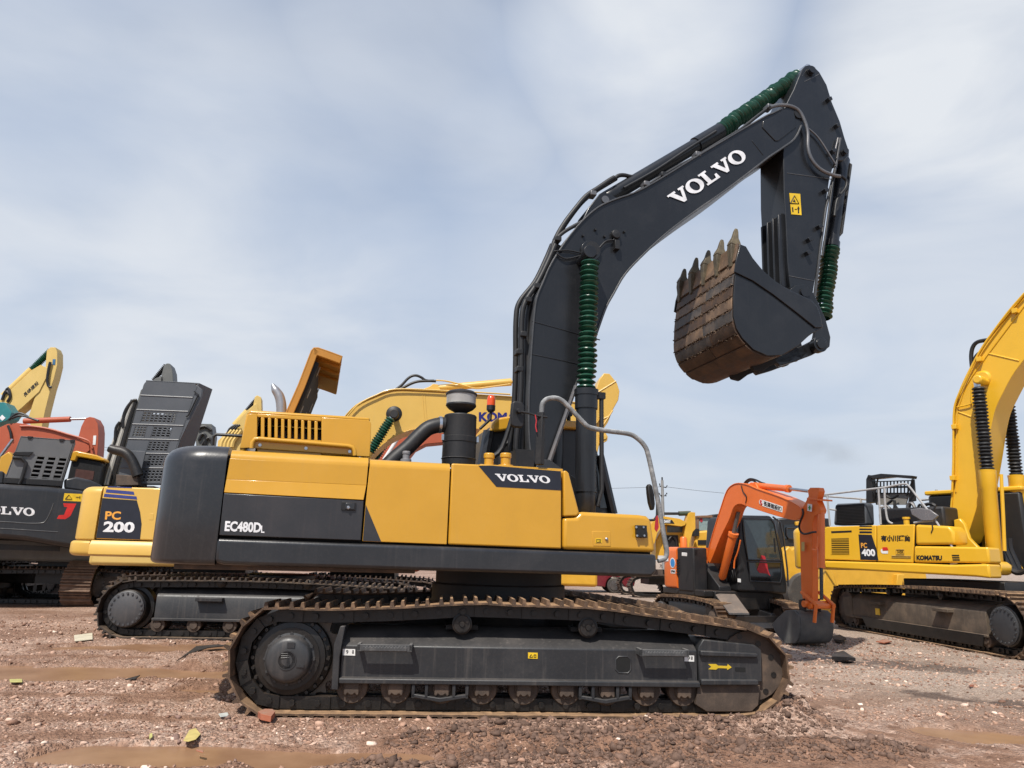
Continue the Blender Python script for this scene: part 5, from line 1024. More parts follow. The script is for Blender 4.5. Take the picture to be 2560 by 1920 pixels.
for pts in ([(308, 1070), (309, 1040), (318, 1018), (332, 1002), (342, 1000)], [(288, 1100), (290, 1070), (300, 1055)]): MB(F).tube(F.path(pts, -.4), .04, 6, 3).build('hydraulic_hose', BLK, b)
hidden_house(r_, F, F.P(240, 1250, 0)[0], GRY)
F = stand(510, 22, R(10)); r_ = thing('crawler_excavator', F.o, 'grey machine bracket standing behind the right edge of the raised grey hood', 'excavator', 'excavators parked behind')
b = flat_arm(r_, F, 'arm', [(488, 1062), (503, 1059), (529, 1060), (533, 1089), (528, 1120), (520, 1260), (500, 1260), (490, 1112)], GRY, .3)
for pts in ([(494, 1072), (512, 1066), (528, 1076)], [(497, 1100), (506, 1085), (515, 1092), (512, 1112)], [(505, 1112), (520, 1095), (527, 1100)]): MB(F).tube(F.path(pts, -.34), .05, 6, 3).build('hydraulic_hose', BLK, b)
hidden_house(r_, F, F.P(500, 1250, 0)[0], GRY, 3.2, 2.4, 1.5)
F = stand(600, 18, R(14)); r_ = thing('crawler_excavator', F.o, 'yellow excavator whose stepped boom climbs behind the yellow engine hood to a small black bellows', 'excavator', 'excavators parked behind')
b = flat_arm(r_, F, 'boom', [(545, 1102), (566, 1080), (590, 1056), (618, 1026), (640, 1008), (648, 1030), (640, 1090), (615, 1140), (590, 1250), (520, 1250), (540, 1160)], Y1, .3)
a = flat_arm(r_, F, 'arm', [(637, 992), (643, 988), (653, 993), (654, 1030), (652, 1090), (636, 1090), (632, 1020)], Y1, .22)
m_ = F.m(630, 1010, 0); MB(F).bellows(F.L(617, 1027, -.1), F.L(643, 996, -.1), 4*m_, 6*m_, 10).build('cylinder_bellows', BLKB, r_); rod_(r_, F, 'arm_cylinder', (585, 1062), (617, 1027), 6, Y1, v=-.1)
for k in range(4): MB(F).tube(F.path([(553+k*9, 1118), (556+k*9, 1104), (566+k*9, 1090), (580+k*8, 1076)], -.36), .05, 6, 3).build('boom_pipe', Y1, b)
for k in range(3): MB(F).tube(F.path([(566+k*8, 1090), (574+k*7, 1072), (590+k*5, 1062)], -.37), .03, 6, 3).build('hydraulic_hose', BLK, b)
hidden_house(r_, F, F.P(560, 1250, 0)[0], Y1)
F = stand(1050, 19, R(5)); r_ = thing('crawler_excavator', F.o, 'orange-red excavator seen through the gap under the yellow lettered boom', 'excavator', 'excavators parked behind')
b = flat_arm(r_, F, 'boom', [(900, 1230), (920, 1170), (940, 1138), (965, 1112), (995, 1093), (1026, 1083), (1105, 1080), (1180, 1080), (1206, 1084), (1214, 1096), (1206, 1108), (1180, 1108), (1105, 1106), (1064, 1110), (1037, 1124), (1010, 1160), (990, 1230)], RED, .28)
a = flat_arm(r_, F, 'arm', [(1196, 1074), (1212, 1078), (1214, 1110), (1206, 1140), (1196, 1180), (1190, 1260), (1176, 1260), (1184, 1150), (1194, 1110)], RED, .22)
rod_(r_, F, 'boom_cylinder_rod', (960, 1150), (996, 1094), 5, paint('white_rod', (.75, .75, .74), .3), v=-.45); hidden_house(r_, F, F.P(930, 1230, 0)[0], RED)
# ---------------------------------------------------------------- big yellow excavator at the right (400)
KV = paint('vivid_yellow_paint', (.76, .43, .022), .36, amt=.06, coat=.25, streak=.05, dust=(.50, .33, .10), var=.04)
g1, g2 = ground(2540, 1650), ground(2092, 1568); d_ = (g1-g2).normalized(); y4 = atan2(d_.y, d_.x); k0 = Frame((0, 0), y4)
mid = (g1+g2)/2; K4t = Frame(mid + k0.ey*1.62, y4); K4 = Frame(K4t.o, R(-57))
R4 = thing('crawler_excavator', K4.o, 'bright yellow excavator numbered 400 at the right edge with grey handrails on its deck', 'excavator', 'excavators parked behind')
DF = paint('mud_caked_frame', (.085, .065, .048), .7, amt=.5, streak=.5, dust=(.19, .135, .09), scale=1.5, var=.35)
# sprocket (with round cover) is the end nearest to us
Kr = Frame(K4t.o, y4+pi)
undercarriage(R4, Kr, -2.6, 2.55, .52, .48, 2.62, .60, DF, 58, cover=paint('hub_dark', (.04, .042, .046), .5, amt=.2, dust=(.1, .09, .08)))
for sgn in (-1, 1):
    q = MB(Kr); q.prism([(-2.0, .12), (1.6, .12), (1.75, .33), (-2.05, .33)], sgn*1.55, sgn*1.58); q.build('roller_guard', GRS, R4, .006)
    q = MB(Kr); q.prism([(1.1, .42), (1.25, .42), (1.25, .56), (1.1, .56)], sgn*1.53, sgn*1.545); q.build('frame_label', LABW if False else LABY, R4)
L4 = lambda pts, v: K4.poly(pts, v)
v4 = -1.45
q = MB(K4); zs0 = K4.P(2250, 1428, v4)[1]; xa, xb = K4.P(2060, 1400, v4)[0], K4.P(2474, 1420, v4)[0]
zdk = K4.P(2200, 1313, v4)[1]
q.box(xa+.05, .45, -1.36, 1.45, zs0+.05, zs0+.30); q.box(xa+.05, K4.P(2280, 1350, v4)[0], -1.36, 1.45, zs0+.3, zdk-.03); q.build('house_frame', DARK, R4)
q = MB(K4); q.prism(L4([(2059, 1402), (2280, 1408), (2374, 1412), (2472, 1410), (2476, 1446), (2440, 1442), (2062, 1421)], v4-.05), v4-.05, v4+.45); q.build('sill', KV, R4, .04, 3)
q = MB(K4); q.prism(L4([(2059, 1322), (2068, 1317), (2190, 1313), (2190, 1403), (2061, 1399)], v4), v4, v4+.06); dr = q.build('engine_door', KV, R4, .02, 3)
q = MB(K4); q.prism(L4([(2192, 1313), (2286, 1311), (2282, 1407), (2192, 1403)], v4), v4, v4+.06); dr2 = q.build('pump_door', KV, R4, .02, 3)
q = MB(K4); q.prism(L4([(2288, 1311), (2372, 1315), (2384, 1330), (2386, 1361), (2288, 1362)], v4+.02), v4+.02, v4+.6); q.build('fuel_tank', KV, R4, .05, 3)
q = MB(K4); q.prism(L4([(2285, 1365), (2470, 1368), (2475, 1408), (2284, 1406)], v4), v4, v4+.5); fbx = q.build('front_box', KV, R4, .04, 3)
q = MB(K4); xr = K4.P(2060, 1360, v4)[0]; round_slab(q, xr-.95, xr-.02, 1.46, .3, zs0-.02, zdk, .15, .06); q.build('counterweight', KV, R4, 0, sharp=50)
q = MB(K4).prism(L4([(2078, 1346), (2122, 1345), (2123, 1386), (2080, 1386)], v4-.003), v4-.003, v4+.02); lv = q.build('air_intake', DARK, dr)
q = MB(K4)
for i in range(9): y_ = 1347+i*4.6; q.slab([K4.L(2078, y_, v4-.012), K4.L(2122, y_, v4-.012), K4.L(2122, y_+1.6, v4-.012), K4.L(2078, y_+1.6, v4-.012)], (0, .01, 0))
q.build('louvre', KV, lv)
q = MB(K4).prism(L4([(2078, 1328), (2129, 1326), (2129, 1331), (2078, 1333)], v4-.003), v4-.003, v4+.01); q.build('slot', DARK, dr)
v = v4-.004; q = MB(K4).prism(L4([(2146, 1336), (2179, 1337), (2190, 1370), (2196, 1401), (2151, 1399)], v), v, v+.01); pl = q.build('number_plate', MATS['navy_decal'], dr)
for y_, h_ in ((1314, 3), (1321, 4), (1328, 5)):
    q = MB(K4).prism(L4([(2149, y_), (2179, y_+.5), (2180, y_+h_), (2148, y_+h_)], v), v, v+.008); q.build('stripe', MATS['navy_decal'], dr)
v = v4-.007
def put(word, bl, br_, tl, mat, nm, par, bold=.03, fr=K4, vv=None):
    vv = v if vv is None else vv
    q = MB(fr); letters(q, text_mesh(word, bold), fr.L(*bl, vv), fr.L(*br_, vv), fr.L(*tl, vv), (0, 0, 0)); return q.build(nm, mat, par)
put('PC', (2153, 1370), (2168, 1370), (2152, 1357), MATS['letter_orange'], 'letter', pl)
put('400', (2155, 1390), (2189, 1391), (2153, 1372), WHITE, 'number', pl, .045)
put('有小川通商', (2202, 1354), (2276, 1354), (2202, 1338), INK, 'owner_lettering', dr2, .05)
put('IHSK', (2243, 1384), (2259, 1384), (2243, 1376), INK, 'small_lettering', dr2, .02)
q = MB(K4); q.tube(K4.path([(2240, 1374), (2260, 1374), (2260, 1386), (2240, 1386), (2240, 1374)], v), .008, 4); q.tube(K4.path([(2229, 1390), (2277, 1391)], v), .012, 4); q.tube(K4.path([(2229, 1394), (2277, 1395)], v), .008, 4); q.build('small_emblem', plain('dull_bronze', (.36, .24, .06), .5), dr2)
q = MB(K4).prism(L4([(2206, 1368), (2218, 1368), (2221, 1376), (2206, 1376)], v), v, v+.003); q.build('red_badge', MATS['reflector_red'], dr2)
q = MB(K4).prism(L4([(2202, 1374), (2206, 1372), (2207, 1378), (2220, 1377), (2220, 1384), (2206, 1384), (2202, 1380)], v), v, v+.003); q.build('white_badge', LABW, dr2)
put('KOMATSU', (2291, 1400), (2355, 1401), (2291, 1388), INK, 'name_lettering', fbx, .06)
for i in range(3):
    q = MB(K4).prism(L4([(2379+i, 1387+i*5.5), (2397+i, 1387+i*5.5), (2398+i, 1390+i*5.5), (2380+i, 1390+i*5.5)], v), v, v+.003); q.build('vent_slot', DARK, fbx)
# black engine hood and lifted lid
q = MB(K4); q.prism(L4([(2083, 1313), (2086, 1264), (2092, 1259), (2158, 1256), (2164, 1259), (2166, 1312)], -1.2), -1.2, -.85); hd4 = q.build('engine_hood', HG, R4, .05, 3)
q = MB(K4).prism(L4([(2090, 1263), (2160, 1259), (2162, 1306), (2091, 1309)], -1.205), -1.205, -1.19); gl = q.build('hood_grille', DARK, hd4)
q = MB(K4)
for i in range(12): y_ = 1265+i*3.7; q.slab([K4.L(2091, y_, -1.215), K4.L(2161, y_-3, -1.215), K4.L(2161, y_-1.8, -1.215), K4.L(2091, y_+1.2, -1.215)], (0, .008, 0))
q.build('grille_slat', BLK, gl)
fm = quadmap(K4, -.42, (2184, 1203), (2278, 1200), (2278, 1234), (2184, 1234)); q = MB(K4); grille(q, fm, 0, 1, 0, 1, 11, 2, .32, .3, .03)
q.prism(L4([(2165, 1198), (2170, 1187), (2178, 1188), (2182, 1256), (2165, 1258)], -.6), -.6, -.42)
q.prism(L4([(2168, 1190), (2202, 1184), (2280, 1189), (2278, 1196), (2230, 1192), (2182, 1197)], -.65), -.65, -.42); q.prism(L4([(2278, 1198), (2284, 1198), (2288, 1252), (2270, 1256)], -.42), -.42, -.36)
ld = q.build('lifted_hood', CABK, R4, .012)
q = MB(K4); q.prism(L4([(2184, 1234), (2272, 1234), (2264, 1262), (2190, 1262)], -.38), -.38, -.34); q.build('lid_panel', paint('panel_grey', (.22, .21, .19), .6), ld)
q = MB(K4)
for a, b_ in (((2196, 1190), (2182, 1256)), ((2283, 1198), (2266, 1240))): q.tube([K4.L(*a, -.63), K4.L(*b_, -.55)], .02, 6)
q.tube(K4.path([(2217, 1240), (2230, 1246), (2246, 1238)], -.5), .03, 6, 3); q.tube(K4.path([(2217, 1262), (2236, 1252), (2240, 1310)], -.6), .03, 6, 3)
q.build('engine_strut', BLK, ld)
q = MB(K4); q.box(K4.P(2200, 1300, -.9)[0], K4.P(2365, 1300, -.9)[0], -.95, .2, zdk-.04, zdk+.40); q.build('engine_bay', BLK, R4, .05)
q = MB(K4); c_ = K4.L(2267, 1312, -1.25); m_ = K4.m(2267, 1300, -1.25); q.lathe(c_, (0, 0, 1), [(-.05, 7*m_), (14*m_, 7*m_), (14*m_, 9*m_), (19*m_, 9*m_)], 18); q.build('filler_cap', KV, R4)
RAIL = paint('grey_rail', (.37, .37, .37), .5, amt=.3, dust=(.45, .44, .42), scale=5)
q = MB(K4); vq = -1.38
for pts, s_ in (([(2040, 1242), (2053, 1238), (2209, 1219), (2255, 1210), (2266, 1210), (2274, 1217), (2336, 1297), (2362, 1336), (2388, 1380), (2394, 1396), (2392, 1407), (2376, 1411)], 0), ([(2211, 1220), (2213, 1260), (2217, 1292), (2222, 1304), (2232, 1309)], 3), ([(2196, 1222), (2199, 1266), (2202, 1311)], 0), ([(2068, 1238), (2071, 1275), (2075, 1314)], 0), ([(2075, 1273), (2090, 1275)], 0), ([(2200, 1268), (2213, 1266)], 0), ([(2285, 1307), (2300, 1304), (2332, 1302)], 0)):
    q.tube(K4.path(pts, vq), .023, 8, s_)
hr4 = q.build('handrail', RAIL, R4)
q = MB(K4)
for pts in ([(2030, 1238), (2150, 1247), (2165, 1249)], [(2303, 1250), (2385, 1243)], [(2152, 1246), (2153, 1262)], [(2341, 1224), (2344, 1262)]): q.tube(K4.path(pts, 1.3), .03, 6)
q.build('handrail', RAIL, R4)
q = MB(K4); p_ = K4.L(2310, 1284, -1.45); m_ = K4.m(2310, 1284, -1.45); q.slab([p_+Vector((a*m_*2.4, 0, b_*m_)) for a, b_ in ((-14, 12), (-13, -2), (-3, -18), (8, -18), (14, -6), (6, 10), (-4, 14))], (0, .05, 0)); mr = q.build('mirror', paint('mirror_grey', (.16, .16, .17), .25), R4, .015)
q = MB(K4); q.tube(K4.path([(2330, 1290), (2334, 1278), (2338, 1264)], -1.4), .02, 6); q.tube(K4.path([(2330, 1306), (2332, 1322), (2328, 1332)], -1.44), .012, 6); q.build('mirror_arm', BLK, mr)
# boom of the 400
vb4 = -.36; vf4 = .36
b4t = [(2380, 1275), (2386, 1206), (2387, 1100), (2388, 1037), (2395, 1000), (2408, 965), (2425, 929), (2446, 890), (2472, 848), (2515, 795), (2560, 741), (2640, 640), (2720, 560)]
b4b = [(2760, 640), (2660, 770), (2560, 899), (2530, 940), (2506, 985), (2489, 1021), (2478, 1066), (2468, 1130), (2452, 1220), (2440, 1274), (2416, 1345), (2404, 1355), (2390, 1320)]
q = MB(K4); q.prism(sm2(L4(b4t, vb4), 3)+sm2(L4(b4b, vb4), 3), vb4, vf4); bo = q.build('boom', KV, R4, .008)
q = MB(K4); q.strip(sm2(L4(b4t, vb4), 3), .03, vb4-.03, vf4+.03); q.tube(K4.path([(2380, 1230), (2383, 1150), (2384, 1040), (2391, 1000), (2412, 955), (2440, 895), (2468, 850), (2520, 780), (2562, 732)], vb4-.08), .022, 8, 3); q.tube(K4.path([(2390, 1230), (2392, 1050), (2402, 1000), (2430, 940), (2560, 765)], vb4-.01), .016, 8, 3); q.build('boom_pipe', KV, bo)
q = MB(K4)
for a, b_ in (((2396, 1030), (2436, 1045)), ((2472, 884), (2548, 902))): q.tube([K4.L(*a, vb4), K4.L(*b_, vb4)], .02, 6)
for a, b_ in ((2386, 1067), (2382, 1195), (2448, 898), (2537, 777)): p_ = K4.L(a, b_, vb4-.08); q.box(p_.x-.05, p_.x+.05, p_.y-.04, p_.y+.08, p_.z-.05, p_.z+.05)
q.build('pipe_clamp', KV, bo, .006)
for pts in ([(2430, 918), (2428, 890), (2432, 868), (2444, 855), (2468, 850)], [(2438, 905), (2440, 892), (2450, 882)]): MB(K4).tube(K4.path(pts, vb4+.1), .045, 8, 4).build('hydraulic_hose', BLK, bo)
q = MB(K4); c_ = K4.L(2442, 948, -.78); q.lathe(c_, (0, 1, 0), [(0, .07), (.02, .095), (.2, .095), (.2, .07), (1.36, .07), (1.36, .095), (1.56, .095)], 22); c_ = K4.L(2455, 945, vb4-.04); q.lathe(c_, (0, 1, 0), [(0, .13), (.04, .17), (.8, .17)], 28); q.build('cylinder_pin', KV, bo, .006)
q = MB(K4); q.tube(K4.path([(2430, 960), (2428, 980), (2428, 1000), (2426, 1010), (2392, 1018)], vb4-.05), .016, 6, 3); q.build('grease_line', KV, bo)
for s_ in (-1, 1):
    vv = -.66; f_ = lambda p: Vector((p.x, s_*.66, p.z)); P0, P1, P2, P3 = [f_(K4.L(a, b_, vv)) for a, b_ in ((2442, 948), (2446, 968), (2468, 1176), (2489, 1415))]; m_ = K4.m(2460, 1080, vv); ln_ = (P2-P3).length
    q = MB(K4); q.lathe(P3, P2-P3, [(-.12, .08), (0, 17*m_), (ln_*.8, 17*m_), (ln_*.82, 19*m_), (ln_*.97, 19*m_), (ln_, 20*m_), (ln_+.02, 12*m_)], 26); cy = q.build('boom_cylinder', KV, R4)
    q = MB(K4); q.bellows(P2, P1, 11*m_, 16*m_, 24, bend=.03); q.build('cylinder_bellows', BLKB, cy); q = MB(K4); q.cyl(P2, P0, 8*m_); q.build('rod', ALU, cy)
    q = MB(K4); q.tube([P2+Vector((.25, s_*.0, -.1)), P2+(P3-P2)*.5+Vector((.22, 0, 0)), P3+Vector((.2, 0, .3))], .035, 8); q.build('cylinder_pipe', KV, cy)
for k in range(3): MB(K4).tube(K4.path([(2500+k*12, 1345), (2502+k*12, 1370), (2515+k*12, 1400), (2530+k*10, 1425), (2550, 1432), (2575, 1420)], -.45+.15*k), .05, 8, 4).build('hydraulic_hose', BLK, R4)
q = MB(K4)
for s_ in (-.62, .5): q.prism(L4([(2385, 1300), (2400, 1296), (2412, 1310), (2424, 1345), (2450, 1372), (2480, 1395), (2496, 1412), (2494, 1430), (2478, 1438), (2440, 1420), (2390, 1368)], -.6), s_, s_+.12)
q.build('boom_foot_bracket', KV, R4, .02)
q = MB(K4); xq = .55; q.box(xq-1.6, xq+.35, .5, 1.45, 1.5, 3.15); cb = q.build('cab', CABK, R4, .06)
q = MB(K4); q.box(xq+.355, xq+.37, .6, 1.38, 1.75, 3.0); q.build('cab_window', GLS, cb); q = MB(K4); q.box(xq-1.65, xq+.4, .47, 1.48, 3.15, 3.25); q.build('cab_roof', KV, cb, .03)
q = MB(K4); q.box(-1.0, 1.0, -1.0, 1.0, .85, 1.25); q.build('turntable', GRS, R4, .02)
q = MB(K4); c_ = K4.L(2487, 1420, -.88); q.lathe(c_, (0, 1, 0), [(-.03, .08), (-.03, .14), (0, .14), (.46, .14)], 22); q.build('cylinder_foot', KV, R4, .006)
rgk = random.Random(8)
for k in range(12):
    a = 2205+rgk.uniform(0, 120); q = MB(K4); vk = rgk.uniform(-.9, -.4); z0_ = rgk.uniform(1262, 1300)
    q.tube(K4.path([(a, 1312), (a+rgk.uniform(-8, 8), z0_), (a+rgk.uniform(5, 25), z0_-rgk.uniform(0, 8)), (a+rgk.uniform(20, 40), 1308)], vk), rgk.uniform(.018, .04), 6, 4); q.build('engine_hose', (BLK, GRS, STEEL)[k % 3], R4)
q = MB(K4)
for k in range(5): a = 2212+k*24; p_ = K4.L(a, 1296, -.7); q.box(p_.x-.12, p_.x+.1, -.75, -.4, p_.z-.15, p_.z+rgk.uniform(.02, .2))
q.islands(); SPLIT.add('engine_block'); q.build('engine_block', GRS, R4, .03)

# ---------------------------------------------------------------- small orange excavator
OR = paint('orange_paint', (.80, .165, .022), .38, amt=.10, coat=.15, streak=.08, dust=(.42, .18, .08), var=.06)
MN = Frame((5.15, 17.5), R(-72))
R5 = thing('mini_excavator', MN.o, 'small orange excavator with a dark cab, its bucket resting on the gravel', 'excavator')
undercarriage(R5, MN, -1.05, 1.05, .31, .30, 1.75, .45, GRS, 36, steps=False)
m5 = lambda pts, v: MN.poly(pts, v)
q = MB(MN); q.box(-1.05, .75, -1.02, 1.05, .72, .86); q.lathe((0, 0, .55), (0, 0, 1), [(0, .5), (.2, .5)], 24); q.build('turntable', GRS, R5, .02)
vo = -1.05
print('MINI', MN.P(1771,1400,-.16), MN.P(1846,1209,-.16), MN.P(2000,1296,-.16), MN.X(1846,1478,.95), MN.X(1967,1486,.95), MN.P(1641,1366,vo), MN.P(1692,1410,vo), MN.P(2022,1524,-.16), MN.P(1806,1442,0))
q = MB(MN); xc = MN.P(1692, 1410, vo)[0]; ztp = MN.P(1680, 1367, vo)[1]; round_slab(q, -1.25, xc-.01, 1.06, .5, .86, ztp, .12, .05); cw5 = q.build('counterweight', OR, R5, 0, sharp=50)
q = MB(MN); q.box(xc, xc+.70, -1.04, -.66, .80, ztp-.02); tk = q.build('side_cover', BLK, R5, .04, 3)
q = MB(MN); F5 = lambda a, b_: MN.X(a, b_, xc+.705); p0 = F5(1704, 1381); q.slab([F5(1704, 1381), F5(1717, 1382), F5(1717, 1391), F5(1704, 1390)], (.02, 0, 0)); q.build('work_lamp', plain('lamp_glass', (.7, .7, .68), .15), tk, .008)
q = MB(MN)
for i in range(4): q.slab([F5(1736, 1375+i*3.4), F5(1743, 1375+i*3.4), F5(1743, 1376.6+i*3.4), F5(1736, 1376.6+i*3.4)], (.006, 0, 0))
q.build('vent_slot', DARK, tk)
q = MB(MN)
for i in range(6): y_ = 1398+i*7; q.slab([MN.L(1691, y_, vo-.01), MN.L(1697, y_, vo-.01), MN.L(1697, y_+3, vo-.01), MN.L(1691, y_+3, vo-.01)], (0, .03, 0))
q.build('side_slot', DARK, tk)
v = vo-.014; q = MB(MN); q.lathe(MN.L(1681.5, 1407, v), (0, -1, 0), [(0, .12), (.004, .12)], 24); bd = q.build('round_badge', LABW, cw5); q = MB(MN); q.lathe(MN.L(1681.5, 1407, v-.006), (0, -1, 0), [(0, .095), (.003, .095)], 24); q.build('blue_badge', plain('badge_blue', (.03, .25, .62), .4), bd)
q = MB(MN); q.prism(m5([(1645, 1389), (1671, 1389), (1671, 1403), (1645, 1403)], v), v, v-.004); wp_ = q.build('name_patch', LABW, cw5)
q = MB(MN); letters(q, text_mesh('75', .03), MN.L(1649, 1420, v), MN.L(1656, 1421, v), MN.L(1649, 1411, v), (0, 0, 0)); q.build('number', INK, cw5)
q = MB(MN); q.prism(m5([(1677, 1423), (1689, 1424), (1688, 1434), (1677, 1433)], v), v, v-.003); wl = q.build('white_label', LABW, cw5); q = MB(MN); letters(q, text_mesh('IPM', .05), MN.L(1678, 1431, v-.006), MN.L(1687, 1432, v-.006), MN.L(1678, 1425, v-.006), (0, 0, 0)); q.build('label_lettering', INK, wl)
# boom
vm = -.62; VC = -.46; vf = -.30
mb_t = [(1768, 1400), (1774, 1368), (1787, 1321), (1806, 1261), (1818, 1228), (1831, 1214), (1848, 1209), (1872, 1214), (1893, 1223), (1956, 1245), (1997, 1267), (2004, 1279)]
mb_b = [(2000, 1296), (1981, 1300), (1925, 1285), (1868, 1266), (1853, 1260), (1841, 1262), (1832, 1272), (1822, 1300), (1800, 1345), (1780, 1395), (1774, 1408)]
q = MB(MN); q.prism(sm2(m5(mb_t, vm), 3)+sm2(m5(mb_b, vm), 3), vm, vf); bo = q.build('boom', OR, R5, .006)
q = MB(MN); q.strip(sm2(m5(mb_t, vm), 3), .018, vm-.015, vf+.015); q.build('boom_flange', OR, bo, .003)
v = vm-.004; q = MB(MN); q.lathe(MN.L(1902, 1255, v), (0, -1, 0), [(0, .055), (.003, .055)], 18); bdg = q.build('badge', LABW, bo); q = MB(MN); q.prism(m5([(1900, 1249), (1905, 1252), (1903, 1257), (1907, 1260), (1902, 1262), (1900, 1256)], v-.004), v-.004, v-.007); q.build('badge_mark', MATS['reflector_red'], bdg)
q = MB(MN); q.prism(m5([(1906, 1249), (1957, 1266), (1956, 1281), (1906, 1265)], v), v, v-.002); nm = q.build('name_strip', LABW, bo)
q = MB(MN); vv = v-.006; letters(q, text_mesh('長澤建設㈱', .02), MN.L(1909, 1264, vv), MN.L(1954, 1279, vv), MN.L(1909, 1252, vv), (0, 0, 0)); q.build('name_lettering', INK, nm)
m_ = MN.m(1930, 1218, 0); q = MB(MN); A_, B_, D_ = MN.L(1886, 1213, VC), MN.L(1973, 1222, VC), MN.L(2021, 1228, VC); q.lathe(A_, B_-A_, [(-.06, .05), (0, 7.5*m_), ((B_-A_).length-.1, 7.5*m_), ((B_-A_).length-.08, 9*m_), ((B_-A_).length, 9*m_), ((B_-A_).length, 4*m_)], 20); cy = q.build('arm_cylinder', OR, R5); q = MB(MN); q.cyl(B_, D_, 3.6*m_); q.build('rod', ALU, cy)
q = MB(MN); q.prism(m5([(1868, 1216), (1878, 1206), (1890, 1207), (1900, 1226)], VC-.08), VC-.1, VC+.1); q.build('cylinder_bracket', OR, bo, .01)
arm5 = [(2021, 1240), (2019, 1226), (2025, 1219), (2045, 1219), (2048, 1228), (2042, 1250), (2052, 1275), (2050, 1283), (2036, 1290), (2031, 1310), (2031, 1480), (2030, 1518), (2022, 1524), (2012, 1519), (2003, 1482), (1998, 1308), (2001, 1280), (2010, 1262)]
q = MB(MN); q.prism(m5(arm5, vm+.05), vm+.05, vf-.13); ar = q.build('arm', OR, R5, .01)
q = MB(MN); q.strip(m5([(2018, 1248), (2050, 1252)], vm), .03, vm-.01, vf-.03); q.build('arm_rib', OR, ar, .004)
v = vm; q = MB(MN).prism(m5([(2019, 1259), (2030, 1261), (2029, 1279), (2018, 1277)], v), v, v+.004); lb = q.build('cross_label', LABW, ar); q = MB(MN); q.prism(m5([(2020, 1268), (2028, 1269), (2028, 1271), (2020, 1270)], v-.004), v-.004, v-.007); q.prism(m5([(2023, 1264), (2025.5, 1264), (2025, 1275), (2022.5, 1275)], v-.004), v-.004, v-.007); q.build('green_cross', plain('cross_green', (.02, .30, .08), .5), lb)
q = MB(MN).prism(m5([(2003.5, 1355), (2011, 1355), (2011, 1378), (2003.5, 1378)], v), v, v+.004); q.build('yellow_label', plain('label_dull', (.50, .36, .12), .5), ar)
xf5 = MN.P(2034, 1330, vm)[0]+.10
m_ = MN.m(2053, 1350, 0); A_, B_, D_ = MN.X(2053, 1277, xf5), MN.X(2053, 1420, xf5), MN.X(2054, 1500, xf5); q = MB(MN); q.lathe(A_, B_-A_, [(-.06, .05), (0, 8*m_), ((B_-A_).length-.05, 8.5*m_), ((B_-A_).length, 9*m_)], 20); bc = q.build('bucket_cylinder', OR, R5); q = MB(MN); q.cyl(B_, D_, 4*m_); q.build('rod', paint('dark_rod', (.06, .06, .065), .25, metal=.6), bc)
q = MB(MN); q.tube([MN.X(2047, 1300, xf5), MN.X(2046, 1340, xf5), MN.X(2042, 1372, xf5), MN.X(2030, 1374, xf5)], .018, 6, 3); q.build('cylinder_pipe', OR, bc)
q = MB(MN); q.tube(MN.path([(2006, 1272), (2008, 1285), (2000, 1305), (1998, 1320), (2004, 1332), (2014, 1335), (2030, 1331), (2040, 1330)], vm-.05), .02, 6, 3); q.build('arm_hose', BLK, ar)
for s_ in (-.2, .2):
    q = MB(MN); a0, a1, a2 = MN.L(2004, 1480, VC-.2), MN.L(2040, 1512, VC-.2), MN.L(2036, 1556, VC-.2); sh_ = Vector((0, s_+.2, 0)); q.tube([a0+sh_, a1+sh_, a2+sh_], .035, 8); q.build('bucket_link', OR, R5)
q = MB(MN); p_ = MN.L(2044, 1510, VC); q.cyl(p_+Vector((0, -.32, 0)), p_+Vector((0, .32, 0)), .06); q.cyl(p_+Vector((.1, -.28, -.03)), p_+Vector((.1, .28, -.03)), .05); q.build('link_pin', OR, R5)
# bucket
BK = paint('black_bucket', (.085, .086, .084), .6, amt=.4, streak=.3, dust=(.15, .13, .10), scale=2, var=.3)
vbk = VC-.36; bo5 = [(1932, 1566), (1947, 1549), (1968, 1530), (1988, 1530), (2000, 1543), (2003, 1575), (2000, 1600), (1992, 1612), (1966, 1613), (1946, 1592)]
q = MB(MN); pb = m5(bo5, vbk); zmin = min(p[1] for p in pb); pb = [(x, z-zmin+.02) for x, z in pb]
q.strip(sm2(pb[2:10], 3), -.03, vbk, VC+.36); bk5 = q.build('bucket', BK, R5, .004)
for s_ in (-1, 1): MB(MN).prism(pb, VC+s_*.36, VC+s_*.39).build('side_plate', BK, bk5, .005)
q = MB(MN)
for s_ in (-.2, .14): q.prism(m5([(1996, 1500), (2008, 1496), (2012, 1530), (2016, 1548), (2006, 1556), (1998, 1540)], VC-.2), VC+s_, VC+s_+.05)
q.build('bucket_ear', BLK, bk5, .01)
# boom cylinder
m_ = MN.m(1826, 1380, 0); xq = MN.P(1838, 1300, vm)[0]; q = MB(MN); A_, B_, D_ = MN.L(1846, 1280, VC), MN.L(1834, 1332, VC), MN.L(1806, 1442, VC)
q.lathe(D_, B_-D_, [(-.06, .05), (0, 9.5*m_), ((B_-D_).length-.1, 10*m_), ((B_-D_).length-.08, 12*m_), ((B_-D_).length, 12*m_)], 20); cy = q.build('boom_cylinder', OR, R5); q = MB(MN); q.cyl(B_, A_, 4.5*m_); q.build('rod', STEEL, cy)
q = MB(MN); q.tube([p+Vector((.05, .1, 0)) for p in MN.path([(1838, 1350), (1832, 1378), (1824, 1400), (1822, 1420)], VC)], .018, 6, 3); q.build('cylinder_pipe', OR, cy)
q = MB(MN); q.prism([(-.2, .8), (.75, .8), (.75, .95), (.1, 1.45), (-.25, 1.45)], -.62, -.3); q.build('boom_foot_bracket', BLK, R5, .02)
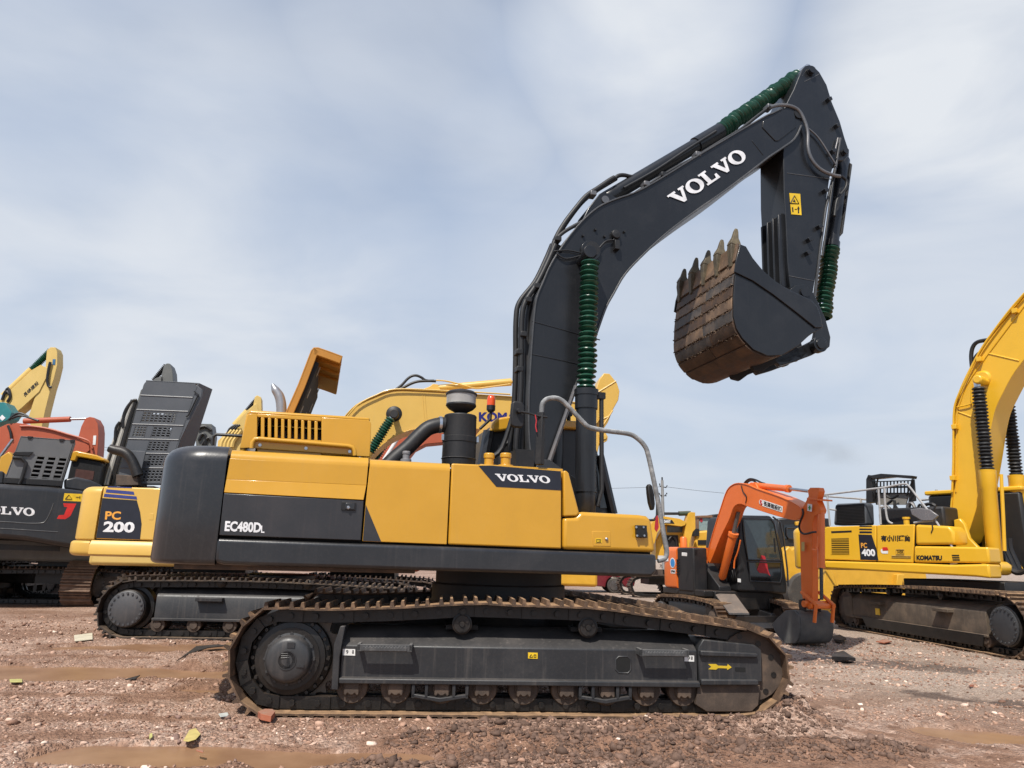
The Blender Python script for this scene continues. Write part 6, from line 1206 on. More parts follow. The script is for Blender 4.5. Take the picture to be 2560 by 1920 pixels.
# cab: front glass looks toward us
xcf = .90; X5 = lambda a, b_, x=xcf: MN.X(a, b_, x)
front = [(1850, 1300), (1856, 1288), (1926, 1289), (1940, 1303), (1958, 1380), (1969, 1465), (1967, 1486), (1846, 1478), (1846, 1380)]
q = MB(MN); fp = [X5(a, b_) for a, b_ in front]; q.slab(fp, (-1.35, 0, 0)); cb = q.build('cab', CABK, R5, .05, 3)
w1 = [(1857, 1296), (1927, 1297), (1936, 1310), (1953, 1401), (1870, 1399), (1862, 1350)]; w2 = [(1871, 1405), (1953, 1406), (1954, 1440), (1950, 1456), (1876, 1453)]
q = MB(MN); q.slab([X5(a, b_, xcf+.004) for a, b_ in w1], (.01, 0, 0)); q.build('windscreen', plain('tinted_glass', (.030, .042, .046), .05, spec=.9), cb)
q = MB(MN); q.slab([X5(a, b_, xcf+.004) for a, b_ in w2], (.01, 0, 0)); q.build('lower_window', GLS, cb)
q = MB(MN); P_ = [X5(a, b_, xcf+.02) for a, b_ in w1+[w1[0]]]; q.tube(P_, .02, 6); P_ = [X5(a, b_, xcf+.02) for a, b_ in w2+[w2[0]]]; q.tube(P_, .016, 6); q.build('window_frame', CHA, cb)
q = MB(MN); q.tube([X5(a, b_, xcf+.08) for a, b_ in ((1932, 1292), (1950, 1305), (1958, 1340), (1968, 1420), (1971, 1466))], .02, 6); q.build('grab_rail', CHA, cb)
q = MB(MN); q.slab([X5(a, b_, xcf+.016) for a, b_ in ((1897, 1412), (1903, 1388), (1912, 1390), (1918, 1410), (1920, 1425), (1926, 1440), (1916, 1434), (1898, 1432), (1892, 1424))], (.003, 0, 0)); q.build('red_sheet', MATS['red_ribbon'], cb)
q = MB(MN); q.slab([X5(a, b_, xcf+.016) for a, b_ in ((1844, 1446), (1852, 1447), (1852, 1456), (1844, 1455))], (.003, 0, 0)); q.build('white_label', LABW, cb)
q = MB(MN); q.tube([X5(a, b_, xcf+.02) for a, b_ in ((1936, 1345), (1938, 1380))], .02, 6); q.build('wiper', BLK, cb)
for pts in ([(1858, 1212), (1866, 1202), (1876, 1197), (1890, 1200), (1902, 1206), (1912, 1209)], [(1862, 1214), (1872, 1203), (1884, 1202), (1896, 1212)]): MB(MN).tube(MN.path(pts, VC), .02, 6, 4).build('hydraulic_hose', BLK, bo)
MB(MN).tube(MN.path([(1905, 1226), (1935, 1238), (1975, 1254), (1996, 1262), (2006, 1272)], VC-.08), .014, 6, 3).build('hydraulic_hose', BLK, bo)
MB(MN).tube(MN.path([(1853, 1214), (1858, 1230), (1866, 1242), (1864, 1258)], vm-.01), .012, 6, 3).build('hydraulic_hose', BLK, bo)
for k in range(4): MB(MN).tube([MN.L(1812+k*7, 1400, -.2), MN.L(1818+k*6, 1425, -.3), MN.L(1828+k*4, 1450, -.25), MN.L(1836, 1470, -.1)], .02, 6, 3).build('hydraulic_hose', BLK, R5)
# blade
q = MB(MN); bx = 1.2; q.prism([(bx, .12), (bx+.08, .10), (bx+.03, .22), (bx+.08, .36), (bx+.02, .36), (bx-.05, .22)], -1.1, 1.1); bl = q.build('dozer_blade', CHA, R5, .008)
for s_ in (-.5, .38): MB(MN).prism([(.4, .35), (.4, .5), (bx, .40), (bx, .20)], s_, s_+.12).build('blade_arm', CHA, bl, .008)
q = MB(MN); q.slab([(.75, -.75, .80), (.95, -.35, .80), (1.7, -.55, .45), (1.55, -.95, .45)], (0, 0, -.04)); q.build('foot_plate', paint('plate_grey', (.06, .062, .065), .5, amt=.3), R5, .004)

# ---------------------------------------------------------------- things farther off on the right
F = stand(2010, 24, R(3)); LD = paint('loader_yellow', (.66, .36, .03), .45, amt=.15, streak=.1, dust=(.4, .28, .12))
r_ = thing('wheel_loader', F.o, 'yellow wheel loader half hidden between the small orange excavator and the yellow 400', 'wheel loader')
q = MB(F); q.prism(F.poly([(1956, 1385), (1962, 1374), (1974, 1364), (1980, 1372), (1990, 1366), (2040, 1368), (2130, 1372), (2130, 1470), (2000, 1470), (1975, 1458), (1962, 1440)], -1.1), -1.1, 1.1); q.build('body', LD, r_, .05)
q = MB(F); q.prism(F.poly([(1938, 1372), (1944, 1296), (1990, 1292), (2075, 1296), (2080, 1372)], -.7), -.7, .8); cb = q.build('cab', CABK, r_, .05)
q = MB(F); q.prism(F.poly([(1960, 1312), (2000, 1310), (2000, 1345), (1960, 1347)], -.72), -.72, -.7); q.build('cab_window', GLS, cb); q = MB(F); q.tube(F.path([(1967, 1320), (1994, 1320), (1994, 1347), (1972, 1346), (1967, 1338), (1967, 1320)], -.76), .03, 6); q.build('mirror_frame', CHA, cb)
q = MB(F); q.prism(F.poly([(1990, 1304), (2040, 1300), (2040, 1310), (1990, 1314)], -.8), -.8, .8); q.build('roof_edge', LD, cb, .02)
for a in (2012, 2230):
    for s_ in (-1, 1):
        c_ = F.L(a, 1462, -1.1); q = MB(F); rw = .62; q.lathe((c_.x, s_*1.0-.25, rw), (0, 1, 0), [(0, .3), (0, .56), (.06, rw), (.44, rw), (.5, .56), (.5, .3)], 30); wh_ = q.build('wheel', paint('tyre', (.05, .046, .042), .85, amt=.5, dust=(.20, .17, .14)), r_); MB(F).lathe((c_.x, s_*1.0-.22, rw), (0, 1, 0), [(0, .05), (.02, .32), (.42, .32), (.44, .05)], 20).build('rim', LD, wh_)
F2 = stand(2180, 21.5, R(4)); q = MB(F2)
pr = F2.poly([(2066, 1405), (2310, 1405), (2320, 1462), (2290, 1486), (2150, 1500), (2080, 1496)], -.2); q.prism(pr, -.2, .5); 
q.prism(F2.poly([(2066, 1410), (2084, 1434), (2092, 1462), (2072, 1512), (2054, 1506)], -.5), -.5, .5); q.prism(F2.poly([(2244, 1436), (2262, 1436), (2254, 1472), (2240, 1472)], -.4), -.4, .3)
for a in (2070, 2200, 2300): p_ = F2.L(a, 1500, .1); q.box(p_.x-.2, p_.x+.2, .0, .4, .0, 1.1)
q.build('loader_arm', LD, r_, .02)
F = stand(1580, 33, R(2)); r_ = thing('parked_car', F.o, 'dark red car parked far behind, seen beneath the front of the big excavator', 'car')
CR = paint('car_red', (.15, .012, .02), .25, amt=.1, coat=.5, streak=.03, dust=(.25, .15, .12)); xr_ = F.P(1579, 1460, 0)[0]
sec = [(0, .55), (-.03, .82), (-.35, .98), (-1.0, 1.02), (-1.6, 1.42), (-2.9, 1.45), (-3.6, 1.02), (-4.4, .90), (-4.55, .60), (-4.5, .30), (-3.95, .26)] + [(-3.6+.38*cos(a), .33+.38*sin(a)) for a in [pi-.2-(pi-.4)*i/7 for i in range(8)]] + [(-1.35, .24)] + [(-.95+.38*cos(a), .33+.38*sin(a)) for a in [pi-.2-(pi-.4)*i/7 for i in range(8)]] + [(-.45, .26), (-.05, .32)]
q = MB(F); q.prism([(xr_+x, z) for x, z in sec], -.85, .85); bd = q.build('body', CR, r_, .05, 3)
q = MB(F); q.prism([(xr_+x, z) for x, z in ((-1.15, 1.02), (-1.68, 1.36), (-2.85, 1.38), (-3.4, 1.02))], -.86, .86); q.build('window', GLS, bd)
for x in (-.95, -3.6):
    for s_ in (-1, 1):
        q = MB(F); q.lathe((xr_+x, s_*.77-.1, .325), (0, 1, 0), [(0, .2), (0, .30), (.03, .325), (.17, .325), (.2, .30), (.2, .2)], 28); wh_ = q.build('wheel', MATS['tyre'], r_); q = MB(F); y_ = s_*.88; q.lathe((xr_+x, y_-.02, .325), (0, 1, 0), [(0, .21), (.04, .21)], 20)
        for k in range(5): a = 2*pi*k/5; q.box(xr_+x+.12*cos(a)-.03, xr_+x+.12*cos(a)+.03, y_-.03, y_+.03, .325+.12*sin(a)-.03, .325+.12*sin(a)+.03)
        q.build('rim', ALU, wh_)
F = stand(1420, 25, R(6)); r_ = thing('crawler_excavator', F.o, 'small yellow machine body showing under the big excavator beside the red car', 'excavator', 'excavators parked behind')
q = MB(F); q.prism(F.poly([(1300, 1400), (1480, 1405), (1495, 1415), (1495, 1468), (1300, 1462)], -1.0), -1.0, 1.0); q.build('counterweight', LD, r_, .1, 3); 
for s_ in (-1, 1): make_track(r_, F, stadium(-3.6, -.9, .40, .38), s_*1.05, .5, 36, DSH, GRS, False, chain_t=.1)
MB(F).box(-2.6, -1.6, -.8, .8, .4, .9).build('carbody', GRS, r_)
# yellow excavator with lettered boom
F = stand(1690, 29, R(4)); r_ = thing('crawler_excavator', F.o, 'far yellow excavator left of the orange boom, green sleeve on its black top cylinder', 'excavator', 'excavators parked behind')
b = flat_arm(r_, F, 'boom', [(1622, 1345), (1626, 1312), (1640, 1294), (1662, 1291), (1700, 1297), (1716, 1306), (1713, 1313), (1704, 1316), (1666, 1311), (1652, 1315), (1644, 1330), (1636, 1360), (1625, 1360)], LD, .25)
a = flat_arm(r_, F, 'arm', [(1722, 1283), (1728, 1280), (1738, 1281), (1739, 1322), (1732, 1330), (1724, 1358), (1722, 1395), (1708, 1395), (1710, 1352), (1713, 1324), (1716, 1303)], LD, .2)
rod_(r_, F, 'arm_cylinder', (1661, 1284), (1698, 1284), 3.5, BLK); rod_(r_, F, 'cylinder_sleeve', (1697, 1284), (1726, 1283), 6, paint('dull_green_sleeve', (.035, .055, .03), .6))
v = -.255; q = MB(F).prism(F.poly([(1658, 1297), (1680, 1300), (1686, 1309), (1658, 1308)], v), v, v-.01); pl = q.build('name_plate', INK, b); q = MB(F); vv = v-.014; letters(q, text_mesh('SANY', .04), F.L(1660, 1307, vv), F.L(1677, 1307.5, vv), F.L(1660, 1299, vv), (0, 0, 0)); q.build('name_lettering', WHITE, pl)
q = MB(F); q.prism(F.poly([(1662, 1312), (1712, 1314), (1712, 1334), (1720, 1340), (1720, 1400), (1640, 1400), (1640, 1350)], .2), .2, 2.2); q.build('house', LD, r_, .05)
q = MB(F); q.prism(F.poly([(1668, 1315), (1708, 1315), (1710, 1331), (1668, 1331)], .18), .18, .22); q.build('cab_window', plain('grey_glass', (.10, .12, .115), .1), r_)
q = MB(F); q.prism(F.poly([(1655, 1338), (1695, 1338), (1698, 1372), (1660, 1372)], .15), .15, .25); q.tube(F.path([(1672, 1350), (1680, 1340), (1690, 1350), (1692, 1366)], .1), .05, 6, 3); q.build('engine_bay', BLK, r_)
q = MB(F); c_ = F.L(1705, 1366, 0); q.lathe((c_.x, -.2, c_.z-.3), (0, 0, 1), [(0, .14), (.62, .14), (.68, .1)], 16); q.build('orange_canister', OR, r_)
for s_ in (-1, 1): make_track(r_, F, stadium(-1.5, 1.5, .42, .40), 1.2+s_*1.0, .5, 36, DSH, GRS, False, chain_t=.1)
MB(F).box(-1, 1, .5, 1.9, .5, 1.1).build('carbody', GRS, r_)
F = stand(1765, 31, R(4)); r_ = thing('crawler_excavator', F.o, 'yellow machine with an upright glazed cab and hanging red cloth beside the orange boom', 'excavator', 'excavators parked behind')
q = MB(F); q.prism(F.poly([(1738, 1328), (1780, 1325), (1800, 1328), (1800, 1400), (1736, 1400)], -1.0), -1.0, 1.2); q.build('house', LD, r_, .08)
q = MB(F)
for a in (1744, 1775): q.prism(F.poly([(a, 1294), (a+3, 1294), (a+3, 1328), (a, 1328)], -.9), -.9, .6)
q.prism(F.poly([(1743, 1289), (1781, 1288), (1782, 1294), (1743, 1294)], -.95), -.95, .65); cb = q.build('cab', paint('cab_brown', (.20, .10, .05), .5), r_, .01)
q = MB(F); q.prism(F.poly([(1747, 1294), (1775, 1294), (1775, 1326), (1747, 1326)], -.85), -.85, -.83); q.build('cab_window', plain('pale_glass', (.22, .29, .29), .08), cb)
q = MB(F); q.prism(F.poly([(1750, 1296), (1756, 1295), (1757, 1303), (1753, 1306), (1749, 1301)], -.87), -.87, -.86); q.build('red_cloth', MATS['red_ribbon'], cb)
q = MB(F); q.prism(F.poly([(1782, 1286), (1802, 1284), (1802, 1350), (1782, 1345)], -.9), -.9, .9); q.build('rear_cabin', BLK, r_, .03)
q = MB(F); q.prism(F.poly([(1745, 1350), (1782, 1350), (1782, 1362), (1745, 1362)], -1.03), -1.03, -1.0); q.build('grille', DARK, r_); q = MB(F); q.lathe(F.L(1737, 1340, -.9), (0, 0, 1), [(0, .2), (.3, .2), (.32, .05)], 14); q.build('lamp', BLK, r_)

for s_ in (-1, 1): make_track(r_, F, stadium(-1.4, 1.4, .42, .40), .1+s_*.95, .5, 36, DSH, GRS, False, chain_t=.1)
MB(F).box(-.9, .9, -.7, .9, .4, 1.0).build('carbody', GRS, r_)
# loose bucket with teeth
F = stand(1715, 25, R(3)); r_ = thing('digger_bucket', F.o, 'black toothed bucket lying behind the small orange excavator', 'bucket')
p_ = F.L(1715, 1462, 0); q = MB(F); z_ = p_.z; q.prism([(p_.x-.30, z_+.25), (p_.x+.30, z_+.25), (p_.x+.33, z_-.02), (p_.x-.33, z_-.02)], -.25, .25); sh_ = q.build('shell', BLK, r_, .03)
for i in range(4): x = p_.x-.27+.18*i; MB(F).prism([(x-.05, z_+.02), (x+.05, z_+.02), (x+.01, z_-.22), (x-.03, z_-.22)], -.05, .05).build('tooth', BLK, sh_)
MB(F).box(p_.x-.2, p_.x+.2, .2, .6, 0, z_+.2).build('mount', BLK, r_)
# poles and wires
CON = paint('pole_concrete', (.24, .24, .235), .8, amt=.2, streak=.2, dust=(.30, .29, .28))
F = stand(1660, 62, 0); r_ = thing('utility_pole', F.o, 'slim concrete utility pole with dark insulators rising behind the front mirror', 'utility pole')
zt = F.P(1660, 1201, 0)[1]; q = MB(F); q.lathe((0, 0, 0), (0, 0, 1), [(0, .20), (zt, .12)], 14); pole = q.build('pole', CON, r_)
z1 = F.P(1660, 1216, 0)[1]; q = MB(F); q.tube([(-.24, 0, z1+.25), (-.2, 0, z1), (.34, 0, z1-.1), (.44, 0, z1+.1)], .05, 6); q.tube([(0, 0, zt), (0, 0, zt+.28)], .07, 6); q.build('insulator_arm', BLK, pole)
z2 = F.P(1660, 1238, 0)[1]; q = MB(F); q.tube([(-.3, -.1, z2+.1), (-.12, 0, z2-.1), (.1, 0, z2-.12), (.35, -.1, z2+.12)], .035, 6)
for x, z in ((-.3, .12), (-.1, -.05), (.36, .15), (.28, -.05)): q.lathe((x, -.1, z2+z), (0, 0, 1), [(-.06, .05), (.06, .05)], 8)
q.build('lower_insulator', BLK, pole)
for pts, lab in (([(1664, 1217), (1740, 1226), (1810, 1233)], 'thin overhead wire running right from the utility pole towards the orange boom'), ([(1100, 1219), (1300, 1223), (1520, 1221), (1655, 1217)], 'thin overhead wire running left from the utility pole behind the big excavator')):
    q = MB(F); q.tube(F.path(pts, 0), .014, 5, 6); tag(q.build('overhead_wire', BLK), lab, 'wire')
F = stand(230, 62, 0); q = MB(F)
q.tube(F.path([(150, 1110), (244, 1117), (340, 1124)], 0), .014, 5, 6); tag(q.build('overhead_wire', BLK), 'thin overhead wire crossing the gap at the left, upper of two', 'wire')
q = MB(F); q.tube(F.path([(150, 1119), (244, 1124), (340, 1130)], 0), .014, 5, 6); tag(q.build('overhead_wire', BLK), 'thin overhead wire crossing the gap at the left, lower of two', 'wire')
# ---------------------------------------------------------------- litter on the ground
def litter(name, pts, mat, label, cat, th=.006, tilt=.012):
    P_ = [ground(a, b_) for a, b_ in pts]; c_ = sum(P_, Vector())/len(P_); rg = random.Random(len(pts)+int(pts[0][0]))
    q = MB(); zb = .016; vs = [p+Vector((0, 0, zb+rg.uniform(0, tilt*1.4))) for p in P_]; q.slab(vs, (0, 0, th)); return tag(q.build(name, mat, None, .002), label, cat)
litter('brick', [(643, 1800), (660, 1792), (680, 1794), (686, 1801), (676, 1811), (650, 1809)], paint('brick_red', (.40, .12, .06), .85, amt=.3, scale=5), 'broken red brick lying by the left end of the near track', 'brick', .05)
o = litter('paper_tag', [(457, 1860), (472, 1834), (488, 1831), (501, 1842), (488, 1860), (470, 1865)], plain('tag_yellow', (.60, .48, .17), .6), 'yellow paper tag on the gravel at the lower left', 'paper', .004)
litter('carton', [(184, 1594), (230, 1588), (231, 1603), (186, 1610)], plain('carton_cream', (.62, .56, .42), .7), 'flattened cream carton beside the puddle at the left', 'carton', .01)
litter('scrap_paper', [(22, 1706), (54, 1703), (55, 1711), (24, 1713)], plain('scrap_yellow', (.50, .46, .16), .6), 'small yellow scrap lying near the left edge', 'paper')
litter('scrap_paper', [(372, 1846), (379, 1843), (380, 1852), (372, 1856)], MATS['scrap_yellow'], 'tiny yellow scrap left of the yellow paper tag', 'paper')
litter('plastic_film', [(545, 1795), (568, 1788), (572, 1797), (550, 1802)], plain('film_white', (.60, .63, .60), .4), 'white crumpled plastic film near the track end', 'plastic')
litter('rubber_strip', [(440, 1660), (490, 1622), (545, 1617), (568, 1620), (520, 1624), (470, 1640)], BLK, 'dark rubber strip with pale edge lying at the puddle left of the track', 'rubber strip', .012)
litter('rubber_strip', [(312, 1704), (340, 1700), (350, 1693), (338, 1704)], BLK, 'short black rubber strip on gravel below the long puddle', 'rubber strip', .012)
litter('red_shard', [(490, 1884), (508, 1888), (506, 1893), (489, 1889)], MATS['brick_red'], 'small red shard below the yellow paper tag', 'shard')
litter('black_rag', [(2086, 1650), (2110, 1643), (2128, 1655), (2140, 1660), (2120, 1663), (2080, 1657)], BLK, 'black rag lying on the gravel before the yellow 400', 'rag', .05, .04)
litter('black_rag', [(2082, 1598), (2100, 1594), (2116, 1605), (2104, 1612), (2086, 1606)], BLK, 'dark rag by the small black bucket', 'rag', .04, .04)
litter('red_shard', [(2190, 1608), (2215, 1603), (2230, 1608), (2210, 1611)], MATS['brick_red'], 'reddish shard in front of the yellow 400', 'shard', .02)
litter('red_shard', [(2424, 1720), (2433, 1717), (2436, 1722), (2426, 1724)], MATS['brick_red'], 'reddish pebble shard at the lower right', 'shard', .02)
litter('bottle_cap', [(1166, 1746), (1172, 1744), (1176, 1748), (1168, 1750)], plain('cap_white', (.75, .75, .72), .4), 'white scrap on the mud in front of the near track', 'scrap')
# faint smoke drifting over the far machines
F = stand(2080, 45, 0); q = MB(F); c0_ = F.L(2070, 1128, 0); cor = [F.L(1915, 1060, 0), F.L(2225, 1195, 0)]
q.box(cor[0].x, cor[1].x, -2.2, 2.2, cor[1].z, cor[0].z)
smk = bpy.data.materials.new('smoke'); smk.use_nodes = True; t = smk.node_tree; t.nodes.clear(); o_ = N(t, 'ShaderNodeOutputMaterial'); vol = N(t, 'ShaderNodeVolumePrincipled'); vol.inputs['Color'].default_value = (.30, .28, .26, 1)
tc = N(t, 'ShaderNodeTexCoord'); nz = N(t, 'ShaderNodeTexNoise', Scale=.5, Detail=5.0, Roughness=.6, Distortion=.4); t.links.new(tc.outputs['Object'], nz.inputs[0])
sb = N(t, 'ShaderNodeVectorMath', operation='SUBTRACT'); t.links.new(tc.outputs['Generated'], sb.inputs[0]); sb.inputs[1].default_value = (.5, .5, .5)
ro_ = N(t, 'ShaderNodeVectorRotate', rotation_type='Y_AXIS'); ro_.inputs['Angle'].default_value = R(-28); t.links.new(sb.outputs[0], ro_.inputs['Vector'])
sc_ = N(t, 'ShaderNodeVectorMath', operation='MULTIPLY'); t.links.new(ro_.outputs[0], sc_.inputs[0]); sc_.inputs[1].default_value = (1.9, 2.0, 3.2)
ln_ = N(t, 'ShaderNodeVectorMath', operation='LENGTH'); t.links.new(sc_.outputs[0], ln_.inputs[0]); fo = ramp(t, [(.15, 1), (.95, 0)], ln_.outputs['Value'], 'EASE')
rp = ramp(t, [(.36, 0), (.72, .20)], nz.outputs[0]); mu = N(t, 'ShaderNodeMath', operation='MULTIPLY'); t.links.new(fo.outputs[0], mu.inputs[0]); t.links.new(rp.outputs[0], mu.inputs[1])
t.links.new(mu.outputs[0], vol.inputs['Density']); t.links.new(vol.outputs[0], o_.inputs[1])
o = q.build('smoke', smk); tag(o, kind='stuff')
# ================================================================== ground
rng = np.random.default_rng(4)
_lat = rng.random((256, 256))
def vnoise(x, y):
    xi = np.floor(x).astype(int); yi = np.floor(y).astype(int); fx = x-xi; fy = y-yi
    fx = fx*fx*(3-2*fx); fy = fy*fy*(3-2*fy)
    a = _lat[xi % 256, yi % 256]; b = _lat[(xi+1) % 256, yi % 256]; c = _lat[xi % 256, (yi+1) % 256]; d = _lat[(xi+1) % 256, (yi+1) % 256]
    return (a*(1-fx)+b*fx)*(1-fy) + (c*(1-fx)+d*fx)*fy
def fbm(x, y, o=4, s=1.0):
    r = 0; a = 1; n = 0
    for k in range(o): r = r + a*(vnoise(x*s+17.3*k, y*s+9.1*k)-.5); n += a; a *= .5; s *= 2.03
    return r/n*2
def band(x, y, p0, p1, w_):      # soft distance mask to a segment on the ground
    ax, ay = p0.x, p0.y; bx, by = p1.x, p1.y; L2 = (bx-ax)**2+(by-ay)**2
    t = np.clip(((x-ax)*(bx-ax)+(y-ay)*(by-ay))/L2, 0, 1); d = np.hypot(x-ax-t*(bx-ax), y-ay-t*(by-ay))
    return np.clip(1-d/w_, 0, 1)
RUTS = [(ground(200, 1617), ground(575, 1617), .6, .06), (ground(-200, 1678), ground(560, 1679), .6, .07), (ground(180, 1882), ground(1050, 1893), .34, .05), (ground(2380, 1835), ground(2700, 1850), .42, .05), (ground(470, 1722), ground(530, 1724), .16, .05), (ground(60, 1590), ground(190, 1590), .3, .03)]
WATER_Z = -.030
MOUND = [(ground(1640, 1812), ground(1960, 1815), .38, .09), (ground(1930, 1780), ground(1990, 1800), .42, .17), (ground(1180, 1822), ground(1640, 1815), .25, .045), (ground(1060, 1850), ground(1500, 1850), .3, .05), (ground(1450, 1870), ground(2200, 1872), .35, .06), (ground(900, 1905), ground(1700, 1915), .35, .03), (ground(480, 1665), ground(570, 1660), .25, .07)]
def gh(x, y):
    far = np.clip((y-14)/20, 0, 1)
    h = .020*fbm(x, y, 3, .55) + .030*fbm(x, y, 4, 2.2)*(1-far*.6) + .012*fbm(x, y, 3, 9.)*(1-far) + .008*fbm(x, y, 2, 26.)*(1-far)
    # flat and slightly low under the machines
    for (a, b, w_, d) in RUTS: 
        m = np.clip((band(x, y, a, b, w_)+(.5*fbm(x, y, 2, .8)+.5*fbm(x, y, 4, 2.6))*(band(x, y, a, b, w_) > 0)-.12)*3, 0, 1); h = h*(1-.6*m) - d*m*m*(3-2*m)
    for (a, b, w_, d) in MOUND:
        m = band(x, y, a, b, w_); h = h + d*m*m*(3-2*m)*(1+.9*fbm(x, y, 4, 6.))
    # track print grooves pressed beside the big machine
    m = band(x, y, ground(1100, 1885), ground(1500, 1880), .4); h = h + .02*m*np.sin((x+.25*y)*26)
    # footprint of the near track stays level
    xl = (x-O1[0])*cos(TY)+(y-O1[1])*sin(TY); yl = -(x-O1[0])*sin(TY)+(y-O1[1])*cos(TY)
    foot = (np.clip(1-(np.abs(yl)-1.72)/.12, 0, 1))*(np.clip(1-(np.abs(xl)-2.3)/.2, 0, 1))
    return h*(1-foot) + (-.005)*foot
def axis(lo, hi, st, far_lo, far_hi):
    a = list(np.arange(lo, hi, st)); s = st; x = hi
    while x < far_hi: a.append(x); s *= 1.13; x += s
    a.append(far_hi); s = st; x = lo-st; pre = []
    while x > far_lo: pre.append(x); s *= 1.13; x -= s
    return np.array([far_lo]+pre[::-1]+a)
xs = axis(-6.2, 7.2, .03, -900, 900); ys = axis(5.2, 11.5, .03, -20, 1500)
gx, gy = np.meshgrid(xs, ys); gz = gh(gx, gy)
nx, ny = len(xs), len(ys)
me = bpy.data.meshes.new('ground'); nv = nx*ny
me.vertices.add(nv); me.vertices.foreach_set('co', np.stack([gx.ravel(), gy.ravel(), gz.ravel()], 1).astype(np.float32).ravel())
idx = np.arange(nv).reshape(ny, nx); quads = np.stack([idx[:-1, :-1].ravel(), idx[:-1, 1:].ravel(), idx[1:, 1:].ravel(), idx[1:, :-1].ravel()], 1)
nq = len(quads); me.loops.add(nq*4); me.polygons.add(nq)
me.loops.foreach_set('vertex_index', quads.ravel().astype(np.int32)); me.polygons.foreach_set('loop_start', (np.arange(nq)*4).astype(np.int32))
me.update(calc_edges=True); me.polygons.foreach_set('use_smooth', [True]*nq)
MUDS = [(ground(-50, 1735), ground(480, 1742), .16), (ground(100, 1790), ground(520, 1800), .22), (ground(-50, 1640), ground(350, 1645), .18), (ground(-50, 1850), ground(300, 1835), .2), (ground(2020, 1700), ground(2600, 1765), .3), (ground(1950, 1800), ground(2500, 1880), .25), (ground(1000, 1862), ground(2250, 1868), .62), (ground(1560, 1905), ground(2560, 1900), .5), (ground(850, 1900), ground(1200, 1896), .3), (ground(150, 1884), ground(900, 1892), .42), (ground(-100, 1679), ground(560, 1680), .72), (ground(180, 1617), ground(575, 1617), .75), (ground(2000, 1760), ground(2500, 1730), .5), (ground(2320, 1840), ground(2700, 1850), .6), (ground(420, 1740), ground(570, 1700), .6)]
GROUND_DARK = [(ground(2080, 1655), ground(2420, 1672), .85), (ground(2350, 1740), ground(2560, 1760), .5), (ground(-100, 1500), ground(240, 1490), 2.2)]  # last entry paints shade under the left machines; the others only darken
fx, fy_ = gx.ravel(), gy.ravel(); mm_ = np.zeros(nv); dm_ = np.zeros(nv)
nz_ = .6*fbm(fx, fy_, 3, 1.1)+.7*fbm(fx, fy_, 4, 4.)
for a, b_, w_ in MUDS: bb = band(fx, fy_, a, b_, w_); mm_ = np.maximum(mm_, np.clip((bb+nz_*(bb > 0)-.22)*3, 0, 1))
for a, b_, w_ in GROUND_DARK: bb = band(fx, fy_, a, b_, w_); dm_ = np.maximum(dm_, np.clip((bb+nz_*(bb > 0)-.25)*2.5, 0, 1))
at_ = me.attributes.new('mud', 'FLOAT', 'POINT'); at_.data.foreach_set('value', mm_.astype(np.float32)); at_ = me.attributes.new('ground_dark', 'FLOAT', 'POINT'); at_.data.foreach_set('value', dm_.astype(np.float32))
gm = bpy.data.materials.new('gravel_ground'); gm.use_nodes = True; t = gm.node_tree; b = t.nodes['Principled BSDF']
tc = N(t, 'ShaderNodeTexCoord'); geo = N(t, 'ShaderNodeNewGeometry'); pos = geo.outputs['Position']
n1 = N(t, 'ShaderNodeTexNoise', Scale=.45, Detail=5.0, Roughness=.6); t.links.new(pos, n1.inputs[0])
n2 = N(t, 'ShaderNodeTexNoise', Scale=6.0, Detail=6.0, Roughness=.7); t.links.new(pos, n2.inputs[0])
vo = N(t, 'ShaderNodeTexVoronoi', Scale=26.0); t.links.new(pos, vo.inputs[0])
vo2 = N(t, 'ShaderNodeTexVoronoi', Scale=60.0); t.links.new(pos, vo2.inputs[0])
soil = ramp(t, [(.30, (0.129, 0.065, 0.038)), (.5, (0.245, 0.132, 0.082)), (.72, (0.346, 0.207, 0.137))], n2.outputs[0])
sxx = N(t, 'ShaderNodeSeparateXYZ'); t.links.new(vo.outputs['Color'], sxx.inputs[0])
sxy = N(t, 'ShaderNodeSeparateXYZ'); t.links.new(vo2.outputs['Color'], sxy.inputs[0])
peb = ramp(t, [(0, (0.211, 0.127, 0.092)), (.35, (0.381, 0.233, 0.165)), (.7, (0.523, 0.339, 0.246)), (1, (0.764, 0.542, 0.414))], sxx.outputs[0])
peb2 = ramp(t, [(0, (0.198, 0.127, 0.094)), (.5, (0.368, 0.252, 0.192)), (1, (0.593, 0.440, 0.347))], sxy.outputs[0])
gmix = ramp(t, [(.42, 0.), (.56, 1.)], n1.outputs[0])
pmx = N(t, 'ShaderNodeMix', data_type='RGBA'); t.links.new(sxx.outputs[1], pmx.inputs[0]); t.links.new(peb.outputs[0], pmx.inputs[6]); t.links.new(peb2.outputs[0], pmx.inputs[7])
cov = N(t, 'ShaderNodeMath', operation='MULTIPLY_ADD'); t.links.new(gmix.outputs[0], cov.inputs[0]); cov.inputs[1].default_value = .70; cov.inputs[2].default_value = .20
am = N(t, 'ShaderNodeAttribute'); am.attribute_name = 'mud'; iv = N(t, 'ShaderNodeMath', operation='MULTIPLY_ADD', use_clamp=True); t.links.new(am.outputs['Fac'], iv.inputs[0]); iv.inputs[1].default_value = -.92; iv.inputs[2].default_value = 1
cov2 = N(t, 'ShaderNodeMath', operation='MULTIPLY'); t.links.new(cov.outputs[0], cov2.inputs[0]); t.links.new(iv.outputs[0], cov2.inputs[1])
cmx = N(t, 'ShaderNodeMix', data_type='RGBA'); t.links.new(cov2.outputs[0], cmx.inputs[0]); t.links.new(soil.outputs[0], cmx.inputs[6]); t.links.new(pmx.outputs[2], cmx.inputs[7])
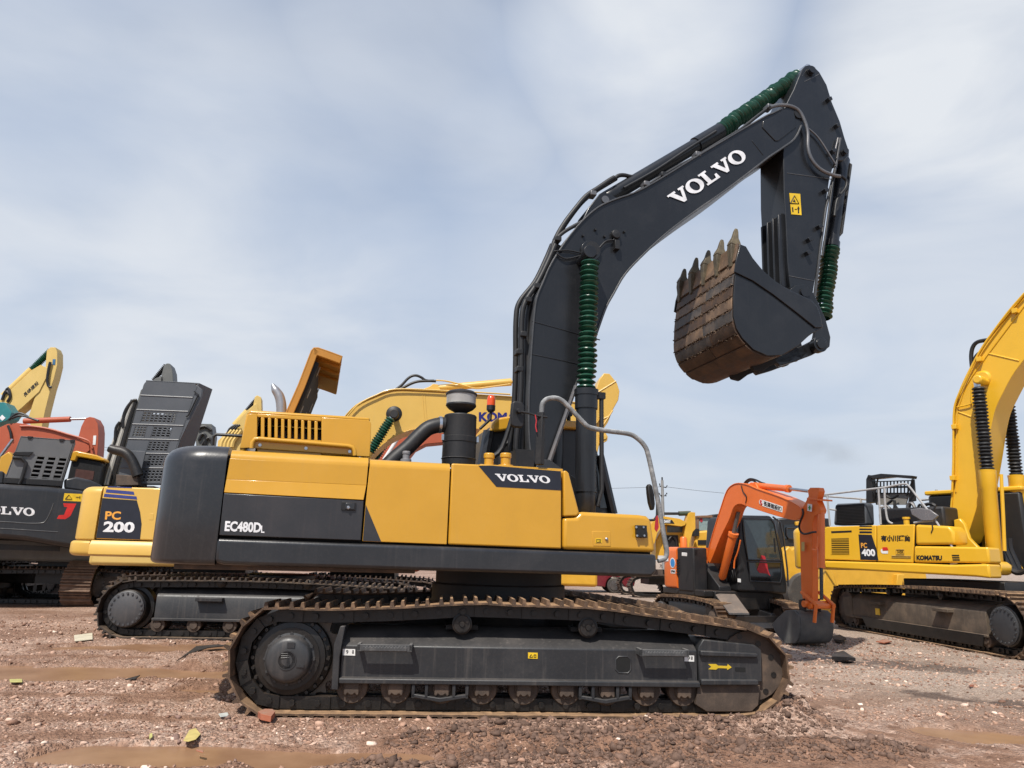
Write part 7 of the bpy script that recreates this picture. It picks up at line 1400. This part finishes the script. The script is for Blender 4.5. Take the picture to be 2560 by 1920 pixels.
# right-hand side of the yard is paler, dry gravel
sp_ = N(t, 'ShaderNodeSeparateXYZ'); t.links.new(pos, sp_.inputs[0])
pl_ = N(t, 'ShaderNodeMapRange'); pl_.inputs[1].default_value = 2.5; pl_.inputs[2].default_value = 5.5; t.links.new(sp_.outputs[0], pl_.inputs[0])
pl2 = N(t, 'ShaderNodeMapRange'); pl2.inputs[1].default_value = 7.2; pl2.inputs[2].default_value = 9.5; t.links.new(sp_.outputs[1], pl2.inputs[0])
plm = N(t, 'ShaderNodeMath', operation='MULTIPLY'); t.links.new(pl_.outputs[0], plm.inputs[0]); t.links.new(pl2.outputs[0], plm.inputs[1])
plm2 = N(t, 'ShaderNodeMath', operation='MULTIPLY'); t.links.new(plm.outputs[0], plm2.inputs[0]); plm2.inputs[1].default_value = .6
dry = N(t, 'ShaderNodeMix', data_type='RGBA'); t.links.new(plm2.outputs[0], dry.inputs[0]); t.links.new(cmx.outputs[2], dry.inputs[6])
dcol = ramp(t, [(0, (0.237, 0.187, 0.143)), (1, (0.592, 0.499, 0.406))], sxy.outputs[1]); t.links.new(dcol.outputs[0], dry.inputs[7])
ad_ = N(t, 'ShaderNodeAttribute'); ad_.attribute_name = 'ground_dark'; dp = N(t, 'ShaderNodeMix', data_type='RGBA', blend_type='MULTIPLY'); t.links.new(ad_.outputs['Fac'], dp.inputs[0]); t.links.new(dry.outputs[2], dp.inputs[6]); dp.inputs[7].default_value = (.42, .40, .40, 1)  # multiplies the painted left shade and the other dark patches into the colour
t.links.new(dp.outputs[2], b.inputs['Base Color'])
wet = ramp(t, [(.42, .62), (.58, .92)], n1.outputs[0]); t.links.new(wet.outputs[0], b.inputs['Roughness'])
dd = ramp(t, [(0, 1.), (.6, 0.)], vo.outputs['Distance']); dd2 = ramp(t, [(0, .6), (.6, 0.)], vo2.outputs['Distance'])
ad = N(t, 'ShaderNodeMath', operation='ADD'); t.links.new(dd.outputs[0], ad.inputs[0]); t.links.new(dd2.outputs[0], ad.inputs[1])
ad2 = N(t, 'ShaderNodeMath', operation='ADD'); t.links.new(ad.outputs[0], ad2.inputs[0]); t.links.new(n2.outputs[0], ad2.inputs[1])
bu = N(t, 'ShaderNodeBump'); bu.inputs['Strength'].default_value = .8; bu.inputs['Distance'].default_value = .022; t.links.new(ad2.outputs[0], bu.inputs['Height']); t.links.new(bu.outputs[0], b.inputs['Normal'])
b.inputs['Specular IOR Level'].default_value = .35
me.materials.append(gm); go = bpy.data.objects.new('ground', me); C.objects.link(go); tag(go, kind='structure')
# muddy water standing in the ruts
wm = bpy.data.materials.new('muddy_water'); wm.use_nodes = True; t = wm.node_tree; b = t.nodes['Principled BSDF']
geo = N(t, 'ShaderNodeNewGeometry'); n_ = N(t, 'ShaderNodeTexNoise', Scale=2.2, Detail=5.0, Roughness=.6); t.links.new(geo.outputs['Position'], n_.inputs[0])
cr = ramp(t, [(.3, (.23, .122, .066)), (.7, (.33, .19, .108))], n_.outputs[0]); t.links.new(cr.outputs[0], b.inputs['Base Color']); b.inputs['Roughness'].default_value = .34; b.inputs['Specular IOR Level'].default_value = .3
bu = N(t, 'ShaderNodeBump'); bu.inputs['Strength'].default_value = .12; bu.inputs['Distance'].default_value = .01; n3 = N(t, 'ShaderNodeTexNoise', Scale=14.0, Detail=3.0); t.links.new(geo.outputs['Position'], n3.inputs[0]); t.links.new(n3.outputs[0], bu.inputs['Height']); t.links.new(bu.outputs[0], b.inputs['Normal'])
for (a, b_, w_, d) in RUTS:
    e = (b_-a).normalized(); n = Vector((-e.y, e.x, 0)); q = MB(); k = 10
    vs = []
    for i in range(k+1):
        c = a - e*w_ + (b_-a + e*w_*2)*(i/k); wd = w_*1.0
        vs += [(c.x-n.x*wd, c.y-n.y*wd, WATER_Z), (c.x+n.x*wd, c.y+n.y*wd, WATER_Z)]
    q.add(vs, [[2*i, 2*i+1, 2*i+3, 2*i+2] for i in range(k)]); o = q.build('puddle', wm); tag(o, kind='structure')
# loose stones and soil clods
def blob(rs):
    ph = (1+sqrt(5))/2; V = np.array([(-1, ph, 0), (1, ph, 0), (-1, -ph, 0), (1, -ph, 0), (0, -1, ph), (0, 1, ph), (0, -1, -ph), (0, 1, -ph), (ph, 0, -1), (ph, 0, 1), (-ph, 0, -1), (-ph, 0, 1)], float)/1.9
    V *= rs.uniform(.50, 1.30, (12, 1)); V *= rs.uniform(.7, 1.25, (1, 3)); return V
FACES = np.array([(0, 11, 5), (0, 5, 1), (0, 1, 7), (0, 7, 10), (0, 10, 11), (1, 5, 9), (5, 11, 4), (11, 10, 2), (10, 7, 6), (7, 1, 8), (3, 9, 4), (3, 4, 2), (3, 2, 6), (3, 6, 8), (3, 8, 9), (4, 9, 5), (2, 4, 11), (6, 2, 10), (8, 6, 7), (9, 8, 1)])
def scatter(name, P, S, cols, flat, mat, sink=.3):
    n = len(P); rs = np.random.default_rng(len(P)); var = [blob(rs) for _ in range(40)]
    V = np.zeros((n, 12, 3)); ch = rs.integers(0, 40, n); an = rs.uniform(0, 2*pi, n)
    for k in range(40):
        m = ch == k; V[m] = var[k][None]
    fl = rs.uniform(flat[0], flat[1], n); el = rs.uniform(.75, 1.35, n)
    V[:, :, 0] *= el[:, None]; V[:, :, 2] *= fl[:, None]
    ti = rs.normal(0, .3, n); c, s = np.cos(ti)[:, None], np.sin(ti)[:, None]; x, z = V[:, :, 0].copy(), V[:, :, 2].copy(); V[:, :, 0] = c*x-s*z; V[:, :, 2] = s*x+c*z
    c, s = np.cos(an)[:, None], np.sin(an)[:, None]; x, y = V[:, :, 0].copy(), V[:, :, 1].copy(); V[:, :, 0] = c*x-s*y; V[:, :, 1] = s*x+c*y
    V *= S[:, None, None]; V += P[:, None, :]; V[:, :, 2] += (S*fl*(.5-sink))[:, None]
    me = bpy.data.meshes.new(name); me.vertices.add(n*12); me.vertices.foreach_set('co', V.astype(np.float32).ravel())
    F = (FACES[None]+(np.arange(n)*12)[:, None, None]).reshape(-1, 3); nf = len(F); me.loops.add(nf*3); me.polygons.add(nf)
    me.loops.foreach_set('vertex_index', F.ravel().astype(np.int32)); me.polygons.foreach_set('loop_start', (np.arange(nf)*3).astype(np.int32)); me.update(calc_edges=True)
    ca = me.attributes.new('tint', 'FLOAT_COLOR', 'POINT'); cc = np.repeat(cols, 12, 0); ca.data.foreach_set('color', np.concatenate([cc, np.ones((n*12, 1))], 1).astype(np.float32).ravel())
    me.materials.append(mat); o = bpy.data.objects.new(name, me); C.objects.link(o); tag(o, kind='stuff'); return o
sm_ = bpy.data.materials.new('stone'); sm_.use_nodes = True; t = sm_.node_tree; b = t.nodes['Principled BSDF']; at_ = N(t, 'ShaderNodeAttribute'); at_.attribute_name = 'tint'
geo = N(t, 'ShaderNodeNewGeometry'); n_ = N(t, 'ShaderNodeTexNoise', Scale=45.0, Detail=4.0, Roughness=.7); t.links.new(geo.outputs['Position'], n_.inputs[0])
vr_ = ramp(t, [(.3, .72), (.7, 1.15)], n_.outputs[0]); mm_ = N(t, 'ShaderNodeMix', data_type='RGBA', blend_type='MULTIPLY'); mm_.inputs[0].default_value = 1
t.links.new(at_.outputs['Color'], mm_.inputs[6]); t.links.new(vr_.outputs[0], mm_.inputs[7]); t.links.new(mm_.outputs[2], b.inputs['Base Color']); b.inputs['Roughness'].default_value = .8; b.inputs['Specular IOR Level'].default_value = .3
bu = N(t, 'ShaderNodeBump'); bu.inputs['Strength'].default_value = .5; bu.inputs['Distance'].default_value = .006; t.links.new(n_.outputs[0], bu.inputs['Height']); t.links.new(bu.outputs[0], b.inputs['Normal'])
def field(n, x0, x1, y0, y1, seed, dens=None, MUDS=()):
    rs = np.random.default_rng(seed); x = rs.uniform(x0, x1, n); y = rs.uniform(y0, y1, n); keep = np.ones(n, bool)
    xl = (x-O1[0])*cos(TY)+(y-O1[1])*sin(TY); yl = -(x-O1[0])*sin(TY)+(y-O1[1])*cos(TY)
    keep &= ~((np.abs(yl) < 1.72) & (np.abs(yl) > 1.02) & (np.abs(xl) < 2.75))
    for (a, b_, w_, d) in RUTS: bb = band(x, y, a, b_, w_); keep &= (bb+(.5*fbm(x, y, 2, .8)+.5*fbm(x, y, 4, 2.6))*(bb > 0) < .20) | (rs.random(n) < .05)
    for (a, b_, w_) in MUDS: bb = band(x, y, a, b_, w_); keep &= (bb*1.3+.8*fbm(x, y, 3, 2.)*(bb > 0) < .35) | (rs.random(n) < .22)
    if dens is not None: keep &= rs.random(n) < dens(x, y)
    return x[keep], y[keep], rs
def stone_cols(rs, n, x):
    pal = np.array([(0.240, 0.132, 0.089), (0.396, 0.240, 0.168), (0.508, 0.324, 0.234), (0.650, 0.446, 0.336), (0.877, 0.686, 0.551), (0.282, 0.179, 0.144)]); p = np.array([.24, .31, .24, .12, .03, .06])
    c = pal[rs.choice(6, n, p=p)]*rs.uniform(.8, 1.18, (n, 1)); return c
dn = lambda x, y: np.clip(.25+1.2*vnoise(x*.8+3, y*.8+8)-.55*np.clip(x/3, 0, 1)*(y < 7.6), .04, 1)
x, y, rs = field(40000, -6.0, 6.5, 5.2, 9.0, 11, dn, MUDS); s = np.clip(rs.lognormal(-4.85, .6, len(x)), .003, .05)
P = np.stack([x, y, gh(x, y)], 1); scatter('gravel', P, s, stone_cols(rs, len(x), x), (.4, .85), sm_)
x, y, rs = field(24000, -10, 11, 9.0, 16.0, 12, dn, MUDS); s = np.clip(rs.lognormal(-4.35, .5, len(x)), .007, .05)
P = np.stack([x, y, gh(x, y)], 1); scatter('gravel', P, s, stone_cols(rs, len(x), x), (.4, .8), sm_)
# dark soil clods thrown up along the front and beside the track
def clod_d(x, y):
    m = 0
    for (a, b_, w_, d) in MOUND: m = np.maximum(m, band(x, y, a, b_, w_*1.25))
    return np.clip(m*1.6, 0, 1)
x, y, rs = field(80000, -5, 6, 5.4, 8.6, 13, clod_d); s = np.clip(rs.lognormal(-4.8, .65, len(x)), .003, .05)
c = np.array([(.165, .102, .074)])*rs.uniform(.65, 1.35, (len(x), 1)); P = np.stack([x, y, gh(x, y)], 1); scatter('soil_clods', P, s, c, (.45, .95), sm_, .3)
